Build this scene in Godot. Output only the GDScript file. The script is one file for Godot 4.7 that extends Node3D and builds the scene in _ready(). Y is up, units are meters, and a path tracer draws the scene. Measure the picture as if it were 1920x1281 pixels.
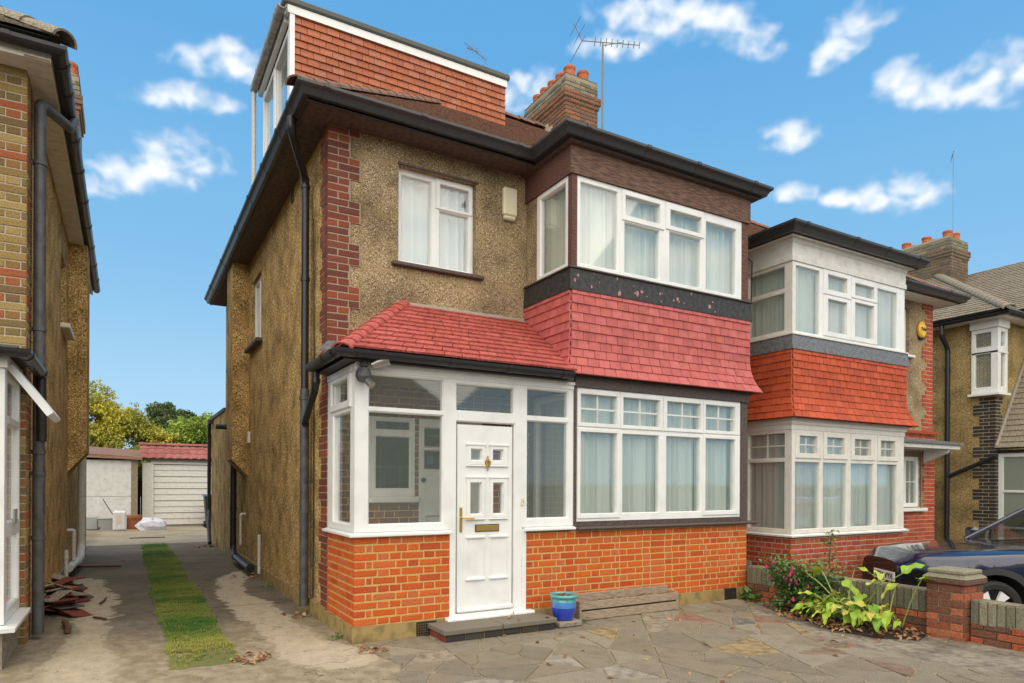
extends Node3D
# A semi-detached house with a glazed porch, its drive and its neighbours.
# World: x runs along the house fronts, y up, z towards the road; the porch's front left corner stands at the origin.

var rng := RandomNumberGenerator.new()
var M := {}
var cache := {}
const ZW := -0.95          # plane of the main front walls

# ------------------------------------------------------------------ mesh helper
class MB:
	var v := PackedVector3Array()
	var n := PackedVector3Array()
	var uv := PackedVector2Array()
	var c := PackedColorArray()
	var col := Color(1, 1, 1)
	var tinted := false
	var xf := Transform3D()
	func put(p, nn, u = Vector2.ZERO):
		v.append(p); n.append(nn); uv.append(u); c.append(col)
	func tri(a, b, d, ua = Vector2.ZERO, ub = Vector2.ZERO, ud = Vector2.ZERO):
		a = xf * a; b = xf * b; d = xf * d
		var nn = (b - a).cross(d - a)
		if nn.length_squared() < 1e-16: return
		nn = nn.normalized()
		put(a, nn, ua); put(d, nn, ud); put(b, nn, ub)
	func quad(a, b, d, e, u0 = Vector2(0, 1), u1 = Vector2(1, 1), u2 = Vector2(1, 0), u3 = Vector2(0, 0)):
		tri(a, b, d, u0, u1, u2); tri(a, d, e, u0, u2, u3)
	# a planar polygon turned away from the point «inside»
	func face(pts, inside):
		var nn = Vector3.ZERO
		for i in range(1, pts.size() - 1): nn += (pts[i] - pts[0]).cross(pts[i + 1] - pts[0])
		var flip = nn.dot(pts[0] - inside) < 0.0
		for i in range(1, pts.size() - 1):
			if flip: tri(pts[0], pts[i + 1], pts[i])
			else: tri(pts[0], pts[i], pts[i + 1])
	# smooth triangle
	func tris(a, na, b, nb, d, nd, ua = Vector2.ZERO, ub = Vector2.ZERO, ud = Vector2.ZERO):
		var g = xf.basis
		put(xf * a, (g * na).normalized(), ua); put(xf * d, (g * nd).normalized(), ud); put(xf * b, (g * nb).normalized(), ub)
	func prism(base, off):
		var mid = Vector3.ZERO
		for p in base: mid += p
		mid = mid / base.size() + off * 0.5
		var top = []
		for p in base: top.append(p + off)
		face(base, mid); face(top, mid)
		for i in base.size():
			var j = (i + 1) % base.size()
			face([base[i], base[j], top[j], top[i]], mid)
	func hexa(b, t):
		var mid = Vector3.ZERO
		for p in b: mid += p
		for p in t: mid += p
		mid /= 8.0
		face(b, mid); face(t, mid)
		for i in 4:
			var j = (i + 1) % 4
			face([b[i], b[j], t[j], t[i]], mid)
	func box(x0, y0, z0, x1, y1, z1):
		hexa([Vector3(x0, y0, z0), Vector3(x1, y0, z0), Vector3(x1, y0, z1), Vector3(x0, y0, z1)], [Vector3(x0, y1, z0), Vector3(x1, y1, z0), Vector3(x1, y1, z1), Vector3(x0, y1, z1)])
	# box with chamfered edges
	func cbox(x0, y0, z0, x1, y1, z1, b):
		var lo = Vector3(x0, y0, z0); var hi = Vector3(x1, y1, z1); var mid = (lo + hi) * 0.5
		b = minf(b, 0.45 * minf(hi.x - lo.x, minf(hi.y - lo.y, hi.z - lo.z)))
		var P = func(sx, sy, sz, ax):
			var p = Vector3(hi.x if sx > 0 else lo.x, hi.y if sy > 0 else lo.y, hi.z if sz > 0 else lo.z)
			var s = Vector3(sx, sy, sz)
			for k in 3:
				if k != ax: p[k] -= s[k] * b
			return p
		for s in [-1, 1]:
			face([P.call(s, -1, -1, 0), P.call(s, 1, -1, 0), P.call(s, 1, 1, 0), P.call(s, -1, 1, 0)], mid)
			face([P.call(-1, s, -1, 1), P.call(1, s, -1, 1), P.call(1, s, 1, 1), P.call(-1, s, 1, 1)], mid)
			face([P.call(-1, -1, s, 2), P.call(1, -1, s, 2), P.call(1, 1, s, 2), P.call(-1, 1, s, 2)], mid)
			for t in [-1, 1]:
				face([P.call(-1, s, t, 1), P.call(1, s, t, 1), P.call(1, s, t, 2), P.call(-1, s, t, 2)], mid)
				face([P.call(s, -1, t, 0), P.call(s, 1, t, 0), P.call(s, 1, t, 2), P.call(s, -1, t, 2)], mid)
				face([P.call(s, t, -1, 0), P.call(s, t, 1, 0), P.call(s, t, 1, 1), P.call(s, t, -1, 1)], mid)
				for w in [-1, 1]:
					face([P.call(s, t, w, 0), P.call(s, t, w, 1), P.call(s, t, w, 2)], mid)
	# round bar along a path
	func tube(path, r, seg = 10, r1 = -1.0, caps = true):
		if r1 < 0: r1 = r
		var rings = []; var up = Vector3(0.31, 0.87, 0.22)
		for i in path.size():
			var d = (path[mini(i + 1, path.size() - 1)] - path[maxi(i - 1, 0)]).normalized()
			var a = up - d * up.dot(d)
			if a.length() < 0.05: a = Vector3(1, 0.1, 0) - d * d.x
			a = a.normalized(); up = a
			var b = d.cross(a)
			var rr = lerpf(r, r1, float(i) / maxf(1.0, path.size() - 1))
			var ring = []
			for k in seg:
				var t = TAU * k / seg
				ring.append([a * cos(t) + b * sin(t), path[i] + (a * cos(t) + b * sin(t)) * rr])
			rings.append(ring)
		for i in rings.size() - 1:
			for k in seg:
				var q = (k + 1) % seg
				var A = rings[i][k]; var B = rings[i][q]; var C = rings[i + 1][q]; var D = rings[i + 1][k]
				tris(A[1], A[0], B[1], B[0], C[1], C[0]); tris(A[1], A[0], C[1], C[0], D[1], D[0])
		if caps:
			for e in [0, rings.size() - 1]:
				var pts = []
				for q in rings[e]: pts.append(q[1])
				face(pts, path[1] if e == 0 else path[path.size() - 2])
	# surface of revolution round y through «at»; prof = [Vector2(r, y)]
	func lathe(prof, at, seg = 24, axis = Basis()):
		for i in prof.size() - 1:
			var p = prof[i]; var q = prof[i + 1]
			var t = Vector2(q.y - p.y, p.x - q.x)
			if t.length() < 1e-9: continue
			t = t.normalized()
			for k in seg:
				var a0 = TAU * k / seg; var a1 = TAU * (k + 1) / seg
				var d0 = Vector3(cos(a0), 0, -sin(a0)); var d1 = Vector3(cos(a1), 0, -sin(a1))
				var n0 = axis * (d0 * t.x + Vector3.UP * t.y); var n1 = axis * (d1 * t.x + Vector3.UP * t.y)
				var A = at + axis * (d0 * p.x + Vector3.UP * p.y); var B = at + axis * (d1 * p.x + Vector3.UP * p.y)
				var C = at + axis * (d1 * q.x + Vector3.UP * q.y); var D = at + axis * (d0 * q.x + Vector3.UP * q.y)
				if p.x > 1e-6: tris(A, n0, B, n1, C, n1)
				if q.x > 1e-6: tris(A, n0, C, n1, D, n0)
	# closed profile [Vector2(outward, y)] swept along a level path with mitred corners; outward lies to the left of travel seen from above when side = 1
	func sweep(prof, path, side = 1.0, caps = true):
		var secs = []
		for i in path.size():
			var d0 = (path[i] - path[i - 1]).normalized() if i > 0 else (path[1] - path[0]).normalized()
			var d1 = (path[i + 1] - path[i]).normalized() if i < path.size() - 1 else d0
			var o0 = Vector3(d0.z, 0, -d0.x).normalized() * side; var o1 = Vector3(d1.z, 0, -d1.x).normalized() * side
			var o = (o0 + o1)
			o = o / maxf(0.2, o.length_squared()) * 2.0 if i > 0 and i < path.size() - 1 else o0
			var sec = []
			for p in prof: sec.append(path[i] + o * p.x + Vector3.UP * p.y)
			secs.append(sec)
		var area = 0.0
		for k in prof.size():
			var q = prof[(k + 1) % prof.size()]
			area += prof[k].x * q.y - q.x * prof[k].y
		var flip = (area > 0) != (side > 0)
		for i in secs.size() - 1:
			for k in prof.size():
				var q = (k + 1) % prof.size()
				if flip: quad(secs[i][k], secs[i + 1][k], secs[i + 1][q], secs[i][q])
				else: quad(secs[i][k], secs[i][q], secs[i + 1][q], secs[i + 1][k])
		if caps:
			var pk = PackedVector2Array(prof)
			var idx = Geometry2D.triangulate_polygon(pk)
			for e in [0, secs.size() - 1]:
				for t in range(0, idx.size(), 3):
					face([secs[e][idx[t]], secs[e][idx[t + 1]], secs[e][idx[t + 2]]], path[1] if e == 0 else path[path.size() - 2])
	# a board w by h with rectangular holes; front at z = 0, back at -depth, hole edges splayed by ch
	func board(w, h, holes, depth, ch = 0.0, x0 = 0.0, y0 = 0.0):
		var xs = [x0, w]; var ys = [y0, h]; var grown = []
		for r in holes:
			var gr = r.grow(ch); grown.append(gr)
			xs.append(gr.position.x); xs.append(gr.end.x); ys.append(gr.position.y); ys.append(gr.end.y)
		xs.sort(); ys.sort()
		for i in xs.size() - 1:
			if xs[i + 1] - xs[i] < 1e-5: continue
			for j in ys.size() - 1:
				if ys[j + 1] - ys[j] < 1e-5: continue
				var m = Vector2(xs[i] + xs[i + 1], ys[j] + ys[j + 1]) * 0.5
				var open = false
				for r in grown:
					if r.has_point(m): open = true
				if open: continue
				quad(Vector3(xs[i], ys[j], 0), Vector3(xs[i + 1], ys[j], 0), Vector3(xs[i + 1], ys[j + 1], 0), Vector3(xs[i], ys[j + 1], 0))
				quad(Vector3(xs[i + 1], ys[j], -depth), Vector3(xs[i], ys[j], -depth), Vector3(xs[i], ys[j + 1], -depth), Vector3(xs[i + 1], ys[j + 1], -depth))
		for k in holes.size():
			var r = holes[k]; var q = grown[k]
			var P = func(rc, i, z): return Vector3(rc.position.x if i in [0, 3] else rc.end.x, rc.position.y if i < 2 else rc.end.y, z)
			for i in 4:
				var j = (i + 1) % 4
				if ch > 0: quad(P.call(q, i, 0.0), P.call(r, i, -ch * 1.3), P.call(r, j, -ch * 1.3), P.call(q, j, 0.0))
				quad(P.call(r, i, -ch * 1.3), P.call(r, i, -depth), P.call(r, j, -depth), P.call(r, j, -ch * 1.3))
		var o = [Vector2(x0, y0), Vector2(w, y0), Vector2(w, h), Vector2(x0, h)]
		for i in 4:
			var a = o[i]; var b = o[(i + 1) % 4]
			quad(Vector3(a.x, a.y, 0), Vector3(a.x, a.y, -depth), Vector3(b.x, b.y, -depth), Vector3(b.x, b.y, 0))
	# raised ring (a sash) between two rectangles, front at z1, chamfered
	func ring(o, i, z0, z1, ch):
		var P = func(rc, k, z): return Vector3(rc.position.x if k in [0, 3] else rc.end.x, rc.position.y if k < 2 else rc.end.y, z)
		var oo = o.grow(-ch); var ii = i.grow(ch)
		for k in 4:
			var j = (k + 1) % 4
			quad(P.call(o, k, z0), P.call(o, j, z0), P.call(o, j, z1 - ch), P.call(o, k, z1 - ch))
			quad(P.call(o, k, z1 - ch), P.call(o, j, z1 - ch), P.call(oo, j, z1), P.call(oo, k, z1))
			quad(P.call(oo, k, z1), P.call(oo, j, z1), P.call(ii, j, z1), P.call(ii, k, z1))
			quad(P.call(ii, k, z1), P.call(ii, j, z1), P.call(i, j, z1 - ch * 1.6), P.call(i, k, z1 - ch * 1.6))
			quad(P.call(i, k, z1 - ch * 1.6), P.call(i, j, z1 - ch * 1.6), P.call(i, j, z0), P.call(i, k, z0))
	func mesh():
		var a = []; a.resize(Mesh.ARRAY_MAX)
		a[Mesh.ARRAY_VERTEX] = v; a[Mesh.ARRAY_NORMAL] = n; a[Mesh.ARRAY_TEX_UV] = uv
		if tinted: a[Mesh.ARRAY_COLOR] = c
		var m = ArrayMesh.new()
		if v.size() > 0: m.add_surface_from_arrays(Mesh.PRIMITIVE_TRIANGLES, a)
		return m

# ------------------------------------------------------------------ nodes
func add(parent, called, mesh, material, xf = Transform3D()):
	if mesh is MB: mesh = mesh.mesh()
	var o = MeshInstance3D.new(); o.name = called; o.mesh = mesh; o.material_override = null
	if material: o.set_surface_override_material(0, material)
	o.transform = xf
	parent.add_child(o, true)
	return o
var taken := {}
func numbered(called):
	var k = taken.get(called, 0); taken[called] = k + 1
	return called if k == 0 else "%s_%03d" % [called, k]
func thing(called, label, category, at = Vector3.ZERO, group = ""):
	var o = Node3D.new(); o.name = numbered(called); add_child(o); o.position = at
	o.set_meta("label", label); o.set_meta("category", category)
	if group != "": o.set_meta("group", group)
	return o
func single(called, mesh, material, label, category, xf = Transform3D(), group = ""):
	var o = add(self, numbered(called), mesh, material, xf)
	o.set_meta("label", label); o.set_meta("category", category)
	if group != "": o.set_meta("group", group)
	return o
func struct(called, mesh, material, xf = Transform3D()):
	var o = add(self, called, mesh, material, xf); o.set_meta("kind", "structure")
	return o
func stuff(o): o.set_meta("kind", "stuff"); return o
func V(x, y, z): return Vector3(x, y, z)
func R(x0, y0, x1, y1): return Rect2(x0, y0, x1 - x0, y1 - y0)
# frames of reference on walls: local x to the right as one faces the wall, y up, z out of the wall
func facing(at, n): return Transform3D(Basis(Vector3.UP.cross(n), Vector3.UP, n), at)
func front(x, y, z): return facing(V(x, y, z), V(0, 0, 1))
func west(x, y, z): return facing(V(x, y, z), V(-1, 0, 0))    # local x runs towards +z
func east(x, y, z): return facing(V(x, y, z), V(1, 0, 0))     # local x runs towards -z

# ------------------------------------------------------------------ materials
func lin(r, g, b): return Color(r, g, b).linear_to_srgb()
func noise(kind, freq, oct = 3, sd = 1):
	var f = FastNoiseLite.new(); f.seed = sd; f.frequency = freq
	f.noise_type = kind
	f.fractal_octaves = oct
	f.fractal_type = FastNoiseLite.FRACTAL_FBM if oct > 1 else FastNoiseLite.FRACTAL_NONE
	return f
func ramp(stops):
	var g = Gradient.new(); var offs = PackedFloat32Array(); var cols = PackedColorArray()
	for s in stops: offs.append(s[0]); cols.append(s[1])
	g.offsets = offs; g.colors = cols
	return g
func ntex(key, f, stops, size = 512, norm = false):
	if cache.has(key): return cache[key]
	var t = NoiseTexture2D.new(); t.width = size; t.height = size; t.seamless = true; t.seamless_blend_skirt = 0.15
	t.noise = f
	if stops: t.color_ramp = ramp(stops)
	if norm: t.as_normal_map = true; t.bump_strength = 6.0
	cache[key] = t
	return t
func g(x): return Color(x, x, x)
func mat(key, color, rough, tex = null, scale = 1.0, bump = null, bscale = 0.0, stain = null, sscale = 0.2, spec = 0.5):
	var m = StandardMaterial3D.new(); m.resource_name = key
	m.albedo_color = color; m.roughness = rough; m.metallic_specular = spec
	if tex or bump:
		m.uv1_triplanar = true; m.uv1_world_triplanar = true; m.uv1_scale = Vector3.ONE * scale; m.uv1_triplanar_sharpness = 6.0
	if tex: m.albedo_texture = tex
	if bump:
		m.heightmap_enabled = true; m.heightmap_texture = bump; m.heightmap_scale = bscale
	if stain:
		m.detail_enabled = true; m.detail_albedo = stain; m.detail_blend_mode = BaseMaterial3D.BLEND_MODE_MUL
		m.detail_uv_layer = BaseMaterial3D.DETAIL_UV_2
		m.uv2_triplanar = true; m.uv2_world_triplanar = true; m.uv2_scale = Vector3.ONE * sscale
	M[key] = m
	return m
# several tones of one material that share its textures
func tones(key, cols, rough, tex, scale, bump = null, bscale = 0.0, spec = 0.4, stain = null, sscale = 0.3):
	var a = []
	for i in cols.size(): a.append(mat("%s %d" % [key, i], cols[i], rough, tex, scale, bump, bscale, stain, sscale, spec))
	M[key] = a
	return a
func pick(a): return a[rng.randi() % a.size()]

func materials():
	var S = FastNoiseLite.TYPE_SIMPLEX_SMOOTH; var C = FastNoiseLite.TYPE_CELLULAR; var P = FastNoiseLite.TYPE_PERLIN
	var cell = noise(C, 0.075, 1, 5); cell.cellular_return_type = FastNoiseLite.RETURN_CELL_VALUE; cell.cellular_jitter = 1.0
	var celld = noise(C, 0.075, 1, 5); celld.cellular_return_type = FastNoiseLite.RETURN_DISTANCE; celld.cellular_jitter = 1.0
	var peb = ntex("peb", cell, [[0.0, lin(.13, .085, .035)], [0.2, lin(.28, .20, .095)], [0.45, lin(.40, .305, .16)], [0.72, lin(.50, .40, .23)], [0.9, lin(.62, .53, .36)], [1.0, lin(.82, .78, .66)]], 1024)
	var pebh = ntex("pebh", celld, [[0.0, g(1)], [0.6, g(.4)], [1.0, g(0)]], 1024)
	var grain = ntex("grain", noise(S, 0.09, 4, 11), [[0.0, g(.62)], [0.5, g(.88)], [1.0, g(1.0)]])
	var fine = ntex("fine", noise(P, 0.2, 3, 12), [[0.0, g(.2)], [1.0, g(1.0)]])
	var stain = ntex("stain", noise(S, 0.012, 5, 21), [[0.0, g(.70)], [0.4, g(.88)], [0.6, g(.97)], [1.0, g(1.0)]])
	var blotch = ntex("blotch", noise(S, 0.03, 4, 31), [[0.0, g(.68)], [0.35, g(.86)], [0.6, g(.97)], [1.0, g(1.0)]])
	var mild = ntex("mild", noise(S, 0.02, 4, 33), [[0.0, g(.86)], [0.4, g(.95)], [1.0, g(1.0)]])
	var moss = ntex("moss", noise(S, 0.05, 5, 41), [[0.0, lin(.07, .055, .04)], [0.35, lin(.17, .095, .065)], [0.55, lin(.27, .125, .085)], [0.72, lin(.19, .15, .10)], [1.0, lin(.38, .35, .28)]])
	var brickt = ntex("brickt", noise(S, 0.045, 5, 51), [[0.0, g(.68)], [0.35, g(.86)], [0.65, g(.95)], [1.0, g(1.0)]])
	var pm = mat("pebbledash", lin(.92, .885, .90), 0.95, peb, 1.7, pebh, 0.5, stain, 0.23, 0.25)
	pm.heightmap_scale = 0.4
	mat("pebbledash brown", Color(1.09, 1.02, .88), 0.95, peb, 1.05, pebh, 0.4, stain, 0.29, 0.25)
	mat("pebbledash buff", lin(1.0, .93, .72), 0.95, peb, 1.4, pebh, 0.4, stain, 0.2, 0.25)
	tones("brick orange", [lin(.66, .125, .018), lin(.70, .145, .022), lin(.62, .11, .018), lin(.66, .13, .024), lin(.55, .09, .02), lin(.68, .15, .034), lin(.64, .12, .02), lin(.63, .16, .05)], 0.75, brickt, 2.3, fine, 0.15)
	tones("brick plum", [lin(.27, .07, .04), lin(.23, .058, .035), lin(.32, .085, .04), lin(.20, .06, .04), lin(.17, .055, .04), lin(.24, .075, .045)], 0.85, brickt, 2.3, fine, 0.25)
	tones("brick red", [lin(.50, .095, .04), lin(.46, .08, .035), lin(.55, .12, .05), lin(.40, .075, .04)], 0.8, brickt, 2.3, fine, 0.2)
	tones("brick stock", [lin(.36, .25, .09), lin(.30, .20, .07), lin(.33, .17, .06), lin(.40, .12, .05), lin(.22, .14, .06), lin(.42, .30, .12), lin(.24, .17, .07)], 0.9, brickt, 2.3, fine, 0.3)
	tones("brick slate", [lin(.05, .045, .04), lin(.07, .06, .05), lin(.045, .04, .036)], 0.8, brickt, 2.3, fine, 0.2)
	tones("brick chimney", [lin(.33, .15, .09), lin(.28, .14, .09), lin(.24, .14, .09), lin(.37, .16, .09), lin(.20, .13, .09)], 0.9, brickt, 2.3, fine, 0.3)
	tones("brick smoke", [lin(.19, .15, .10), lin(.22, .17, .11), lin(.16, .12, .085), lin(.24, .16, .10)], 0.9, brickt, 2.3, fine, 0.3)
	tones("brick garden", [lin(.44, .12, .055), lin(.34, .10, .05), lin(.50, .16, .07), lin(.22, .09, .055), lin(.17, .09, .06)], 0.9, blotch, 1.9, fine, 0.3)
	tones("brick lichen", [lin(.24, .22, .14), lin(.29, .27, .19), lin(.20, .19, .13), lin(.33, .30, .21)], 0.95, blotch, 2.4, fine, 0.5)
	mat("mortar yellow", lin(.78, .52, .19), 0.95, grain, 2.0, fine, 0.2)
	mat("mortar grey", lin(.45, .37, .26), 0.95, grain, 2.0, fine, 0.2)
	mat("mortar dark", lin(.25, .19, .12), 0.95, grain, 2.0, fine, 0.2)
	mat("mortar pale", lin(.60, .50, .36), 0.95, grain, 2.0, fine, 0.2)
	mat("upvc", lin(.80, .81, .80), 0.32, grain, 0.25)
	M["upvc"].albedo_texture = ntex("upvcdirt", noise(S, 0.02, 4, 61), [[0.0, g(.93)], [0.5, g(.985)], [1.0, g(1)]])
	mat("upvc old", lin(.72, .70, .64), 0.45, M["upvc"].albedo_texture, 0.6)
	mat("white render", lin(.72, .71, .67), 0.7, mild, 0.5)
	mat("white soffit", lin(.80, .77, .70), 0.6, mild, 0.5)
	mat("gutter black", lin(.018, .018, .02), 0.36, null)
	mat("gutter worn", lin(.055, .055, .058), 0.36, grain, 1.5)
	mat("pipe grey", lin(.095, .097, .10), 0.5, stain, 0.9)
	mat("pipe pale", lin(.62, .62, .58), 0.55, mild, 1.2)
	mat("gutter grey", lin(.40, .40, .38), 0.6, stain, 1.2)
	mat("soffit dark", lin(.13, .092, .075), 0.85, blotch, 0.8)
	mat("wood dark", lin(.13, .055, .035), 0.7, null)
	wood("wood dark", lin(.13, .055, .036), lin(.05, .022, .016), V(1.2, 9, 9))
	wood("wood bay front", lin(.17, .09, .06), lin(.045, .026, .02), V(1.0, 8, 8))
	wood("wood grey", lin(.36, .28, .2), lin(.17, .12, .085), V(1.4, 14, 14))
	wood("wood shed", lin(.30, .24, .17), lin(.14, .11, .08), V(8, 1.2, 8))
	mat("brown paint", lin(.10, .072, .06), 0.6, blotch, 1.2)
	mat("black paint", lin(.03, .029, .029), 0.5, blotch, 1.6)
	tones("tile rose", [lin(.60, .15, .14), lin(.57, .14, .125), lin(.63, .165, .155), lin(.56, .13, .115), lin(.59, .145, .12), lin(.53, .125, .115)], 0.62, mild, 0.9, fine, 0.12, 0.4, mild, .4)
	tones("tile rose roof", [lin(.55, .125, .105), lin(.52, .115, .095), lin(.58, .14, .12), lin(.48, .105, .085), lin(.53, .115, .085)], 0.7, blotch, 1.3, fine, 0.2, .4, mild, .6)
	tones("tile orange", [lin(.50, .085, .03), lin(.46, .08, .03), lin(.54, .10, .04), lin(.42, .075, .03)], 0.7, mild, 1.1, fine, 0.15)
	tones("tile weathered", [lin(.36, .12, .105), lin(.32, .105, .09), lin(.40, .14, .12)], 0.75, blotch, 1.3, fine, 0.2)
	tones("tile terracotta", [lin(.50, .165, .085), lin(.46, .15, .075), lin(.53, .185, .10), lin(.42, .14, .08), lin(.49, .19, .115)], 0.85, brickt, 1.7, fine, 0.25)
	mat("tile mossy", Color(1, 1, 1), 0.95, moss, 0.8, fine, 0.4)
	mat("tile grey", lin(.34, .29, .215), 0.9, moss, 1.2, fine, 0.3)
	M["tile grey"].albedo_texture = ntex("greymoss", noise(S, 0.05, 5, 43), [[0.0, g(.45)], [0.4, g(.8)], [0.7, g(1)], [1.0, lin(.95, .85, .5)]])
	mat("tile dark", lin(.10, .09, .075), 0.85, M["tile grey"].albedo_texture, 1.4, fine, 0.3)
	mat("felt", lin(.22, .24, .22), 0.95, ntex("feltt", noise(P, 0.25, 4, 71), [[0.0, g(.45)], [0.5, g(.75)], [1.0, g(1.0)]]), 1.2, fine, 0.6)
	mat("lead", lin(.17, .18, .20), 0.55, blotch, 0.9, fine, 0.1)
	mat("lead black", lin(.035, .033, .034), 0.6, ntex("leadpatch", noise(S, 0.035, 4, 81), [[0.0, g(.5)], [0.69, g(1)], [1.0, g(1)]]), 0.8, fine, 0.2)
	mat("flaking paint", lin(.50, .26, .25), 0.8, blotch, 3.0)
	mat("mortar strip", lin(.42, .38, .32), 0.9, grain, 1.5, fine, 0.3)
	mat("render plinth", lin(.36, .26, .10), 0.9, stain, 0.8, fine, 0.3)
	mat("concrete", lin(.30, .26, .20), 0.95, blotch, 0.7, fine, 0.5)
	mat("concrete dark", lin(.11, .10, .085), 0.9, grain, 1.3, fine, 0.6)
	mat("step slab", lin(.25, .215, .165), 0.9, ntex("speck", noise(P, 0.35, 2, 91), [[0.0, g(.5)], [0.45, g(.85)], [1.0, g(1)]]), 1.5, fine, 0.4)
	mat("pot terracotta", lin(.50, .16, .06), 0.8, grain, 1.0)
	mat("chimney pot", lin(.52, .15, .055), 0.8, blotch, 1.1)
	mat("brass", lin(.72, .48, .14), 0.28, null); M["brass"].metallic = 1.0
	mat("steel", lin(.45, .45, .44), 0.35, null); M["steel"].metallic = 1.0
	mat("aerial", lin(.20, .19, .185), 0.5, null)
	mat("plastic black", lin(.02, .02, .021), 0.5, null)
	mat("plastic cream", lin(.70, .66, .48), 0.45, null)
	mat("plastic white", lin(.75, .74, .72), 0.5, null)
	mat("plastic yellow", lin(.85, .50, .04), 0.4, null)
	mat("plastic grey", lin(.33, .35, .34), 0.55, null)
	mat("plastic blue", lin(.03, .10, .42), 0.45, null)
	mat("jerrycan", lin(.66, .64, .66), 0.4, mild, 1.0)
	mat("paper", lin(.60, .50, .38), 0.8, null)
	mat("sack", lin(.55, .54, .60), 0.6, null)
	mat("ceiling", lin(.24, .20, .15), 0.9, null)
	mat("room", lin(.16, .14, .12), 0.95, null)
	mat("carpet", lin(.20, .14, .10), 0.95, null)
	mat("soil", lin(.055, .035, .02), 1.0, grain, 2.0, fine, 0.8)
	mat("bark", lin(.12, .09, .06), 0.95, grain, 2.5, fine, 0.8)
	mat("rubber", lin(.022, .022, .023), 0.75, grain, 3.0)
	var gl = mat("glass", Color(0.86, 0.95, 0.92, 0.05), 0.03, null); gl.transparency = BaseMaterial3D.TRANSPARENCY_ALPHA
	var gd = mat("glass dim", Color(0.10, 0.12, 0.11, 0.62), 0.03, null); gd.transparency = BaseMaterial3D.TRANSPARENCY_ALPHA
	var gf = mat("glass frosted", Color(0.62, 0.66, 0.62, 0.55), 0.2, null); gf.transparency = BaseMaterial3D.TRANSPARENCY_ALPHA
	for k in [["net aqua", lin(.50, .565, .53)], ["net warm", lin(.50, .52, .42)], ["net grey", lin(.42, .41, .38)], ["net blue", lin(.56, .66, .74)], ["net white", lin(.66, .72, .70)]]:
		var nm = mat(k[0], k[1], 0.95, null); nm.backlight_enabled = true; nm.backlight = Color(.35, .37, .36)

func wood(key, c0, c1, scale):
	var f = noise(FastNoiseLite.TYPE_SIMPLEX_SMOOTH, 0.02, 5, key.length() * 7)
	var m = mat(key, Color(1, 1, 1), 0.8, ntex(key, f, [[0.0, c1], [0.45, c0.lerp(c1, 0.4)], [0.62, c0], [1.0, c0.lerp(g(.7), 0.15)]]), 1.0)
	m.uv1_scale = scale * 0.5
	m.heightmap_enabled = true; m.heightmap_texture = m.albedo_texture; m.heightmap_scale = 0.1
	return m

# ------------------------------------------------------------------ building blocks
func brick_mesh(w, h, d, variant):
	var key = "b%d_%d_%d_%d" % [roundi(w * 250), roundi(h * 500), roundi(d * 250), variant]
	if cache.has(key): return cache[key]
	var rr = RandomNumberGenerator.new(); rr.seed = variant * 77 + 5
	var m = MB.new(); var b = 0.0045
	var j = func(): return rr.randf_range(-0.0022, 0.0022)
	var o = [V(0, 0, 0), V(w, 0, 0), V(w, h, 0), V(0, h, 0)]
	var f = [V(j.call(), j.call(), d - b), V(w + j.call(), j.call(), d - b), V(w + j.call(), h + j.call(), d - b), V(j.call(), h + j.call(), d - b)]
	var i = []
	for k in 4:
		var q = f[k]
		i.append(V(q.x + (b if k in [0, 3] else -b), q.y + (b if k < 2 else -b), d + rr.randf_range(-0.0012, 0.0012)))
	m.quad(i[0], i[1], i[2], i[3])
	for k in 4:
		var q = (k + 1) % 4
		m.quad(f[k], f[q], i[q], i[k]); m.quad(o[k], o[q], f[q], f[k])
	cache[key] = m.mesh()
	return cache[key]

func brick(parent, x, y, w, h, tn, d = 0.005, z0 = -0.03, called = "brick"):
	var t = Transform3D(Basis().rotated(Vector3.BACK, rng.randf_range(-.006, .006)), V(x, y, z0))
	return add(parent, called, brick_mesh(w, h, d - z0 + rng.randi_range(0, 1) * 0.001, rng.randi() % 4), pick(tn), t)

# a wall of bricks in local x, y; holes are left free of bricks; first rows given by «lead»
func brickwork(parent, called, xf, w, rows, gauge, tn, mortar, holes = [], thick = 0.1, lead = 0, joint = 0.011, ends = [0.0, 0.0]):
	var c = MB.new(); c.board(w, rows * gauge, holes, thick)
	var core = add(parent, called, c, mortar, xf)
	var seqs = [[.215, .1025, .1025, .215, .1025, .215, .1025], [.1025, .05, .215, .1025, .1025, .215, .1025, .215]]
	for r in rows:
		var x = -ends[0] - (0.0 if lead == 0 else rng.randf_range(0, 0.02)); var k = 0
		var s = seqs[(r + lead) % 2]
		var y = r * gauge + joint * 0.5
		var h = gauge - joint
		while x < w + ends[1] - 0.02:
			var L = s[k % s.size()] if k < s.size() else s[(k - 1) % (s.size() - 1) + 1]
			k += 1
			var x1 = minf(x + L, w + ends[1])
			if w + ends[1] - x1 < 0.045: x1 = w + ends[1]
			var segs = [[x, x1]]
			for q in holes:
				if y + h * 0.5 < q.position.y or y + h * 0.5 > q.end.y: continue
				var nx = []
				for e in segs:
					if e[1] <= q.position.x or e[0] >= q.end.x: nx.append(e)
					else:
						if q.position.x - e[0] > 0.02: nx.append([e[0], q.position.x])
						if e[1] - q.end.x > 0.02: nx.append([q.end.x, e[1]])
				segs = nx
			for e in segs: brick(core, e[0], y, e[1] - e[0], h, tn)
			x = x1 + joint
	return core

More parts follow.
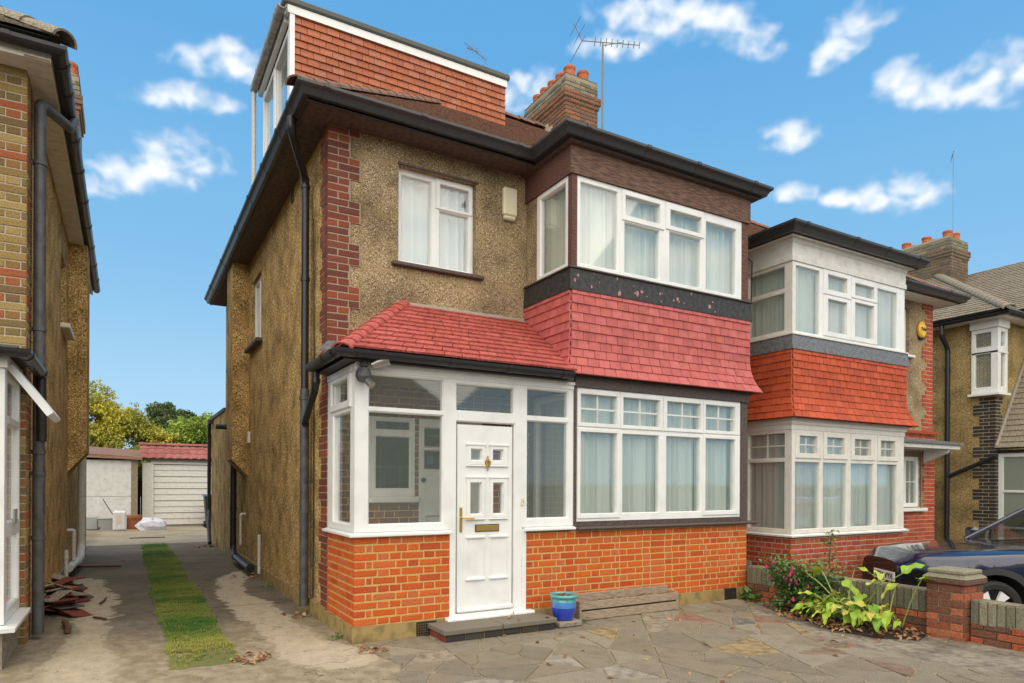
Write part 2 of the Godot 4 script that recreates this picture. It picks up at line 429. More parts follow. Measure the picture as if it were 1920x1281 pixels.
# toothed corner of bricks at (x, z): dx = +1/-1 says to which side the front face runs; the other face runs back
func quoin(parent, called, x, z, y0, rows, gauge, tn, mortar, dx, long_f, short_f, side_len, proud = 0.01, block = 3):
	var c = MB.new(); var joint = 0.011
	var q = add(parent, called, MB.new().mesh() if false else null, null, Transform3D(Basis(), V(x, y0, z)))
	for r in rows:
		var lf = long_f if (r / block) % 2 == 0 else short_f
		var ls = side_len if (r / block) % 2 == 1 else side_len * 0.7
		var ya = r * gauge; var yb = ya + gauge
		var p = proud - 0.004
		c.box(-p if dx > 0 else -lf, ya, -ls, lf if dx > 0 else p, yb, p)
		var head = r % 2 == 0
		var cw = 0.215 if head else 0.1025; var cd = 0.1025 if head else 0.215
		cw = minf(cw, lf); cd = minf(cd, ls)
		var xa = -proud if dx > 0 else -cw + proud
		add(q, "brick", brick_mesh(cw, gauge - joint, cd + proud, r % 4), pick(tn), Transform3D(Basis(), V(xa, ya + joint * .5, -cd)))
		if lf - cw > 0.04:
			var xs = cw + joint - proud if dx > 0 else -lf
			brick(q, xs, ya + joint * .5, lf - cw - joint + (proud if dx < 0 else 0.0), gauge - joint, tn, proud, -0.03)
		if ls - cd > 0.04:
			var bm = brick_mesh(ls - cd - joint, gauge - joint, 0.03 + proud, r % 4)
			var n = V(-dx, 0, 0)
			var o = facing(V(-proud * 0 - 0.0, 0, 0), n)
			var t = Transform3D(o.basis, V(0.03 * dx, ya + joint * .5, -ls if dx > 0 else -cd - joint))
			add(q, "brick", bm, pick(tn), t)
	q.mesh = c.mesh(); q.set_surface_override_material(0, mortar)
	return q

# one tile between bottom edge A-B and top edge C-D, normal n
func tile(parent, A, B, C, D, n, th, lb, lt, tn, called = "tile"):
	var X = (B - A).normalized(); n = (n - X * n.dot(X)).normalized(); var Y = n.cross(X)
	var q = func(p):
		var d = p - A
		return Vector2(roundi(d.dot(X) * 250.0) / 250.0, roundi(d.dot(Y) * 250.0) / 250.0)
	var b = q.call(B); var c = q.call(C); var d = q.call(D)
	var key = "t%s%s%s%.3f%.3f" % [b, c, d, lb, lt]
	if not cache.has(key):
		var m = MB.new(); var e = 0.003
		var lo = [V(0, 0, lb), V(b.x, b.y, lb), V(d.x, d.y, lt), V(c.x, c.y, lt)]
		var hi = [V(e, e, lb + th), V(b.x - e, b.y + e, lb + th), V(d.x - e, d.y, lt + th), V(c.x + e, c.y, lt + th)]
		m.hexa(lo, hi)
		cache[key] = m.mesh()
	var bs = Basis(X, Y, n).rotated(n, rng.randf_range(-.008, .008))
	return add(parent, called, cache[key], pick(tn), Transform3D(bs, A + n * rng.randf_range(-.0015, .0025)))

# rows of tiles; rows = [[A, B, C, D, n], ...] from the eaves up
func tile_rows(parent, rows, w, tn, th = 0.014, called = "tile"):
	for r in rows.size():
		var A = rows[r][0]; var B = rows[r][1]; var C = rows[r][2]; var D = rows[r][3]
		var L = (B - A).length(); var k = maxi(1, roundi(L / w)); var ww = L / k
		var s = -ww * (0.5 if r % 2 else 0.0) + (rng.randf_range(-.01, .01) if r % 2 else 0.0)
		while s < L - 0.01:
			var a = maxf(s, 0.0); var b = minf(s + ww, L)
			if b - a > 0.02:
				var g0 = 0.0 if a <= 0.001 else 0.0012; var g1 = 0.0 if b >= L - 0.001 else 0.0012
				var fa = (a + g0) / L; var fb = (b - g1) / L
				tile(parent, A.lerp(B, fa), A.lerp(B, fb), C.lerp(D, fa), C.lerp(D, fb), rows[r][4], th, th * 1.15, 0.0, tn, called)
			s += ww

# joined tiles for a slope seen edge-on
func tile_mass(parent, called, rows, w, m, th = 0.013):
	var mb = MB.new()
	for r in rows.size():
		var A = rows[r][0]; var B = rows[r][1]; var C = rows[r][2]; var D = rows[r][3]; var n = rows[r][4]
		var L = (B - A).length(); var k = maxi(1, roundi(L / w)); var ww = L / k
		var s = -ww * (0.5 if r % 2 else 0.0)
		while s < L - 0.01:
			var a = maxf(s, 0.0) + .002; var b = minf(s + ww, L) - .002
			if b - a > 0.02:
				var j = n * rng.randf_range(-.002, .006)
				var p = [A.lerp(B, a / L) + n * th * 1.15 + j, A.lerp(B, b / L) + n * th * 1.15 + j, C.lerp(D, b / L), C.lerp(D, a / L)]
				mb.hexa(p, [p[0] + n * th, p[1] + n * th, p[2] + n * th, p[3] + n * th])
			s += ww
	return stuff(add(parent, called, mb, m))

# rows on a sloping quadrilateral given by its corners (eaves left, eaves right, ridge right, ridge left)
func slope_rows(el, er, rr, rl, gauge):
	var n = (er - el).cross(rl - el)
	if n.length() < 1e-4: n = (er - el).cross(rr - el)
	n = n.normalized()
	if n.y < 0: n = -n
	var len = maxf((rl - el).length(), (rr - er).length())
	var k = maxi(1, roundi(absf(((rl + rr) * .5 - (el + er) * .5).length()) / gauge)); var rows = []
	for i in k:
		var f0 = float(i) / k; var f1 = minf(1.0, (i + 1.35) / k)
		rows.append([el.lerp(rl, f0), er.lerp(rr, f0), el.lerp(rl, f1), er.lerp(rr, f1), n])
	return rows

# tile-hung skirt of a bay: left side, front and right side, splayed towards the bottom
func hung(parent, x0, x1, zb, yt, yb, rows, flare, tn, w = 0.165, right_side = true, z_side = null):
	var off = func(y):
		var f = clampf(1.0 - (y - yb) / 0.42, 0.0, 1.0)
		return flare * f * f + 0.012
	var L = []; var F = []; var Rr = []
	var gauge = (yt - yb) / rows
	for i in rows:
		var y0 = yb + i * gauge; var y1 = minf(yt + 0.01, y0 + gauge * 1.3)
		var o0 = off.call(y0); var o1 = off.call(y1)
		var nf = V(0, (o0 - o1), (y1 - y0)).normalized()
		F.append([V(x0 - o0, y0, o0), V(x1 + o0, y0, o0), V(x0 - o1, y1, o1), V(x1 + o1, y1, o1), nf])
		L.append([V(x0 - o0, y0, zb), V(x0 - o0, y0, o0 + .008), V(x0 - o1, y1, zb), V(x0 - o1, y1, o1 + .008), V(-(y1 - y0), (o0 - o1), 0).normalized()])
		Rr.append([V(x1 + o0, y0, o0 + .008), V(x1 + o0, y0, zb), V(x1 + o1, y1, o1 + .008), V(x1 + o1, y1, zb), V((y1 - y0), (o0 - o1), 0).normalized()])
	tile_rows(parent, F, w, tn); tile_rows(parent, L, w, tn)
	if right_side: tile_rows(parent, Rr, w, tn)

# half-round row of ridge or hip tiles between two points
func cap_tiles(parent, called, a, b, k, r, m, droop = 0.75, up = Vector3.UP):
	var d = (b - a).normalized(); var side = d.cross(up).normalized(); var u = side.cross(d)
	for i in k:
		var p0 = a.lerp(b, float(i) / k - 0.015); var p1 = a.lerp(b, float(i + 1) / k + 0.03)
		var mb = MB.new(); var seg = 8
		for s in seg:
			var t0 = PI * s / seg; var t1 = PI * (s + 1) / seg
			var e = func(t, rr): return side * cos(t) * rr + u * sin(t) * rr * droop
			var R0 = r * 1.14; var R1 = r * 0.86
			var A = p0 + e.call(t0, R0); var B = p0 + e.call(t1, R0); var C = p1 + e.call(t1, R1); var D = p1 + e.call(t0, R1)
			mb.face([A, B, C, D], (p0 + p1) * .5 - u * r * .4)
			var A2 = p0 + e.call(t0, R0 * .8); var B2 = p0 + e.call(t1, R0 * .8)
			mb.quad(A, A2, B2, B)
		add(parent, called, mb, m if not (m is Array) else pick(m))

func window(parent, called, xf, w, h, holes, sashes, m, bars = [], depth = 0.07, glass = "glass", ch = 0.01, sash_up = 0.016):
	var mb = MB.new(); mb.board(w, h, holes, depth, ch)
	var fr = add(parent, called, mb, m, xf)
	for s in sashes:
		var k = MB.new(); k.ring(s[0], s[1], 0.0, sash_up, 0.006)
		add(fr, "casement", k, m)
	for i in holes.size():
		var r = holes[i].grow(0.002); var p = MB.new()
		for z in ([-0.028, -0.048] if called == "porch_window" else [-0.026, -0.030, -0.046, -0.050]):
			p.quad(V(r.position.x, r.position.y, z), V(r.end.x, r.position.y, z), V(r.end.x, r.end.y, z), V(r.position.x, r.end.y, z))
		add(fr, "pane", p, M[glass])
	for b in bars:
		var r = holes[b[0]]; var k = MB.new()
		for i in range(1, b[1]):
			var x = r.position.x + r.size.x * i / b[1]
			k.box(x - .009, r.position.y, -.046, x + .009, r.end.y, -.026)
		for i in range(1, b[2]):
			var y = r.position.y + r.size.y * i / b[2]
			k.box(r.position.x, y - .009, -.0455, r.end.x, y + .009, -.0265)
		add(fr, "glazing_bar", k, m)
	return fr

# folded curtain hanging in a frame of reference; top-level
func curtain(called, label, xf, w, h, folds, m, gather = 0.0, lace = false, grp = ""):
	var mb = MB.new(); var nx = maxi(12, int(folds * 10)); var ny = 8
	var ph = rng.randf() * 6.0; var grid = []
	for j in ny + 1:
		var row = []
		var fy = float(j) / ny
		for i in nx + 1:
			var fx = float(i) / nx
			var a = fx * folds * TAU + ph + 1.5 * sin(fx * 7.0 + ph) + .9 * sin(fx * 17.0 + ph * 2.0)
			var d = (0.024 + 0.017 * sin(fx * 13.0 + ph * 3.0)) * sin(a + fy * 0.25) + 0.006 * sin(a * 2.3 + ph)
			var y = h * fy
			if lace and j == 0: y += 0.012 * absf(sin(fx * w * 30.0))
			row.append(V(fx * w + gather * (0.5 - fx) * (0.5 - absf(fy - .35)) * w, y, d))
		grid.append(row)
	var nrm = func(j, i):
		var t = grid[j][mini(i + 1, nx)] - grid[j][maxi(i - 1, 0)]; var u = grid[mini(j + 1, ny)][i] - grid[maxi(j - 1, 0)][i]
		return t.cross(u).normalized()
	for j in ny:
		for i in nx:
			mb.tris(grid[j][i], nrm.call(j, i), grid[j][i + 1], nrm.call(j, i + 1), grid[j + 1][i + 1], nrm.call(j + 1, i + 1))
			mb.tris(grid[j][i], nrm.call(j, i), grid[j + 1][i + 1], nrm.call(j + 1, i + 1), grid[j + 1][i], nrm.call(j + 1, i))
	return single(called, mb, M[m], label, "curtain", xf, grp)

const OGEE := [[0, 0], [.055, 0], [.062, .012], [.07, .03], [.085, .055], [.112, .075], [.118, .085], [.118, .112], [.11, .112], [.106, .088], [.08, .066], [.062, .04], [.05, .012], [.008, .012], [.008, .112], [0, .112]]
const ROUND := [[0, .062], [.004, .03], [.018, .01], [.042, -.004], [.06, -.006], [.08, -.002], [.1, .012], [.112, .032], [.116, .06], [.108, .06], [.102, .034], [.082, .012], [.06, .004], [.04, .006], [.016, .024], [.008, .062]]
func prof(a, s = 1.0, dx = 0.0, dy = 0.0):
	var p = []
	for q in a: p.append(Vector2(q[0] * s + dx, q[1] * s + dy))
	return p
# gutter along a path of fascia points, with joint straps
func gutter(parent, called, shape, path, side, m, straps, s = 1.0):
	var mb = MB.new(); mb.sweep(prof(shape, s), path, side)
	var gt = add(parent, called, mb, m)
	for st in straps:
		var a = path[st[0]]; var b = path[st[0] + 1]; var d = (b - a).normalized()
		var p = a.lerp(b, st[1]); var k = MB.new(); var o = V(d.z, 0, -d.x) * side
		var pr = prof(shape, s * 1.07, 0.0, -0.004)
		k.sweep(pr, [p - d * .03, p + d * .03], side)
		add(gt, "gutter_joint", k, m)
	return gt
func pipe(parent, called, path, r, m, collars = [], seg = 12, seg_r = -1.0):
	var mb = MB.new(); mb.tube(path, r, seg, seg_r)
	var p = add(parent, called, mb, m)
	for q in collars:
		var k = MB.new(); k.tube([q[0] - q[1] * .02, q[0] + q[1] * .02], r * 1.18, 14)
		add(p, "collar", k, m)
	return p
func bend(a, b, c, r = 0.06, k = 5):
	# points round the corner at b
	var u = (a - b).normalized() * r; var w = (c - b).normalized() * r; var out = []
	for i in k + 1:
		var t = float(i) / k
		out.append((b + u) * (1 - t) * (1 - t) + b * 2 * t * (1 - t) + (b + w) * t * t)
	return out
func polyline(pts, r = 0.06):
	var out = [pts[0]]
	for i in range(1, pts.size() - 1): out += bend(pts[i - 1], pts[i], pts[i + 1], r)
	out.append(pts[pts.size() - 1])
	return out
func text_mesh(s, size, depth, font = "Droid Sans", bold = true):
	var f = SystemFont.new(); f.font_names = PackedStringArray([font]); f.font_weight = 700 if bold else 400
	var t = TextMesh.new(); t.text = s; t.font = f; t.font_size = 64; t.pixel_size = size / 64.0; t.depth = depth
	return t

# ------------------------------------------------------------------ sky
func sky_image():
	var W = 2880; var H = 1440; var half = H / 2
	var top = Color(0.092, 0.292, 0.555); var mid = Color(0.165, 0.375, 0.60); var low = Color(0.345, 0.535, 0.68)
	var buf = PackedFloat32Array(); buf.resize(W * H * 4)
	for y in half + 2:
		var el = 90.0 - (y + 0.5) * 180.0 / H
		var t = clampf(el / 36.0, 0.0, 1.0)
		var c = low.lerp(mid, smoothstep(0.0, 0.55, t)).lerp(top, smoothstep(0.45, 1.0, t))
		c = c.lerp(Color(0.075, 0.29, 0.72), smoothstep(40.0, 90.0, el))
		var row = PackedFloat32Array([c.r, c.g, c.b, 1.0])
		while row.size() < W * 4: row.append_array(row.slice(0, mini(row.size(), W * 4 - row.size())))
		for i in W * 4: buf[y * W * 4 + i] = row[i]
	for y in range(half + 2, H):
		for x in W:
			var o = (y * W + x) * 4
			buf[o] = .30; buf[o + 1] = .27; buf[o + 2] = .23; buf[o + 3] = 1.0
	var clouds = [[42.5, 34.0, 4.6, 1.5, -.15], [48.5, 32.5, 2.9, 1.2, -.49], [38.5, 32.7, 2.6, .8, -.09], [57.0, 30.9, 2.0, 1.2, .24], [55.5, 30.0, 1.5, .9, .36], [60.2, 27.3, 1.9, 1.2, -.66], [63.2, 25.9, 3.5, 1.0, -.29], [66.3, 26.1, 2.5, 1.4, -.22], [52.7, 25.5, 2.0, 1.0, -.08], [60.2, 20.3, 2.5, 1.2, -.05], [56.7, 20.8, 2.4, .6, -.18], [52.5, 21.8, 1.8, .6, -.15], [31.0, 30.2, 2.4, 1.2, .18], [3.9, 27.1, 3.3, .8, .11], [6.1, 30.6, 1.9, .5, .42], [6.9, 29.7, 3.2, 1.1, .10], [-.8, 21.0, 2.5, 1.1, .21], [2.8, 22.5, 3.3, 1.7, .29]]
	var r2 = RandomNumberGenerator.new(); r2.seed = 9
	for i in 235:
		var az = r2.randf_range(98.0, 322.0); var el = 14.0 + 62.0 * pow(r2.randf(), 1.5)
		var s = r2.randf_range(0.9, 2.6) * (1.0 + 1.2 * smoothstep(25.0, 60.0, el))
		for k in 2 + r2.randi() % 2:
			clouds.append([az + r2.randf_range(-4, 4) * s, el + r2.randf_range(-1, 1) * s, s * r2.randf_range(1.8, 3.6), s * r2.randf_range(.7, 1.5), r2.randf_range(-.4, .4)])
	for i in 30:
		clouds.append([r2.randf_range(-15, 75), r2.randf_range(58, 80), r2.randf_range(3, 6), r2.randf_range(1.2, 2.6), r2.randf_range(-.4, .4)])
	var fn = noise(FastNoiseLite.TYPE_SIMPLEX_SMOOTH, 1.0, 4, 4); var fs = noise(FastNoiseLite.TYPE_SIMPLEX_SMOOTH, 1.0, 2, 4); var fw = noise(FastNoiseLite.TYPE_SIMPLEX_SMOOTH, 0.35, 2, 8)
	for q in clouds.size():
		var c = clouds[q]
		if q < 18: c = [c[0], c[1], c[2] * 1.2, c[3] * 1.25, c[4]]
		var ce = cos(deg_to_rad(c[1])); var ct = cos(c[4]); var st = sin(c[4])
		var ext = c[2] * 1.9
		var y0 = int((90.0 - c[1] - ext) * H / 180.0); var y1 = int((90.0 - c[1] + ext) * H / 180.0)
		var hx = int(ext / ce * W / 360.0)
		var st2 = 1 if q < 18 or (c[1] < 34.0 and c[0] > 125.0 and c[0] < 250.0) else 3
		for y in range(maxi(0, y0), mini(half, y1), st2):
			var de = 90.0 - (y + .5) * 180.0 / H - c[1]
			for dx in range(-hx, hx + 1, st2):
				var da = dx * 360.0 / W * ce
				var u = (da * ct + de * st) / c[2]; var w = (-da * st + de * ct) / c[3]
				# flat-bottomed heap
				var ww = w * (1.5 if w < 0.0 else 0.8)
				var rr = u * u + ww * ww
				if rr > 2.1: continue
				var px = da + q * 31.0; var py = de
				var wx = fw.get_noise_2d(px, py) * 0.35; var wy = fw.get_noise_2d(px + 77.0, py) * 0.35
				var nz = fn.get_noise_2d((px + wx) * 0.40, (py + wy) * 0.58) if q < 18 else fs.get_noise_2d(px * 0.16, py * 0.24)
				var dens = 0.62 - rr * 0.62 + nz * 0.55
				var a = smoothstep(-0.08, 1.05, dens) * (0.96 if c[3] > 0.7 else 0.75)
				if a <= 0.002: continue
				var up = clampf(0.5 + w * 0.45 + nz * 0.5, 0.0, 1.0)
				var cc = Color(0.44, 0.55, 0.66).lerp(Color(0.80, 0.80, 0.80), smoothstep(0.1, 0.7, up))
				for sy in st2:
					for sx in st2:
						var x = (int(c[0] * W / 360.0) + dx + sx + W * 2) % W
						var o = ((y + sy) * W + x) * 4
						buf[o] = lerpf(buf[o], cc.r, a); buf[o + 1] = lerpf(buf[o + 1], cc.g, a); buf[o + 2] = lerpf(buf[o + 2], cc.b, a)
	return Image.create_from_data(W, H, false, Image.FORMAT_RGBAF, buf.to_byte_array())

func camera_and_light():
	var cam = Camera3D.new(); cam.name = "camera"; add_child(cam)
	var yaw = deg_to_rad(30.0405); var rol = deg_to_rad(0.266)
	var f = V(sin(yaw), 0, -cos(yaw)); var r = V(cos(yaw), 0, sin(yaw)); var u = Vector3.UP
	cam.transform = Transform3D(Basis(r * cos(rol) + u * sin(rol), u * cos(rol) - r * sin(rol), -f), V(-1.8073, 1.4776, 6.0014))
	cam.near = 0.1; cam.far = 900.0
	cam.projection = Camera3D.PROJECTION_FRUSTUM
	cam.size = 2.0 * 0.1 * 640.5 / 1250.17
	cam.frustum_offset = Vector2(0, 0.1 * (906.535 - 640.5) / 1250.17)
	cam.current = true
	var env = Environment.new(); env.background_mode = Environment.BG_SKY
	var sky = Sky.new(); var sm = PanoramaSkyMaterial.new()
	sm.panorama = ImageTexture.create_from_image(sky_image()); sky.sky_material = sm; env.sky = sky
	env.tonemap_mode = Environment.TONE_MAPPER_LINEAR
	env.tonemap_exposure = 1.42
	env.sdfgi_enabled = true; env.ssao_enabled = true; env.ssil_enabled = true
	var we = WorldEnvironment.new(); we.name = "world"; we.environment = env; add_child(we)
	var sun = DirectionalLight3D.new(); sun.name = "sun"; sun.light_energy = 1.03; sun.light_color = Color(1.0, 0.93, 0.82)
	sun.light_angular_distance = 110.0; sun.shadow_enabled = true
	sun.look_at_from_position(V(-6, 15, 15), Vector3.ZERO); add_child(sun)

# ------------------------------------------------------------------ the house with the porch
func main_house():
	var h = thing("semi_detached_house", "brown pebbledashed house with the glazed white porch, rose tile-hung bay and tiled roof extension", "house")
	var S = 5.2
	var UP = M["upvc"]
	# walls
	var w = MB.new()
	w.board(2.45, S + .1, [R(.76, 3.90, 1.71, 4.965), R(.43, 1.34, .94, 2.18), R(1.0, .0, 1.76, 2.18)], .26)
	add(h, "front_wall", w, M["pebbledash"], front(0, 0, ZW))
	w = MB.new()
	# side wall seen from the drive; local x runs towards +z from the rear corner
	w.board(8.26, S + .1, [R(3.36, 3.72, 4.27, 4.80), R(.72, 3.75, 1.25, 4.75)], .26)
	add(h, "side_wall", w, M["pebbledash brown"], west(0, 0, -9.22))
	w = MB.new(); w.box(0.27, 0, -9.22, 11.3, 5.25, -8.97)
	add(h, "rear_wall", w, M["pebbledash brown"])
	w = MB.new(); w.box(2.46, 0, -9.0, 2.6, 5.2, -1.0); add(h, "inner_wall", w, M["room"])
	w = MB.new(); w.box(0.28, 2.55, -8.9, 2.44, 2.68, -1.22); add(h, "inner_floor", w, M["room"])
	# party strip between the two bays
	w = MB.new(); w.box(5.0, 2.6, ZW - .26, 5.645, S + .1, ZW); add(h, "front_wall", w, M["pebbledash"])
	brickwork(h, "brick_wall", front(5.2, 0.0, ZW), .445, 35, .075, M["brick red"], M["mortar grey"], [], .2)
	# render plinth
	w = MB.new(); w.box(-.02, 0, -9.2, .1, .17, -.995); w.box(-.022, 0, -.994, 1.0, .151, .022); w.box(1.84, 0, -.2, 5.225, .142, .022); w.box(5.1, 0, -.94, 5.225, .142, -.201)
	w.box(1.001, 0, -.9, 1.839, .12, .0)
	add(h, "plinth", w, M["render plinth"])
	for a in [[.60, .0, .20], [4.78, .0, .20]]:
		var gm = MB.new(); var holes = []
		for i in 8:
			for j in 5: holes.append(R(.012 + i * .0235, .01 + j * .025, .012 + i * .0235 + .015, .01 + j * .025 + .016))
		gm.board(.205, .14, holes, .012)
		var gr = add(h, "air_brick", gm, M["plastic black"], front(a[0], .004, .031))
		var bk = MB.new(); bk.box(-.004, -.003, -.03, .209, .143, -.013); add(gr, "backing", bk, M["plastic black"])
	quoin(h, "quoin", 0.0, ZW, .17, 67, .075, M["brick plum"], M["mortar grey"], 1, .335, .225, .30, .016)
	# chimney breast on the side wall with its sloping corbel
	w = MB.new(); var b0 = -6.83; var b1 = -6.15
	w.hexa([V(-.265, 1.86, b0), V(.0, 1.58, b0), V(.0, 1.58, b1), V(-.265, 1.86, b1)], [V(-.265, S, b0), V(.0, S, b0), V(.0, S, b1), V(-.265, S, b1)])
	add(h, "chimney_breast", w, M["pebbledash brown"])
	# lean-to at the rear
	w = MB.new(); w.box(-.01, 0, -11.8, 3.0, 2.98, -9.23); add(h, "rear_extension", w, M["pebbledash brown"])
	w = MB.new(); w.box(-.04, 2.981, -11.85, 3.1, 3.05, -9.23); add(h, "extension_roof", w, M["felt"])
	upper_window(h); side_windows(h); eaves(h); roof(h); dormer(h); chimney(h, V(5.2, 7.3, -4.2), .74, 1.5, 9.1)
	bay(h); porch(h); front_door(h); main_pipes(h)
	# alarm box
	w = MB.new(); w.cbox(2.045, 4.66, ZW + .001, 2.235, 5.0, ZW + .075, .018); w.cbox(2.06, 4.62, ZW + .001, 2.22, 4.67, ZW + .06, .015)
	add(h, "alarm_box", w, M["plastic cream"])
	aerial(h, "tv_aerial", V(5.98, 7.4, -4.1), 2.45, true)
	aerial(h, "tv_aerial", V(3.85, 8.2, -5.6), 1.75, false)

func upper_window(h):
	var holes = [R(.066, .05, .412, .985), R(.525, .05, .885, .68), R(.525, .735, .885, .985)]
	window(h, "window", front(.76, 3.905, ZW - .07), .945, 1.06, holes, [[R(.47, .70, .935, 1.05), R(.525, .735, .885, .985)]], M["upvc"], [], .07, "glass", .012, .014)
	var m = MB.new(); m.cbox(.68, 3.85, ZW - .1, 1.80, 3.895, ZW + .06, .01); add(h, "window_sill", m, M["brown paint"])
	m = MB.new(); m.box(.75, 4.966, ZW - .08, 1.73, 4.985, ZW + .03); add(h, "window_head", m, M["brown paint"])
	curtain("net_curtain", "blue-white net curtain hanging in the small upstairs window beside the cream alarm box", front(.80, 3.93, ZW - .24), .87, 1.0, 5, "net blue", .0)
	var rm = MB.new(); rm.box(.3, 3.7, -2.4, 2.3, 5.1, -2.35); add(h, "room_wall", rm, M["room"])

func side_windows(h):
	window(h, "window", west(-.05, 3.72, -5.86).translated(V(.10, 0, 0)), .91, 1.08, [R(.07, .07, .42, 1.01), R(.49, .07, .84, 1.01)], [], M["upvc"], [], .07)
	var m = MB.new(); m.cbox(-.10, 3.65, -6.0, .06, 3.71, -4.83, .008); add(h, "window_sill", m, M["brown paint"])
	window(h, "window", west(.05, 3.75, -8.5), .53, 1.0, [R(.07, .07, .46, .93)], [], M["upvc"])
	m = MB.new(); m.cbox(-.08, 3.69, -8.55, .06, 3.74, -7.92, .008); add(h, "window_sill", m, M["brown paint"])
	m = MB.new(); m.box(-.03, 1.28, -8.3, .05, 1.345, -7.5); add(h, "window_sill", m, M["upvc old"])
	m = MB.new(); m.box(-.012, 1.35, -8.2, .01, 2.2, -7.55); add(h, "blocked_window", m, M["room"])

func eaves(h):
	var S = 5.2; var path = [V(-.30, S, -9.3), V(-.30, S, -.60), V(2.30, S, -.60), V(2.30, S, .10), V(5.32, S, .10), V(5.32, S, -.60), V(5.64, S, -.60)]
	# soffit boards
	var m = MB.new()
	m.box(-.31, S, -9.3, .001, S + .02, -.61); m.box(-.31, S, -.609, 2.30, S + .02, -.60 + .0); m.box(0.002, S, ZW - .01, 2.31, S + .02, -.611)
	m.box(2.31, S - .015, -.94, 5.31, S + .012, .095); m.box(5.32, S, ZW - .01, 5.64, S + .02, -.6)
	add(h, "soffit", m, M["soffit dark"])
	m = MB.new(); m.sweep([Vector2(-.022, -.01), Vector2(0, -.01), Vector2(0, .13), Vector2(-.022, .13)], path, -1.0); add(h, "fascia", m, M["black paint"])
	var gp = []
	for p in path: gp.append(p + V(0, .015, 0))
	gutter(h, "gutter", OGEE, gp, -1.0, M["gutter worn"], [[0, .12], [0, .32], [0, .52], [0, .66], [0, .78], [0, .885], [0, .955], [1, .06], [1, .45], [1, .9], [2, .25], [3, .06], [3, .34], [3, .6], [3, .93], [2, .8]])

func roof(h):
	var y0 = 5.335; var t = .7; var ex = -.36; var ez = -.66; var rz = -4.95
	var run = ez - rz; var ry = y0 + run * t
	var hip = V(ex + run, ry, rz)
	# decking
	var m = MB.new()
	var A = V(ex, y0, ez); var B = V(5.65, y0, ez); var Rr = V(5.65, ry, rz); var bk = V(ex, y0, -9.3); var bkr = V(5.65, y0, -9.3)
	m.face([A, B, Rr, hip], V(3, 0, -5)); m.face([bk, A, hip], V(3, 0, -5)); m.face([bk, bkr, Rr, hip], V(3, 0, -5))
	m.face([A, B, bkr, bk], V(3, 9, -5)); m.face([B, bkr, Rr], V(0, 6, -5))
	var dk = add(h, "roof", m, M["tile dark"])
	# plain tiles; the slope is seen almost edge-on
	var rows = slope_rows(A + V(0, .01, 0), B + V(0, .01, 0), Rr + V(0, .01, 0), hip + V(0, .01, 0), .105)
	tile_mass(dk, "front_slope_tiles", rows, .165, M["tile mossy"])
	rows = slope_rows(bk + V(0, .01, 0), A + V(0, .01, 0), hip + V(0, .01, 0), hip + V(0, .01, -.01), .105)
	tile_mass(dk, "side_slope_tiles", rows.slice(0, 12), .165, M["tile mossy"])
	cap_tiles(dk, "hip_tile", A + V(0, .02, 0), hip + V(0, .02, 0), 26, .095, M["tile mossy"], .7)
	cap_tiles(dk, "ridge_tile", hip + V(0, .02, 0), Rr + V(0, .02, 0), 5, .12, M["tile mossy"], .8)
	# small roof over the bay
	m = MB.new(); var q = [V(2.24, y0 - .02, .16), V(5.38, y0 - .02, .16), V(5.38, y0 + .0, -.7), V(2.24, y0 + .0, -.7)]
	m.face([q[0], q[1], V(4.9, y0 + .26, -.75), V(2.8, y0 + .26, -.75)], V(3.8, 4, -.4)); m.face([q[0], q[3], V(2.8, y0 + .26, -.75)], V(3.8, 4, -.4)); m.face([q[1], q[2], V(4.9, y0 + .26, -.75)], V(3.8, 4, -.4))
	add(dk, "bay_roof", m, M["tile mossy"])
	# flashing at the stack
	m = MB.new()
	for i in 5:
		var z = -4.2 - i * .14; m.box(5.17, ry - .52 + i * .10, z - .14, 5.197, ry - .34 + i * .10, z)
	add(dk, "lead_flashing", m, M["mortar pale"])

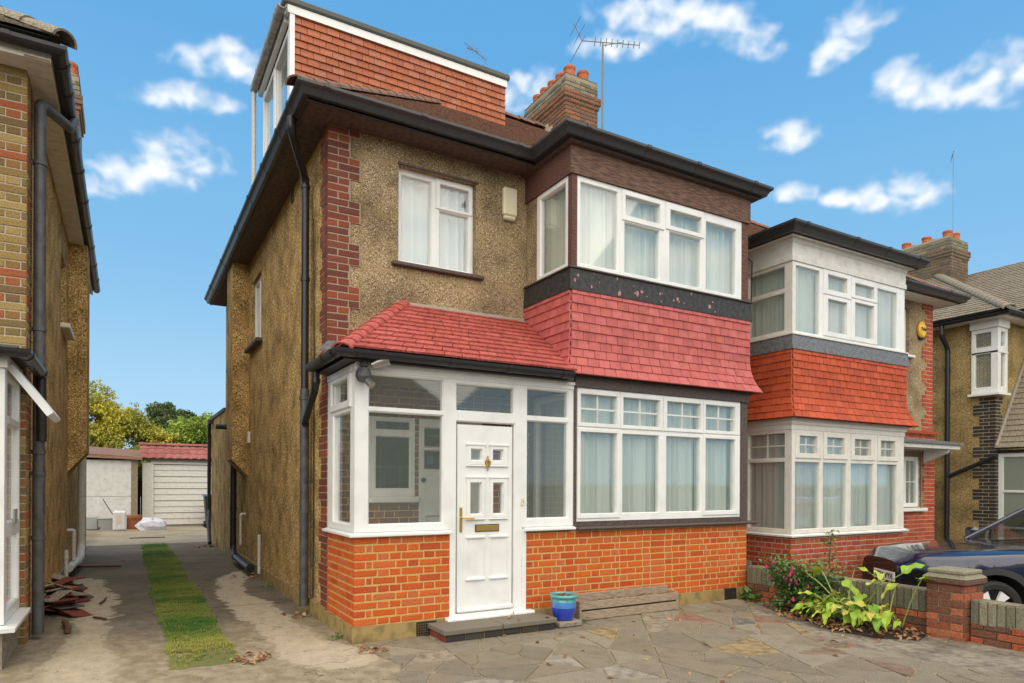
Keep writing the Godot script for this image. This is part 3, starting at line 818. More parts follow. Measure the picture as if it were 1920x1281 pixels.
func dormer(h):
	var zc = -3.1; var zb = -5.2; var xl = .06; var xr = 3.30; var yt = 7.665
	var m = MB.new(); m.box(xl + .5, 5.75, zb, xr - .02, yt + .1, zc - .012); m.box(xl + .02, 5.75, zc - .08, xl + .499, yt + .1, zc - .012); 
	var d = add(h, "roof_extension", m, M["mortar dark"])
	# tile-hung cheek towards the street
	var rows = []; var y = 5.95
	while y < yt - .01:
		var y1 = minf(yt, y + .135)
		rows.append([V(xl + .03, y, zc - .01), V(xr, y, zc - .01), V(xl + .03, y1, zc - .01), V(xr, y1, zc - .01), V(0, .08, 1).normalized()])
		y += .1
	var keep = []
	for r in rows:
		# only what stands above the main roof
		if r[2].y > 6.5: keep.append(r)
	tile_rows(d, keep, .165, M["tile terracotta"])
	m = MB.new(); m.box(xl - .03, 5.7, zc - .05, xl + .035, yt - .002, zc + .022); add(d, "corner_board", m, M["upvc"])
	m = MB.new(); m.box(xl - .06, yt, zc - .1, xr + .02, yt + .105, zc + .03); add(d, "fascia", m, M["upvc"])
	m = MB.new(); m.cbox(xl - .12, yt + .106, zb - .1, xr + .06, yt + .20, zc + .06, .02); add(d, "flat_roof", m, M["felt"])
	m = MB.new(); m.box(xl - .08, yt - .06, zb, xl - .02, yt + .10, zc - .11); add(d, "side_fascia", m, M["upvc old"])
	gutter(d, "gutter", ROUND, [V(xl - .08, yt + .0, zb - .05), V(xl - .08, yt + .0, zc + .08)], -1.0, M["gutter grey"], [[0, .25], [0, .6], [0, .88]])
	# glazed face over the drive
	window(d, "window", west(xl - .005, 5.78, zb + .05), 1.98, 1.8, [R(.10, .12, .88, 1.70), R(1.04, .12, 1.88, 1.70)], [[R(.04, .05, .95, 1.77), R(.10, .12, .88, 1.70)], [R(.98, .05, 1.95, 1.77), R(1.04, .12, 1.88, 1.70)]], M["upvc"], [], .06)
	m = MB.new(); m.hexa([V(-.14, 5.68, zb), V(.04, 5.72, zb), V(.04, 5.72, zc), V(-.14, 5.68, zc)], [V(-.14, 5.71, zb), V(.04, 5.76, zb), V(.04, 5.76, zc), V(-.14, 5.71, zc)]); add(d, "sill_board", m, M["wood grey"])
	pipe(d, "downpipe", [V(xl - .14, yt, zb - .02), V(xl - .14, 5.4, zb - .02)], .034, M["pipe pale"], [[V(xl - .14, 6.2, zb - .02), V(0, 1, 0)]])
	curtain("blind", "pale blind behind the window of the tiled roof extension above the drive", west(xl + .12, 5.95, zb + .2), .7, 1.5, 5, "net white")

func chimney(h, at, w, d, top, tn0 = "brick chimney"):
	# corner «at» is front left; w along x, d along -z
	var m = MB.new(); m.box(at.x + .008, at.y, at.z - d + .008, at.x + w - .008, top, at.z - .008)
	var c = add(h, "chimney_stack", m, M["mortar grey"])
	var gauge = .075; var n = int((top - at.y) / gauge)
	for r in n:
		var y = at.y + r * gauge + .005; var o = 0.0
		if r >= n - 3: o = -.0
		elif r >= n - 5: o = .045
		elif r >= n - 6: o = .022
		var tn = M[tn0] if r < n - 3 else M["brick lichen"]
		if o > 0.0:
			var k = MB.new(); k.box(at.x - o + .008, y - .005, at.z - d - o + .008, at.x + w + o - .008, y + gauge - .005, at.z + o - .008)
			add(c, "oversailing_course", k, M["mortar grey"])
		for f in 2:
			var L = (w if f == 0 else d) + o * 2.0
			var fr = front(at.x - o, y, at.z + o) if f == 0 else west(at.x - o, y, at.z - d - o)
			var x = 0.0; var k = r % 2
			while x < L - .03:
				var bl = minf(.215 if k % 2 == 0 else .1025, L - x)
				if L - x - bl < .05: bl = L - x
				var e = .012 if f == 1 and x + bl > L - .001 else 0.0
				add(c, "brick", brick_mesh(bl - e, .064, .025, rng.randi() % 4), pick(tn), fr * Transform3D(Basis(), V(x, 0, -.02)))
				x += bl + .011; k += 1
	m = MB.new(); m.hexa([V(at.x, top, at.z - d), V(at.x + w, top, at.z - d), V(at.x + w, top, at.z), V(at.x, top, at.z)], [V(at.x + .12, top + .09, at.z - d + .12), V(at.x + w - .12, top + .09, at.z - d + .12), V(at.x + w - .12, top + .09, at.z - .12), V(at.x + .12, top + .09, at.z - .12)])
	add(c, "mortar_flaunching", m, M["brick lichen"][1])
	for i in 5:
		for s in 2:
			if s == 1 and i > 2: continue
			var p = V(at.x + w * (.3 if s == 0 else .72), top + .02, at.z - .2 - i * (d - .4) / 4.0)
			m = MB.new(); var r = .115
			m.lathe([Vector2(r * .95, 0), Vector2(r * .92, .16), Vector2(r * 1.0, .18), Vector2(r * 1.02, .21), Vector2(r * .98, .23), Vector2(r * .8, .23), Vector2(r * .78, .05), Vector2(0, .05)], p, 18)
			add(c, "chimney_pot", m, M["chimney pot"])

func aerial(h, called, foot, ht, near):
	var m = MB.new(); var top = foot + V(0, ht, 0)
	m.tube([foot, top], .017 if near else .005, 8)
	var a = add(h, called, m, M["aerial"])
	var dir = V(.96, .10, .26).normalized() if near else V(.86, .12, -.5).normalized()
	var side = dir.cross(Vector3.UP).normalized(); var L = .80 if near else .75
	m = MB.new(); var b0 = top - dir * (.42 if near else .1); var b1 = top + dir * L * .95
	var th = 1.0 if near else .55
	m.tube([b0, b1], .009 * th, 6); m.tube([top + V(0, -.06, 0), top + dir * .4 + V(0, .03, 0)], .008, 6)
	add(a, "boom", m, M["aerial"])
	for i in 9:
		var p = b0.lerp(b1, .22 + .78 * i / 8.0); m = MB.new()
		var o = Vector3.UP.rotated(dir, .35)
		m.tube([p - o * (.075 - i * .002), p + o * (.075 - i * .002)], .008 * th, 6)
		add(a, "director", m, M["aerial"])
	for s in ([-1, 1] if near else []):
		m = MB.new()
		var u = (Vector3.UP * s + -dir * .55).normalized()
		for k in 2:
			var q = b0 + u * (.12 + k * .16)
			m.tube([q - side * .3, q + side * .3], .005 * th, 5)
		m.tube([b0, b0 + u * .34], .009, 6)
		add(a, "reflector", m, M["aerial"])
	if near:
		m = MB.new(); m.box(foot.x - .1, foot.y + .35, foot.z - .02, foot.x + .03, foot.y + .38, foot.z + .02); m.box(foot.x - .1, foot.y + .1, foot.z - .02, foot.x + .03, foot.y + .13, foot.z + .02)
		add(a, "bracket", m, M["aerial"])

func bay(h):
	var x0 = 2.4; var x1 = 5.2; var m = MB.new()
	# ground floor brick wall under the window
	brickwork(h, "brick_wall", front(1.83, .143, 0), 3.37, 11, .0735, M["brick orange"], M["mortar yellow"], [], .22, 1, .0145, [0.0, 0.004])
	m = MB.new(); m.box(x1 - .2, .143, -.94, x1 - .002, .95, -.221); add(h, "bay_return_wall", m, M["mortar yellow"])
	# cheek of the bay inside the porch
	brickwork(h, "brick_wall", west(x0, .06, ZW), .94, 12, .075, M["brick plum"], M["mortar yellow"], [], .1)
	# sill, window, head
	m = MB.new(); m.cbox(2.47, .965, -.1, 5.34, 1.0, .075, .012); add(h, "window_sill", m, M["brown paint"])
	m = MB.new(); m.box(2.45, .95, -.2, 5.198, .966, .0); add(h, "sill_bedding", m, M["mortar strip"])
	var wx = 2.478; var W = 2.59; var holes = []; var sash = []
	var cx = [[.052, .562], [.652, 1.206], [1.325, 1.882], [1.965, 2.488]]
	for c in cx:
		holes.append(R(c[0], .085, c[1], .99)); holes.append(R(c[0], 1.095, c[1], 1.41))
	sash.append([R(.008, .03, .605, 1.035), holes[0]]); sash.append([R(1.925, .03, 2.575, 1.035), holes[6]])
	for i in 4: sash.append([R([.008, .61, 1.265, 1.925][i], 1.05, [.605, 1.255, 1.92, 2.575][i], 1.47), holes[i * 2 + 1]])
	window(h, "window", front(wx, 1.06, .005), W, 1.48, holes, sash, M["upvc"], [[1, 2, 2], [3, 2, 2], [5, 2, 2], [7, 2, 2]], .07, "glass", .008, .014)
	m = MB.new(); m.box(2.44, 1.0, -.06, 2.477, 2.62, .012); m.box(5.069, 1.0, -.1, 5.2, 2.62, .008); m.box(2.478, 1.001, -.06, 5.068, 1.059, .0); add(h, "window_post", m, M["brown paint"])
	m = MB.new(); m.box(2.44, 2.542, -.94, 5.2, 2.66, .035); m.box(5.1, 1.0, -.94, 5.199, 2.54, -.101); add(h, "bay_beam", m, M["brown paint"])
	for i in 4:
		curtain("net_curtain", "%s net curtain with a lace hem in the ground floor bay window" % ["leftmost sage green", "second from left aqua", "third from left aqua", "rightmost aqua"][i], front(wx + cx[i][0] - .04, 1.09, -.13), cx[i][1] - cx[i][0] + .08, 1.42, 6.5, "net aqua", .0, true)
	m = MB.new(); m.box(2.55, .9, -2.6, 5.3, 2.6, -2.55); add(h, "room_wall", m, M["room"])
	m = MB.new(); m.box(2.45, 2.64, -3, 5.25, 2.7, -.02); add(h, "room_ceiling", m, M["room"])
	# side light of the bay, inside the porch
	window(h, "window", west(x0 + .06, 1.0, -.86), .80, 1.5, [R(.07, .07, .73, 1.43)], [], M["upvc old"], [], .06)
	curtain("net_curtain", "shaded green net curtain in the bay side window inside the porch", west(x0 + .2, 1.02, -.84), .78, 1.46, 7, "net warm", .0, true)
	# tile hanging
	m = MB.new(); m.box(x0 + .004, 2.661, -.94, x1 - .004, 3.66, -.004)
	var sk = add(h, "tile_hanging", m, M["mortar dark"])
	hung(sk, x0, x1, -.94, 3.655, 2.655, 10, .115, M["tile rose"], .158)
	# lead apron with flaking paint
	m = MB.new(); m.sweep([Vector2(.004, 3.60), Vector2(.046, 3.60), Vector2(.03, 3.838), Vector2(.004, 3.838)], [V(x0, 0, -.94), V(x0, 0, 0), V(x1, 0, 0), V(x1, 0, -.94)], -1.0)
	var ap = add(h, "lead_apron", m, M["lead black"])
	m = MB.new(); var r2 = RandomNumberGenerator.new(); r2.seed = 3
	for i in 30:
		var cl = [2.47, 2.72, 3.08, 3.3, 3.36, 3.62, 3.9, 4.05, 4.1, 4.45, 4.5][i % 11]
		var px = cl + r2.randf_range(-.09, .09); var py = 3.73 + r2.randf_range(-.10, .085); var pts = []; var rr = r2.randf_range(.004, .026) * (1.3 if i % 3 == 0 else .7)
		for k in 6: pts.append(V(px + cos(k * 1.047) * rr * r2.randf_range(.5, 1.2), py + sin(k * 1.047) * rr * r2.randf_range(.6, 1.5), .0465 - (py - 3.6) * .068 + .0015))
		m.face(pts, V(px, py, -1))
	stuff(add(ap, "paint_flakes", m, M["flaking paint"]))
	m = MB.new(); m.sweep([Vector2(-.02, 3.839), Vector2(.05, 3.839), Vector2(.05, 3.855), Vector2(-.02, 3.87)], [V(x0, 0, -.94), V(x0, 0, 0), V(x1, 0, 0), V(x1, 0, -.94)], -1.0); add(h, "sill_cover", m, M["brown paint"])
	# first floor windows
	var hx = [[.055, .565], [.68, 1.20], [1.37, 1.88], [1.98, 2.51]]
	holes = [R(hx[0][0], .045, hx[0][1], .935), R(hx[1][0], .045, hx[1][1], .615), R(hx[1][0], .70, hx[1][1], .925), R(hx[2][0], .045, hx[2][1], .64), R(hx[2][0], .715, hx[2][1], .905), R(hx[3][0], .045, hx[3][1], .885)]
	window(h, "window", front(2.47, 3.872, .004), 2.61, 1.0, holes, [[R(.63, .635, 1.27, .985), holes[2]], [R(1.30, .66, 1.93, .985), holes[4]]], M["upvc"], [], .07, "glass", .01, .014)
	window(h, "window", west(x0 - .006, 3.872, -.70), .64, 1.0, [R(.075, .05, .585, .94)], [], M["upvc"], [], .06)
	m = MB.new(); m.box(x0 - .004, 3.871, -.059, 2.469, 4.88, .012); add(h, "corner_post", m, M["wood dark"])
	m = MB.new(); m.box(5.081, 3.871, -.2, 5.2, 4.88, .006); m.box(5.12, 3.871, -.94, 5.199, 4.88, -.201); add(h, "corner_post", m, M["wood dark"])
	m = MB.new(); m.box(x0 - .002, 3.66, -.94, 2.46, 4.88, -.705); add(h, "bay_cheek", m, M["pebbledash"])
	m = MB.new(); m.box(x0 - .025, 4.875, -.0, x1 + .02, 5.19, .03); add(h, "bay_fascia", m, M["wood bay front"])
	m = MB.new(); m.box(x0 - .026, 4.875, -.94, x0 + .0, 5.19, -.001); add(h, "bay_fascia", m, M["wood dark"]); m = MB.new(); m.box(x1 - .01, 4.875, -.94, x1 + .02, 5.19, -.001); add(h, "bay_fascia", m, M["wood dark"])
	m = MB.new(); m.box(2.43, 3.70, -.95, 5.18, 3.868, -.08); add(h, "bay_floor", m, M["room"])
	for i in 4:
		curtain("net_curtain", "%s white net curtain in the upstairs bay window" % ["leftmost", "second from left", "third from left", "rightmost"][i], front(2.47 + hx[i][0] - .05, 3.88, -.14), hx[i][1] - hx[i][0] + .12, .97, 6, "net white", .0)
	curtain("net_curtain", "cream net curtain in the narrow side light of the upstairs bay", west(x0 + .13, 3.88, -.67), .56, .97, 5, "net warm")
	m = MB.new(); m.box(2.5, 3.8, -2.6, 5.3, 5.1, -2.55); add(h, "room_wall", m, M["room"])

func porch(h):
	var UPV = M["upvc"]
	# dwarf walls
	brickwork(h, "brick_wall", front(.003, .151, 0), .950, 11, .075, M["brick orange"], M["mortar yellow"], [], .1, 0, .0145, [0.007, 0.0])
	brickwork(h, "brick_wall", west(0, .151, -.94), .936, 11, .075, M["brick orange"], M["mortar yellow"], [], .1, 1, .0145, [0.0, -.0265])
	var m = MB.new()
	m.sweep([Vector2(-.1, .977), Vector2(.055, .977), Vector2(.06, .983), Vector2(.06, 1.0), Vector2(-.02, 1.018), Vector2(-.1, 1.018)], [V(0, 0, -.94), V(0, 0, 0), V(.953, 0, 0)], -1.0)
	add(h, "porch_sill", m, UPV); m = MB.new()
	m.sweep([Vector2(-.1, .977), Vector2(.055, .977), Vector2(.06, .983), Vector2(.06, 1.0), Vector2(-.02, 1.018), Vector2(-.1, 1.018)], [V(1.805, 0, 0), V(2.44, 0, 0)], -1.0)
	add(h, "porch_sill", m, UPV)
	# front frame: left light
	window(h, "porch_window", front(0.0, 1.018, 0), .955, 1.485, [R(.138, .075, .875, 1.115), R(.138, 1.17, .875, 1.462)], [], UPV, [], .07, "glass", .014)
	# side light with a top-hung casement
	window(h, "porch_window", west(-.005, 1.018, -.94), .872, 1.485, [R(.215, .075, .80, 1.12), R(.215, 1.235, .77, 1.44)], [[R(.15, 1.165, .85, 1.478), R(.215, 1.235, .77, 1.44)]], UPV, [], .07, "glass", .012, .02)
	m = MB.new(); m.box(-.0045, 1.018, -.067, .0, 2.503, .004); add(h, "corner_trim", m, UPV)
	# over the door and to its right
	window(h, "porch_window", front(.955, 2.145, .0), .83, .358, [R(.075, .06, .725, .315)], [], UPV, [], .07, "glass", .012)
	window(h, "porch_window", front(1.785, 1.018, .0), .655, 1.485, [R(.07, .095, .575, 1.115), R(.07, 1.18, .575, 1.455)], [], UPV, [], .07, "glass", .014)
	m = MB.new(); m.cbox(-.006, 2.503, -.09, 2.445, 2.58, .012, .008); m.cbox(-.012, 2.503, -.94, .06, 2.58, -.091, .008); m.box(0.0, 2.555, .0121, 2.44, 2.585, .03)
	add(h, "porch_beam", m, UPV)
	m = MB.new(); m.box(.07, 2.52, -.94, 2.39, 2.56, -.092); add(h, "porch_ceiling", m, M["ceiling"])
	m = MB.new(); m.box(.05, .10, -.94, 2.39, .15, -.06); add(h, "porch_floor", m, M["carpet"])
	# inside: old window, inner door and brick dado
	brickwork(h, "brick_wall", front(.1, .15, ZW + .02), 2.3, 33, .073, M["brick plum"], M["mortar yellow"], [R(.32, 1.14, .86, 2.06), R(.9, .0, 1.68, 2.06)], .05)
	window(h, "inner_window", front(.42, 1.33, ZW + .035), .53, .86, [R(.09, .09, .47, .645), R(.09, .73, .47, .81)], [], M["upvc old"], [], .08, "glass dim", .01)
	m = MB.new(); m.cbox(.36, 1.26, ZW, .985, 1.328, ZW + .10, .01); add(h, "inner_sill", m, M["upvc old"])
	m = MB.new(); m.board(.77, 2.04, [R(.07, 1.485, .56, 1.685), R(.07, 1.735, .56, 1.94), R(.1, .25, .32, .95), R(.42, .25, .66, .95)], .05, .015)
	var d = add(h, "inner_door", m, M["upvc old"], front(1.0, .15, ZW + .04))
	m = MB.new(); m.box(.1, .2, -.03, .68, 1.05, -.026); add(d, "door_panel", m, M["upvc old"])
	m = MB.new(); m.quad(V(.06, 1.48, -.02), V(.57, 1.48, -.02), V(.57, 1.945, -.02), V(.06, 1.945, -.02)); add(d, "pane", m, M["glass dim"])
	m = MB.new(); m.lathe([Vector2(0, .04), Vector2(.025, .03), Vector2(.028, .015), Vector2(.012, 0)], V(.045, 1.36, 0), 12, Basis(V(1, 0, 0), V(0, 0, 1), V(0, -1, 0))); add(d, "door_knob", m, M["plastic black"])
	m = MB.new(); m.box(.3, .15, -2.5, 2.4, 2.6, -2.45); add(h, "hall_wall", m, M["room"])
	# roof
	var y0 = 2.665; var z0 = .165; var xl = -.17
	var apex = V(.80, 3.43, ZW); var el = V(xl, y0, z0); var er = V(2.36, y0, z0); var rr = V(2.36, 3.43, ZW); var bl = V(xl, y0, ZW + .02)
	m = MB.new(); var ins = V(1.2, 2.0, -.8)
	m.face([el, er, rr, apex], ins); m.face([bl, el, apex], ins); m.face([el, er, V(2.36, y0, ZW), bl], V(1, 9, 0))
	var rf = add(h, "porch_roof", m, M["tile dark"])
	tile_rows(rf, slope_rows(el, er, rr, apex, .124), .20, M["tile rose roof"], .019)
	tile_rows(rf, slope_rows(bl, el, apex + V(0, 0, .01), apex, .124), .168, M["tile rose roof"], .012)
	cap_tiles(rf, "hip_tile", el + V(.01, .0, -.01), apex + V(.01, .0, 0), 11, .088, M["tile rose roof"], .62)
	m = MB.new(); m.hexa([V(.74, 3.42, ZW), V(2.4, 3.42, ZW), V(2.4, 3.41, ZW + .045), V(.74, 3.41, ZW + .045)], [V(.74, 3.475, ZW), V(2.4, 3.475, ZW), V(2.4, 3.455, ZW + .02), V(.74, 3.455, ZW + .02)]); add(rf, "mortar_fillet", m, M["mortar strip"])
	m = MB.new()
	for i in 3: m.face([V(-.03 - .05 * i, 2.70 + i * .06, ZW + .022), V(.18 - .04 * i, 2.74 + i * .07, ZW + .03), V(.2 - .06 * i, 2.88 + i * .04, ZW + .026), V(-.02, 2.84 + i * .05, ZW + .024)], V(0, 2, -3))
	add(rf, "lead_soaker", m, M["lead"])
	m = MB.new(); m.sweep([Vector2(-.02, 2.58), Vector2(.0, 2.58), Vector2(0, 2.67), Vector2(-.02, 2.67)], [V(xl + .03, 0, ZW), V(xl + .03, 0, .12), V(2.36, 0, .12)], -1.0)
	m.box(xl + .03, 2.586, -.9, 0.0, 2.60, .1); m.box(-.0, 2.586, .031, 2.36, 2.60, .1)
	add(rf, "fascia", m, M["black paint"])
	gutter(rf, "gutter", ROUND, [V(xl + .03, 2.598, ZW + .1), V(xl + .03, 2.598, .12), V(2.30, 2.598, .12)], -1.0, M["gutter black"], [[0, .6], [0, .93], [1, .05], [1, .42], [1, .68], [1, .95]])
	# camera with two lamps under the corner
	m = MB.new(); m.lathe([Vector2(0, .0), Vector2(.035, .0), Vector2(.045, -.03), Vector2(.03, -.05)], V(.06, 2.58, .07), 16); m.lathe([Vector2(.0, .075), Vector2(.05, .06), Vector2(.07, .015), Vector2(.07, -.02), Vector2(.05, -.062), Vector2(0, -.075)], V(.055, 2.46, .075), 18)
	var cm = add(h, "security_light", m, M["pipe grey"])
	m = MB.new(); var hd = Basis().rotated(V(0, 0, 1), -1.15).rotated(V(0, 1, 0), -.3)
	m.lathe([Vector2(0, -.08), Vector2(.035, -.07), Vector2(.055, 0), Vector2(.062, .09), Vector2(.05, .09), Vector2(.0, .07)], V(.18, 2.575, .12), 16, hd); add(cm, "lamp_head", m, M["steel"])
	m = MB.new(); var h2 = Basis().rotated(V(1, 0, 0), 2.3).rotated(V(0, 0, 1), .4)
	m.lathe([Vector2(0, 0), Vector2(.035, 0), Vector2(.035, .09), Vector2(.026, .095), Vector2(0, .09)], V(.08, 2.41, .10), 14, h2); add(cm, "camera_head", m, M["steel"])

func front_door(h):
	var UPV = M["upvc"]; var m = MB.new()
	# frame
	m.board(.83, 2.02, [R(.075, .05, .735, 1.965)], .075, .012)
	var fr = add(h, "door_frame", m, UPV, front(.955, .125, .002))
	m = MB.new(); m.cbox(.90, .105, -.05, 1.90, .155, .10, .012); add(fr, "threshold", m, UPV, Transform3D(Basis(), V(-.955, -.125, -.002)))
	m = MB.new(); m.box(1.78, .12, -.02, 1.832, 1.0, .012); add(h, "door_trim", m, UPV)
	# leaf
	var L = front(1.045, .185, -.022); var w = .63; var ht = 1.88
	var gh = [R(.155, 1.53, .265, 1.63), R(.405, 1.53, .51, 1.63), R(.15, .985, .26, 1.29), R(.41, .985, .515, 1.29)]
	m = MB.new(); m.board(w, ht, gh, .045, .006); var d = add(h, "front_door", m, UPV, L)
	var mould = [R(.105, 1.475, .305, 1.675), R(.37, 1.475, .57, 1.675), R(.105, .935, .305, 1.345), R(.37, .935, .57, 1.345)]
	for i in 4:
		m = MB.new(); m.ring(mould[i], gh[i].grow(.006), 0.0, .02, .007)
		m.cbox(mould[i].position.x - .012, mould[i].end.y - .004, 0, mould[i].end.x + .012, mould[i].end.y + .02, .028, .006); m.cbox(mould[i].position.x - .01, mould[i].position.y - .014, 0, mould[i].end.x + .01, mould[i].position.y + .002, .024, .006)
		add(d, "door_moulding", m, UPV)
		m = MB.new(); var r = gh[i]
		for z in [-.02, -.034]: m.quad(V(r.position.x, r.position.y, z), V(r.end.x, r.position.y, z), V(r.end.x, r.end.y, z), V(r.position.x, r.end.y, z))
		add(d, "pane", m, M["glass"])
	for x in [.105, .37]:
		m = MB.new(); m.ring(R(x, .33, x + .2, .74), R(x + .016, .346, x + .184, .724), 0, .008, .004)
		m.cbox(x - .01, .735, 0, x + .21, .76, .024, .006); m.cbox(x - .01, .31, 0, x + .21, .335, .024, .006); add(d, "door_moulding", m, UPV)
	m = MB.new(); m.cbox(-.005, .0, .0, w + .005, .045, .035, .012); add(d, "weather_bar", m, UPV)
	# letterbox
	m = MB.new(); m.cbox(.20, .80, 0, .475, .875, .012, .004); var lb = add(d, "letterbox", m, M["plastic black"])
	m = MB.new(); m.cbox(.21, .81, .012, .465, .865, .018, .003); add(lb, "letterbox_flap", m, M["brass"])
	# urn knocker
	m = MB.new()
	m.lathe([Vector2(0, -.085), Vector2(.006, -.08), Vector2(.009, -.07), Vector2(.004, -.06), Vector2(.012, -.05), Vector2(.03, -.01), Vector2(.036, .015), Vector2(.03, .022), Vector2(.014, .028), Vector2(.008, .045), Vector2(.012, .055), Vector2(.006, .066), Vector2(.0, .075)], V(.335, 1.50, .018), 14, Basis(V(1, 0, 0), V(0, 1, 0), V(0, 0, .45)))
	add(d, "door_knocker", m, M["brass"])
	m = MB.new(); m.cbox(.025, .80, 0, .055, 1.05, .01, .004); var hp = add(d, "handle_plate", m, M["brass"])
	m = MB.new(); m.tube(polyline([V(.04, .945, .01), V(.04, .945, .05), V(.17, .942, .05)], .02), .009, 10); m.lathe([Vector2(.012, 0), Vector2(.012, .004), Vector2(0, .004)], V(.04, .87, .01), 10, Basis(V(1, 0, 0), V(0, 0, 1), V(0, -1, 0))); add(hp, "door_handle", m, M["brass"])
	# bell push
	m = MB.new(); m.cbox(1.77, 1.245, .003, 1.80, 1.33, .025, .006); var bp = add(h, "bell_push", m, M["plastic cream"])
	m = MB.new(); m.cbox(1.778, 1.275, .025, 1.792, 1.30, .029, .003); add(bp, "button", m, M["brass"])

func main_pipes(h):
	# rainwater pipe by the corner
	var z = -1.62; var x = -.085
	pipe(h, "downpipe", polyline([V(-.36, 5.22, -1.05), V(-.36, 5.08, -1.05), V(x, 4.86, z), V(x, 2.5, z)], .07), .042, M["gutter black"], [[V(x, 4.78, z), V(0, 1, 0)], [V(x, 3.75, z), V(0, 1, 0)]])
	pipe(h, "downpipe", [V(x, 2.52, z), V(x, .1, z)], .05, M["pipe grey"], [[V(x, 2.42, z), V(0, 1, 0)], [V(x, 1.15, z), V(0, 1, 0)]])
	pipe(h, "downpipe", polyline([V(-.16, 2.62, -.80), V(-.16, 2.45, -.80), V(x, 2.14, z + .01), V(x, 2.0, z + .01)], .07), .038, M["gutter black"], [[V(-.16, 2.5, -.80), V(0, 1, 0)]])
	pipe(h, "cable", [V(x + .06, 4.4, z + .12), V(x + .07, 3.0, z + .13), V(x + .07, 1.2, z + .13), V(x + .07, .2, z + .12)], .008, M["plastic black"], [], 6)
	# soil pipe under the corbel
	pipe(h, "soil_pipe", polyline([V(-.13, 1.82, -7.0), V(-.13, .26, -7.0), V(-.13, .16, -6.75), V(-.13, .12, -5.0)], .09), .055, M["gutter black"], [[V(-.13, 1.0, -7.0), V(0, 1, 0)], [V(-.13, .16, -6.7), V(0, 0, 1)], [V(-.13, .14, -5.05), V(0, 0, 1)]])
	pipe(h, "waste_pipe", polyline([V(-.0, .92, -6.45), V(-.08, .92, -6.45), V(-.08, .38, -6.45)], .03), .022, M["pipe pale"], [[V(-.08, .55, -6.45), V(0, 1, 0)]])
	pipe(h, "standpipe", [V(-.07, .10, -4.62), V(-.07, .64, -4.62), V(-.07, .68, -4.62)], .024, M["pipe pale"], [[V(-.07, .55, -4.62), V(0, 1, 0)]])
	pipe(h, "rear_downpipe", polyline([V(-.09, 2.95, -11.5), V(-.09, 2.75, -11.5), V(-.07, 2.6, -11.7), V(-.07, .75, -11.7), V(-.12, .5, -11.3), V(-.18, .1, -10.4)], .08), .042, M["gutter black"], [[V(-.07, 2.0, -11.7), V(0, 1, 0)]])
	var m = MB.new(); m.cbox(-.13, 2.86, -11.6, -.02, 2.975, -11.35, .01); add(h, "hopper_head", m, M["gutter worn"])
	pipe(h, "vent_pipe", [V(.02, 2.62, -8.95), V(-.22, 2.62, -8.95)], .05, M["plastic black"], [[V(-.02, 2.62, -8.95), V(1, 0, 0)]])
	m = MB.new(); m.cbox(-.035, 2.14, -6.09, .0, 2.33, -5.96, .005); m.box(-.04, 2.18, -6.06, -.034, 2.21, -5.99); add(h, "switch_box", m, M["plastic white"])
	m = MB.new(); m.box(-.012, 5.02, -2.76, .0, 5.17, -2.62); add(h, "air_vent", m, M["soffit dark"])

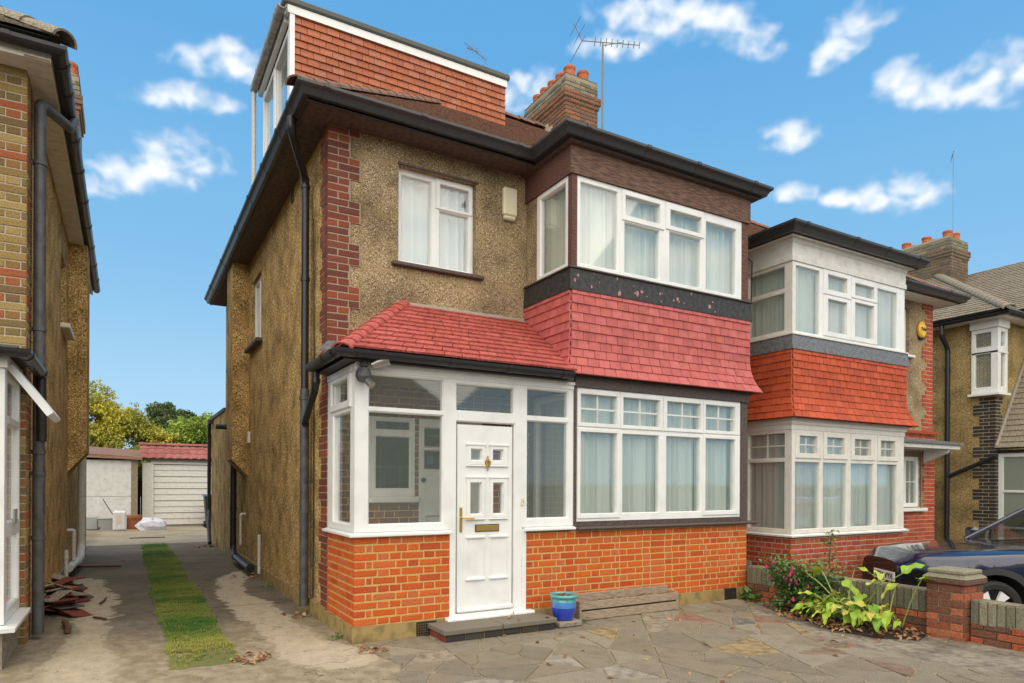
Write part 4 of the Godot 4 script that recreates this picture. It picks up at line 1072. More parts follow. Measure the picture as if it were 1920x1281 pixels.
# ------------------------------------------------------------------ the other half of the pair
func neighbour_house():
	var h = thing("semi_detached_house", "right half of the pair with white bays, orange hung tiles and yellow alarm box", "house")
	var x0 = 6.09; var x1 = 8.79; var xr = 11.38; var G = -.36; var S = 4.87; var m = MB.new()
	# walls
	m.board(5.735, S + .42, [R(4.05, 4.22, 4.98, 5.08), R(4.45, 1.44, 5.29, 2.36), R(3.2, .36, 4.1, 2.4)], .26)
	add(h, "front_wall", m, M["pebbledash"], front(5.645, G, ZW - .0))
	m = MB.new(); m.box(5.65, G, -9.2, 5.9, 5.2, ZW - .27); add(h, "party_wall", m, M["room"])
	m = MB.new(); m.box(xr - .28, G, -9.2, xr - .001, S + .05, ZW - .262); add(h, "side_wall", m, M["pebbledash brown"])
	brickwork(h, "brick_wall", front(5.65, G, ZW + .06), .44, 36, .075, M["brick red"], M["mortar grey"], [], .05)
	brickwork(h, "brick_wall", front(8.79, G, ZW + .06), 2.585, 37, .075, M["brick red"], M["mortar pale"], [R(1.1, 1.38, 2.22, 2.46), R(.2, .36, 1.0, 2.4)], .05)
	quoin(h, "quoin", xr, ZW, 2.50, 32, .075, M["brick red"], M["mortar pale"], -1, .335, .225, .30, .014)
	# band of tiles on edge over the ground floor
	m = MB.new()
	for i in 26: m.cbox(8.80 + i * .1, 2.42, ZW + .06, 8.80 + i * .1 + .09, 2.475, ZW + .13, .006)
	add(h, "string_course", m, M["brick red"][1])
	# bay: ground floor
	brickwork(h, "brick_wall", front(x0 + .008, G, 0), x1 - x0 - .013, 16, .0725, M["brick red"], M["mortar pale"], [], .1, 1, .012, [0.007, 0.0])
	brickwork(h, "brick_wall", west(x0 + .005, G, -.94), .936, 16, .0725, M["brick red"], M["mortar pale"], [], .1, 0, .012, [0.0, -.0265])
	m = MB.new(); m.box(x1 - .1, G, -.94, x1 - .012, .8, -.101); m.box(x1 - .1, .8, -.94, x1 - .012, 2.3, -.101); m.box(x1 - .1, 3.36, -.94, x1 - .012, 4.6, -.101); add(h, "bay_return_wall", m, M["white render"])
	m = MB.new(); m.sweep([Vector2(-.1, .755), Vector2(.055, .755), Vector2(.06, .775), Vector2(-.02, .80), Vector2(-.1, .80)], [V(x0, 0, -.94), V(x0, 0, 0), V(x1 + .06, 0, 0)], -1.0); add(h, "window_sill", m, M["upvc"])
	var ox = x0 + .005; var cx = [[.075, .60], [.685, 1.225], [1.33, 1.88], [1.985, 2.505]]; var holes = []; var sash = []
	for i in 4:
		var c = cx[i]
		holes.append(R(c[0], .06, c[1], .99)); holes.append(R(c[0] + .075, 1.115, c[1] - .07, 1.355))
		sash.append([R(c[0] + .0 - .01, 1.045, c[1] + .015, 1.42), holes[i * 2 + 1]])
	window(h, "bay_window", front(ox, .80, .004), 2.69, 1.44, holes, sash, M["upvc old"], [[1, 2, 2], [3, 2, 2], [5, 2, 2], [7, 2, 2]], .07, "glass", .008)
	window(h, "bay_window", west(ox - .005, .80, -.80), .806, 1.44, [R(.075, .06, .685, .99), R(.075, 1.05, .685, 1.39)], [], M["upvc old"], [[1, 2, 2]], .07, "glass", .008)
	for i in 4:
		curtain("net_curtain", "%s grey net curtain with a lace hem in the neighbour's ground floor bay" % ["leftmost front", "second front", "third front", "rightmost front"][i], front(ox + cx[i][0] - .04, .82, -.14), cx[i][1] - cx[i][0] + .08, 1.38, 7, ["net grey", "net aqua", "net aqua", "net aqua"][i], 0.0, true)
	curtain("net_curtain", "brownish net curtain in the left side light of the neighbour's ground floor bay", west(ox + .15, .82, -.78), .74, 1.38, 8, "net grey", 0.0, true)
	m = MB.new(); m.sweep([Vector2(-.08, 2.241), Vector2(.012, 2.241), Vector2(.012, 2.30), Vector2(.03, 2.32), Vector2(.03, 2.40), Vector2(-.08, 2.40)], [V(x0, 0, -.94), V(x0, 0, 0), V(x1, 0, 0), V(x1, 0, -.94)], -1.0); add(h, "bay_beam", m, M["upvc old"])
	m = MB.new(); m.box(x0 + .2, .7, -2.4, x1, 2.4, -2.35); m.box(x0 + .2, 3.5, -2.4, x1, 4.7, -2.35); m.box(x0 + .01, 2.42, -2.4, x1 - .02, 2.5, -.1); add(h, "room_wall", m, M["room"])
	# tile hanging
	m = MB.new(); m.box(x0 + .004, 2.405, -.94, x1 - .004, 3.40, -.004); var sk = add(h, "tile_hanging", m, M["mortar dark"])
	hung(sk, x0, x1, -.94, 3.385, 2.385, 10, .125, M["tile orange"], .158)
	m = MB.new(); m.sweep([Vector2(.004, 3.34), Vector2(.05, 3.34), Vector2(.03, 3.54), Vector2(.004, 3.54)], [V(x0, 0, -.94), V(x0, 0, 0), V(x1 + .05, 0, 0)], -1.0); add(h, "lead_apron", m, M["lead"])
	m = MB.new(); m.sweep([Vector2(-.06, 3.541), Vector2(.045, 3.541), Vector2(.045, 3.56), Vector2(-.06, 3.575)], [V(x0, 0, -.94), V(x0, 0, 0), V(x1 + .05, 0, 0)], -1.0); add(h, "window_sill", m, M["upvc old"])
	# first floor window
	holes = [R(.065, .03, .59, .93), R(.76, .10, 1.205, .56), R(.76, .70, 1.205, .91), R(1.395, .10, 1.865, .60), R(1.395, .71, 1.865, .885), R(1.97, .03, 2.49, .895)]
	sash = [[R(.66, .03, 1.295, .61), holes[1]], [R(.66, .625, 1.295, .975), holes[2]], [R(1.305, .03, 1.95, .645), holes[3]], [R(1.305, .66, 1.95, .96), holes[4]]]
	window(h, "bay_window", front(ox, 3.572, .004), 2.69, .985, holes, sash, M["upvc"], [], .07, "glass", .008)
	window(h, "bay_window", west(ox - .005, 3.572, -.82), .826, .985, [R(.085, .05, .69, .565), R(.085, .635, .69, .935)], [], M["upvc old"], [], .07, "glass", .008)
	for i in 4:
		curtain("net_curtain", "%s sea-green net curtain in the neighbour's upstairs bay" % ["far left front", "left middle front", "right middle front", "far right front"][i], front(ox + [.03, .7, 1.34, 1.93][i], 3.58, -.14), .6, .96, 6, "net aqua")
	curtain("net_curtain", "sea-green net curtain in the left side light of the neighbour's upstairs bay", west(ox + .15, 3.58, -.80), .76, .96, 7, "net aqua")
	m = MB.new(); m.sweep([Vector2(-.08, 4.557), Vector2(.022, 4.557), Vector2(.022, 4.63), Vector2(.012, 4.64), Vector2(.012, 4.80), Vector2(.03, 4.82), Vector2(.04, 4.87), Vector2(-.08, 4.87)], [V(x0, 0, -.94), V(x0, 0, 0), V(x1, 0, 0), V(x1, 0, -.94)], -1.0); add(h, "bay_fascia", m, M["white render"])
	# right of the bay
	window(h, "window", front(9.70, 3.86, ZW - .06), .92, .86, [R(.06, .06, .45, .80), R(.55, .05, .86, .50), R(.55, .57, .86, .81)], [], M["upvc"], [], .06)
	m = MB.new(); m.cbox(9.6, 3.81, ZW - .05, 10.72, 3.86, ZW + .07, .01); add(h, "window_sill", m, M["upvc"])
	window(h, "window", front(10.08, 1.08, ZW - .0), .87, .92, [R(.07, .07, .40, .85), R(.47, .07, .80, .85)], [], M["upvc"], [[1, 2, 2]], .06)
	m = MB.new(); m.cbox(10.0, 1.0, ZW - .05, 11.0, 1.06, ZW + .15, .01); add(h, "window_sill", m, M["upvc"])
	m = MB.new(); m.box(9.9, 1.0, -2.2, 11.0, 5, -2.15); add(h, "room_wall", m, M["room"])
	m = MB.new(); m.box(8.99, .0, ZW - .05, 9.79, 2.0, ZW + .0); add(h, "front_door", m, M["upvc old"])
	m = MB.new(); m.hexa([V(8.8, 2.13, ZW + .065), V(11.33, 2.13, ZW + .065), V(11.33, 2.13, -.42), V(8.8, 2.13, -.42)], [V(8.8, 2.22, ZW + .065), V(11.33, 2.22, ZW + .065), V(11.33, 2.20, -.42), V(8.8, 2.20, -.42)])
	var cn = add(h, "door_canopy", m, M["white render"])
	m = MB.new(); m.hexa([V(8.8, 2.222, ZW + .065), V(11.36, 2.222, ZW + .065), V(11.36, 2.203, -.38), V(8.8, 2.203, -.38)], [V(8.8, 2.34, ZW + .065), V(11.36, 2.33, ZW + .065), V(11.36, 2.24, -.38), V(8.8, 2.24, -.38)]); add(cn, "lead_cover", m, M["lead"])
	for x in [9.2, 11.0]:
		m = MB.new(); m.prism([V(x, 2.128, ZW + .062), V(x, 1.9, ZW + .062), V(x, 2.06, -.5), V(x, 2.128, -.45)], V(.09, 0, 0)); add(cn, "bracket", m, M["white render"])
	m = MB.new(); m.lathe([Vector2(0, .0), Vector2(.10, .0), Vector2(.12, .02), Vector2(.12, .05), Vector2(.09, .07), Vector2(0, .075)], V(10.97, 4.36, ZW), 24, Basis(V(1, 0, 0), V(0, 0, 1), V(0, -1, 0)) * Basis.from_scale(V(1, 1, 1.35)))
	var al = add(h, "alarm_box", m, M["plastic yellow"])
	m = MB.new(); m.cbox(10.90, 4.185, ZW, 11.04, 4.235, ZW + .06, .015); add(al, "strobe", m, M["plastic black"])
	add(al, "lettering", text_mesh("Yale", .085, .004), M["plastic black"], Transform3D(Basis(), V(10.97, 4.37, ZW + .078)))
	# eaves, gutters and roof
	var path = [V(5.65, S, -.60), V(5.95, S, -.60), V(5.95, S, .12), V(8.95, S, .12), V(8.95, S, -.60), V(11.68, S, -.60), V(11.68, S, -9.2)]
	m = MB.new(); m.box(5.66, S, ZW, 11.66, S + .02, -.61); m.box(5.96, S + .001, -.9, 8.94, S + .015, .11); m.box(11.4, S + .001, -9, 11.67, S + .02, -.96); add(h, "soffit", m, M["white soffit"])
	m = MB.new(); m.sweep([Vector2(-.022, .0), Vector2(0, .0), Vector2(0, .13), Vector2(-.022, .13)], path, -1.0); add(h, "fascia", m, M["black paint"])
	var gp = []
	for p in path: gp.append(p + V(0, .01, 0))
	gutter(h, "gutter", OGEE, gp, -1.0, M["gutter worn"], [[1, .5], [2, .05], [2, .42], [2, .68], [2, .95], [4, .3], [4, .8]], 1.1)
	var y0 = 5.0; var t = .66; var ez = -.66; var rz = -4.95; var ry = y0 + (ez - rz) * t; var ex = 11.74
	var hip = V(ex - (ez - rz), ry, rz); var A = V(5.66, y0, ez); var B = V(ex, y0, ez); var Rl = V(5.66, ry, rz)
	m = MB.new(); m.face([A, B, hip, Rl], V(8, 0, -5)); m.face([B, V(ex, y0, -9.3), hip], V(8, 0, -5)); m.face([V(5.66, y0, -9.3), V(ex, y0, -9.3), hip, Rl], V(8, 0, -5)); m.face([A, B, V(ex, y0, -9.3), V(5.66, y0, -9.3)], V(8, 9, -5)); m.face([A, Rl, V(5.66, y0, -9.3)], V(9, 6, -5))
	var rf = add(h, "roof", m, M["tile dark"])
	var up = V(0, .01, 0)
	tile_mass(rf, "front_slope_tiles", slope_rows(A + up, B + up, hip + up, Rl + up, .105), .165, M["tile mossy"])
	cap_tiles(rf, "hip_tile", B + up * 2, hip + up * 2, 26, .095, M["tile mossy"], .7)
	# stepped verge where this roof starts
	m = MB.new()
	for i in 40:
		var f = i / 40.0; var p = A.lerp(Rl, f) + V(.02, .03, 0); m.hexa([p + V(0, -.05, 0), p + V(.16, -.05, 0), p + V(.16, .02, -.12), p + V(0, .02, -.12)], [p + V(0, .03, 0), p + V(.16, .03, 0), p + V(.16, .05, -.12), p + V(0, .05, -.12)])
	stuff(add(rf, "verge_tiles", m, M["tile mossy"]))
	m = MB.new(); var q = [V(5.96, y0 - .02, .16), V(8.98, y0 - .02, .16)]
	m.face([q[0], q[1], V(8.5, y0 + .25, -.75), V(6.4, y0 + .25, -.75)], V(7.5, 4, -.4)); m.face([q[0], V(5.96, y0, -.7), V(6.4, y0 + .25, -.75)], V(7.5, 4, -.4)); m.face([q[1], V(8.98, y0, -.7), V(8.5, y0 + .25, -.75)], V(7.5, 4, -.4))
	add(rf, "bay_roof", m, M["tile mossy"])
	# loose cable at the bay corner
	pipe(h, "cable", [V(6.02, 4.75, -.8), V(6.0, 4.78, -.7), V(6.02, 4.7, -.62), V(6.02, 4.1, -.63)], .008, M["plastic black"], [], 6)
	m = MB.new(); m.cbox(6.06, .22, -.80, 6.09, .36, -.66, .004); add(h, "meter_box", m, M["plastic grey"])

# ------------------------------------------------------------------ third house, beyond the next drive
func third_house():
	var h = thing("detached_house", "far right pebbledashed house with a grey tiled hipped roof and a white corner window", "house")
	var x = 14.0; var zf = -1.05; var m = MB.new(); var G = -.4
	m.box(x, G, -9.5, x + .26, 5.0, zf); add(h, "side_wall", m, M["pebbledash buff"])
	m = MB.new(); m.box(x + .261, G, zf - .26, 21.0, 5.0, zf); add(h, "front_wall", m, M["pebbledash buff"])
	# dark brick quoin below the corner window
	quoin(h, "quoin", x, zf, G, 50, .075, M["brick slate"], M["mortar pale"], 1, .30, .22, .42, .014)
	# corner window
	m = MB.new(); m.box(x - .16, 3.38, zf - .46, x + .36, 3.43, zf + .14); m.box(x - .09, 3.4305, zf - .42, x + .3, 3.47, zf + .09)
	add(h, "window_sill", m, M["upvc"])
	m = MB.new(); m.box(x - .12, 4.80, zf - .44, x + .34, 4.97, zf + .12); add(h, "window_head", m, M["upvc"])
	window(h, "corner_window", west(x - .085, 3.471, zf - .42), .505, 1.33, [R(.07, .09, .37, .80), R(.07, .94, .37, 1.24)], [], M["upvc"], [], .07, "glass", .008)
	window(h, "corner_window", front(x - .08, 3.471, zf + .08), .42, 1.33, [R(.14, .09, .33, .80), R(.14, .94, .33, 1.24)], [], M["upvc"], [], .07, "glass", .008)
	m = MB.new(); m.box(x - .085, 4.27, zf - .43, x + .345, 4.31, zf + .09); add(h, "transom", m, M["upvc"])
	m = MB.new()
	for k in [[.09, .8], [.94, 1.24]]:
		for i in 3:
			var zz = zf - .42 + .07 + .075 * (i + 1); m.box(x - .058, 3.471 + k[0], zz - .003, x - .052, 3.471 + k[1], zz + .003)
		for j in 3:
			var yy = 3.471 + lerpf(k[0], k[1], (j + 1) / 4.0); m.box(x - .058, yy - .003, zf - .35, x - .052, yy + .003, zf - .05)
	add(h, "leaded_lights", m, M["lead"])
	curtain("net_curtain", "pale curtain behind the leaded corner window of the far right house", west(x + .03, 3.5, zf - .40), .38, 1.28, 5, "net warm")
	# eaves and roof
	var S = 4.97; var ex = 13.68; var ez = -.72
	m = MB.new(); m.box(ex + .02, S, -9.6, x + .01, S + .02, ez - .02); m.box(x + .01, S + .001, zf - .01, 21, S + .021, ez - .02); add(h, "soffit", m, M["white soffit"])
	gutter(h, "gutter", ROUND, [V(ex + .02, S + .0, -9.6), V(ex + .02, S + .0, ez - .02), V(21, S + .0, ez - .02)], -1.0, M["gutter black"], [[0, .75], [0, .93], [1, .02]])
	var t = .66; var y0 = S + .1; var k = 4.4
	var A = V(ex - .05, y0, ez + .05); var bk = V(ex - .05, y0, -9.6); var hip = V(ex + k, y0 + t * k, ez - k); var B = V(21, y0, ez + .05); var Rr = V(21, y0 + t * k, ez - k)
	m = MB.new(); m.face([A, B, Rr, hip], V(18, 0, -5)); m.face([bk, A, hip], V(18, 0, -5)); m.face([A, B, V(21, y0, -9.6), bk], V(18, 9, -5)); m.face([bk, V(21, y0, -9.6), Rr, hip], V(18, 0, -5))
	var rf = add(h, "roof", m, M["tile dark"])
	var up = V(0, .01, 0)
	tile_mass(rf, "side_slope_tiles", slope_rows(bk + up, A + up, hip + up, hip + up + V(0, 0, -.01), .13), .19, M["tile grey"], .018)
	cap_tiles(rf, "hip_tile", A + up * 2, hip + up * 2, 34, .11, M["tile grey"], .7)
	# front wing with its own ridge
	var wl = V(14.75, 5.22, .3); var wr = V(17.5, 7.04, .3); var wb = V(17.5, 7.04, -6.5); var wlb = V(14.75, 5.22, -4.0)
	m = MB.new(); m.face([wl, wr, wb, wlb], V(18, 3, -2)); m.face([wl, wr, V(20.2, 5.22, .3)], V(18, 6, -3)); m.face([wr, V(20.2, 5.22, .3), V(20.2, 5.22, -6.5), wb], V(17, 3, -2))
	var wg = add(h, "wing_roof", m, M["tile dark"])
	tile_mass(wg, "wing_tiles", slope_rows(wlb + up, wl + up, wr + up, wb + up, .13), .19, M["tile grey"], .018)
	chimney(h, V(16.3, 6.2, -3.1), .85, 2.5, 7.80, "brick smoke")
	aerial(h, "tv_aerial", V(16.25, 6.9, -3.02), 3.0, false)
	# downpipe and the waste pipe joining it
	var z = -1.95; var px = x - .09
	pipe(h, "downpipe", polyline([V(ex - .02, 5.0, z), V(ex - .02, 4.75, z), V(px, 4.5, z), V(px, G, z)], .06), .05, M["gutter black"], [[V(px, 4.0, z), V(0, 1, 0)], [V(px, 3.3, z), V(0, 1, 0)], [V(px, 1.62, z), V(0, 1, 0)], [V(px, .6, z), V(0, 1, 0)]])
	pipe(h, "waste_pipe", [V(px, 1.66, z), V(px - .02, 2.08, -1.0)], .045, M["gutter black"], [[V(px - .02, 2.08, -1.0), V(0, 1, .6)]])
	# porch or garage front with glazed doors and a tiled lean-to roof
	m = MB.new(); m.box(14.16, G, zf + .01, 14.2, -.06, 4.0); add(h, "garage_wall", m, M["white render"])
	window(h, "garage_window", west(14.1, -.05, zf + .02), 4.2, 2.2, [R(.09, .05, 1.3, .62), R(.09, .67, 1.3, 1.38), R(.09, 1.43, 1.3, 2.12), R(1.36, .05, 2.5, 2.12), R(2.6, .05, 4.1, 2.12)], [], M["upvc"], [], .06, "glass frosted", .008)
	m = MB.new(); m.box(15.2, -.1, zf + .1, 15.24, 2.2, 4.0); add(h, "garage_inside", m, M["plastic grey"])
	var e0 = V(13.98, 2.24, zf + .01); var e1 = V(13.98, 2.24, 4.2); var r0 = V(15.6, 4.75, zf + .01); var r1 = V(15.6, 4.75, 4.2)
	m = MB.new(); m.face([e0, e1, r1, r0], V(16, 2, 1)); m.face([e1, r1, V(15.6, 2.24, 4.2)], V(15, 3, 0)); var gr = add(h, "garage_roof", m, M["tile dark"])
	tile_mass(gr, "garage_tiles", slope_rows(e0 + up, e1 + up, r1 + up, r0 + up, .14), .22, M["tile grey"], .018)
	m = MB.new(); m.tube([V(14.0, 2.30, zf + .03), V(15.6, 4.79, zf + .03)], .045, 8); add(gr, "mortar_verge", m, M["mortar strip"])
	gutter(gr, "gutter", ROUND, [V(14.03, 2.16, zf + .02), V(14.03, 2.16, 4.2)], 1.0, M["gutter black"], [])

# ------------------------------------------------------------------ house on the left of the drive
func left_house():
	var h = thing("detached_house", "left hand house of yellow stock brick and pebbledash, cut by the picture's left edge", "house")
	var x = -2.6; var zf = -1.4; var m = MB.new(); var S = 5.18
	m.board(8.3, S + .08, [R(3.35, 3.66, 4.2, 4.66)], .26); add(h, "side_wall", m, M["pebbledash brown"], east(x, 0, zf - .30))
	m = MB.new(); m.box(-7.5, 0, -9.7, x - .26, S, -9.5); add(h, "rear_wall", m, M["pebbledash brown"])
	brickwork(h, "brick_wall", front(-3.6, 0, zf), 1.0, 69, .075, M["brick stock"], M["mortar pale"], [], .28, 0, .011, [0, .004])
	brickwork(h, "brick_wall", east(x + .004, 0, zf - .003), .33, 69, .075, M["brick stock"], M["mortar pale"], [], .1, 1, .011, [-.014, 0])
	m = MB.new(); m.box(-7.5, 0, zf - .3, -3.601, S, zf); add(h, "front_wall", m, M["pebbledash brown"])
	m = MB.new(); m.box(x - .1, 0, -9.6, x + .015, .22, zf - .4); add(h, "plinth", m, M["concrete"])
	window(h, "window", east(x - .06, 3.66, zf - 3.65), .85, 1.0, [R(.06, .06, .79, .94)], [], M["upvc"], [], .06)
	m = MB.new(); m.cbox(x - .02, 3.59, zf - 4.6, x + .11, 3.655, zf - 3.6, .008); add(h, "window_sill", m, M["upvc old"])
	m = MB.new(); m.box(x - .5, 3.5, -6.2, x - .45, 4.8, -4.9); add(h, "room_wall", m, M["room"])
	# chimney breast with sloping corbel
	m = MB.new(); m.hexa([V(x, 1.62, -7.1), V(x + .25, 1.93, -7.1), V(x + .25, 1.93, -6.4), V(x, 1.62, -6.4)], [V(x, S, -7.1), V(x + .25, S, -7.1), V(x + .25, S, -6.4), V(x, S, -6.4)]); add(h, "chimney_breast", m, M["pebbledash brown"])
	# eaves
	m = MB.new(); m.box(x, S, -9.6, x + .2, S + .02, -1.15); m.box(-7.5, S + .0, zf, x - .0, S + .021, -1.15)
	var sf = add(h, "soffit", m, M["white soffit"])
	m = MB.new()
	for i in 70: m.box(x + .005, S - .004, -9.5 + i * .12, x + .195, S - .001, -9.5 + i * .12 + .112)
	for i in 30: m.box(-6.2 + i * .12, S - .004, zf + .01, -6.2 + i * .12 + .112, S - .001, -1.16)
	add(sf, "soffit_board", m, M["white soffit"])
	var path = [V(-7.5, S, -1.14), V(x + .2, S, -1.14), V(x + .2, S, -9.6)]
	m = MB.new(); m.sweep([Vector2(-.02, -.012), Vector2(.0, -.012), Vector2(0, .12), Vector2(-.02, .12)], path, -1.0); add(h, "fascia", m, M["white soffit"])
	var gp = []
	for p in path: gp.append(p + V(0, .04, 0))
	gutter(h, "gutter", ROUND, gp, -1.0, M["gutter black"], [[0, .86], [0, .94], [1, .02], [1, .08], [1, .2], [1, .3], [1, .42], [1, .54], [1, .66], [1, .78], [1, .9]], 1.1)
	var t = .66; var y0 = S + .16; var k = 4.0; var ex = x + .27
	var A = V(ex, y0, -1.05); var Bl = V(-9, y0, -1.05); var hip = V(ex - k, y0 + t * k, -1.05 - k); var Rl = V(-9, y0 + t * k, -1.05 - k); var bk = V(ex, y0, -9.6)
	m = MB.new(); m.face([Bl, A, hip, Rl], V(-6, 0, -5)); m.face([A, bk, hip], V(-6, 0, -5)); m.face([A, bk, V(-9, y0, -9.6), Bl], V(-6, 9, -5)); m.face([bk, V(-9, y0, -9.6), Rl, hip], V(-6, 0, -5))
	var rf = add(h, "roof", m, M["tile dark"]); var up = V(0, .01, 0)
	tile_mass(rf, "front_slope_tiles", slope_rows(Bl + up, A + up, hip + up, Rl + up, .13), .19, M["tile grey"], .016)
	cap_tiles(rf, "hip_tile", A + up * 2 + V(-.02, 0, -.02), hip + up * 2, 15, .105, M["tile grey"], .8)
	# red stack beyond the gutter
	chimney(h, V(-2.95, 5.3, -6.05), .50, .9, 7.62)
	# downpipe
	var z = -1.62; var px = x + .08
	pipe(h, "downpipe", polyline([V(x + .30, S + .06, -2.3), V(x + .28, S - .08, -2.2), V(px, S - .16, z), V(px, .05, z)], .06), .05, M["pipe grey"], [[V(px, 4.45, z), V(0, 1, 0)], [V(px, 2.9, z), V(0, 1, 0)], [V(px, 1.75, z), V(0, 1, 0)], [V(px, 1.55, z), V(0, 1, 0)], [V(px, .95, z), V(0, 1, 0)]])
	# pipes low on the side wall
	pipe(h, "soil_pipe", polyline([V(x + .13, 1.9, -7.6), V(x + .13, .35, -7.6), V(x + .13, .20, -7.2), V(x + .05, .18, -5.9)], .1), .06, M["pipe pale"], [[V(x + .13, 1.0, -7.6), V(0, 1, 0)], [V(x + .10, .19, -6.8), V(0, 0, 1)]])
	pipe(h, "waste_pipe", polyline([V(x, .72, -6.35), V(x + .09, .72, -6.35), V(x + .09, .26, -6.35)], .03), .028, M["pipe pale"], [])
	pipe(h, "standpipe", [V(x + .07, .08, -5.15), V(x + .07, .52, -5.15)], .026, M["pipe pale"], [[V(x + .07, .42, -5.15), V(0, 1, 0)], [V(x + .07, .1, -5.15), V(0, 1, 0)]])
	pipe(h, "rear_downpipe", [V(x + .05, 2.2, -9.75), V(x + .05, .1, -9.75)], .05, M["gutter black"], [])
	m = MB.new(); m.box(x, 2.66, -9.6, x + .2, 2.72, -9.5); add(h, "bracket", m, M["gutter worn"])
	m = MB.new(); m.box(x - .1, 2.05, -9.9, x + .14, 2.38, -9.75); add(h, "meter_box", m, M["plastic white"])
	# white porch
	var px0 = x - .065; var pz = -.50; var py = 2.36
	m = MB.new(); m.box(-6, 0, zf + .01, px0 + .02, .30, pz); var pl = add(h, "porch_plinth", m, M["concrete"])
	m = MB.new(); m.sweep([Vector2(-.05, .301), Vector2(.09, .301), Vector2(.095, .335), Vector2(-.05, .35)], [V(-6, 0, pz), V(px0 + .02, 0, pz), V(px0 + .02, 0, zf + .01)], -1.0); add(h, "porch_sill", m, M["upvc"])
	window(h, "porch_window", east(px0 + .03, .352, pz), .89, 2.01, [R(.14, .10, .81, .66), R(.14, .80, .81, 1.58), R(.14, 1.66, .81, 1.96)], [], M["upvc"], [], .07, "glass", .012)
	window(h, "porch_window", front(-6, .352, pz + .002), 3.30, 2.01, [R(.1, .1, 1.0, 1.9), R(1.1, .1, 2.0, 1.9), R(2.1, .1, 3.05, 1.9)], [], M["upvc"])
	m = MB.new(); m.ring(R(0, .0, .76, .46), R(.07, .07, .69, .39), .0, .055, .01)
	var cs = add(h, "open_casement", m, M["upvc"], east(px0 + .05, 1.97, pz - .10) * Transform3D(Basis().rotated(V(1, 0, 0), -.62), V(0, .38, 0)) * Transform3D(Basis(), V(0, -.42, 0)))
	m = MB.new(); m.quad(V(.07, .07, .02), V(.69, .07, .02), V(.69, .39, .02), V(.07, .39, .02)); add(cs, "pane", m, M["glass"])
	m = MB.new(); m.box(px0 + .0315, 1.12, pz - .62, px0 + .045, 1.24, pz - .45); add(h, "letterbox", m, M["plastic grey"])
	m = MB.new(); m.box(-6, 2.363, zf + .01, px0 + .05, 2.46, pz + .03); add(h, "porch_beam", m, M["white render"])
	m = MB.new(); m.hexa([V(-6, 2.5, zf + .01), V(px0 + .12, 2.5, zf + .01), V(px0 + .12, 2.5, pz + .1), V(-6, 2.5, pz + .1)], [V(-6, 2.66, zf + .01), V(px0 + .0, 2.66, zf + .01), V(px0 + .12, 2.53, pz + .1), V(-6, 2.53, pz + .1)]); add(h, "porch_roof", m, M["felt"])
	gutter(h, "porch_gutter", ROUND, [V(-6, 2.44, pz + .06), V(px0 + .10, 2.44, pz + .06), V(px0 + .10, 2.44, zf - .25)], -1.0, M["gutter black"], [[0, .97], [1, .08], [1, .9]])
	pipe(h, "porch_downpipe", polyline([V(px0 + .16, 2.46, zf - .2), V(px0 + .16, 2.3, zf - .2), V(px + .02, 2.0, z + .02), V(px + .02, 1.85, z + .02)], .06), .045, M["gutter black"], [])

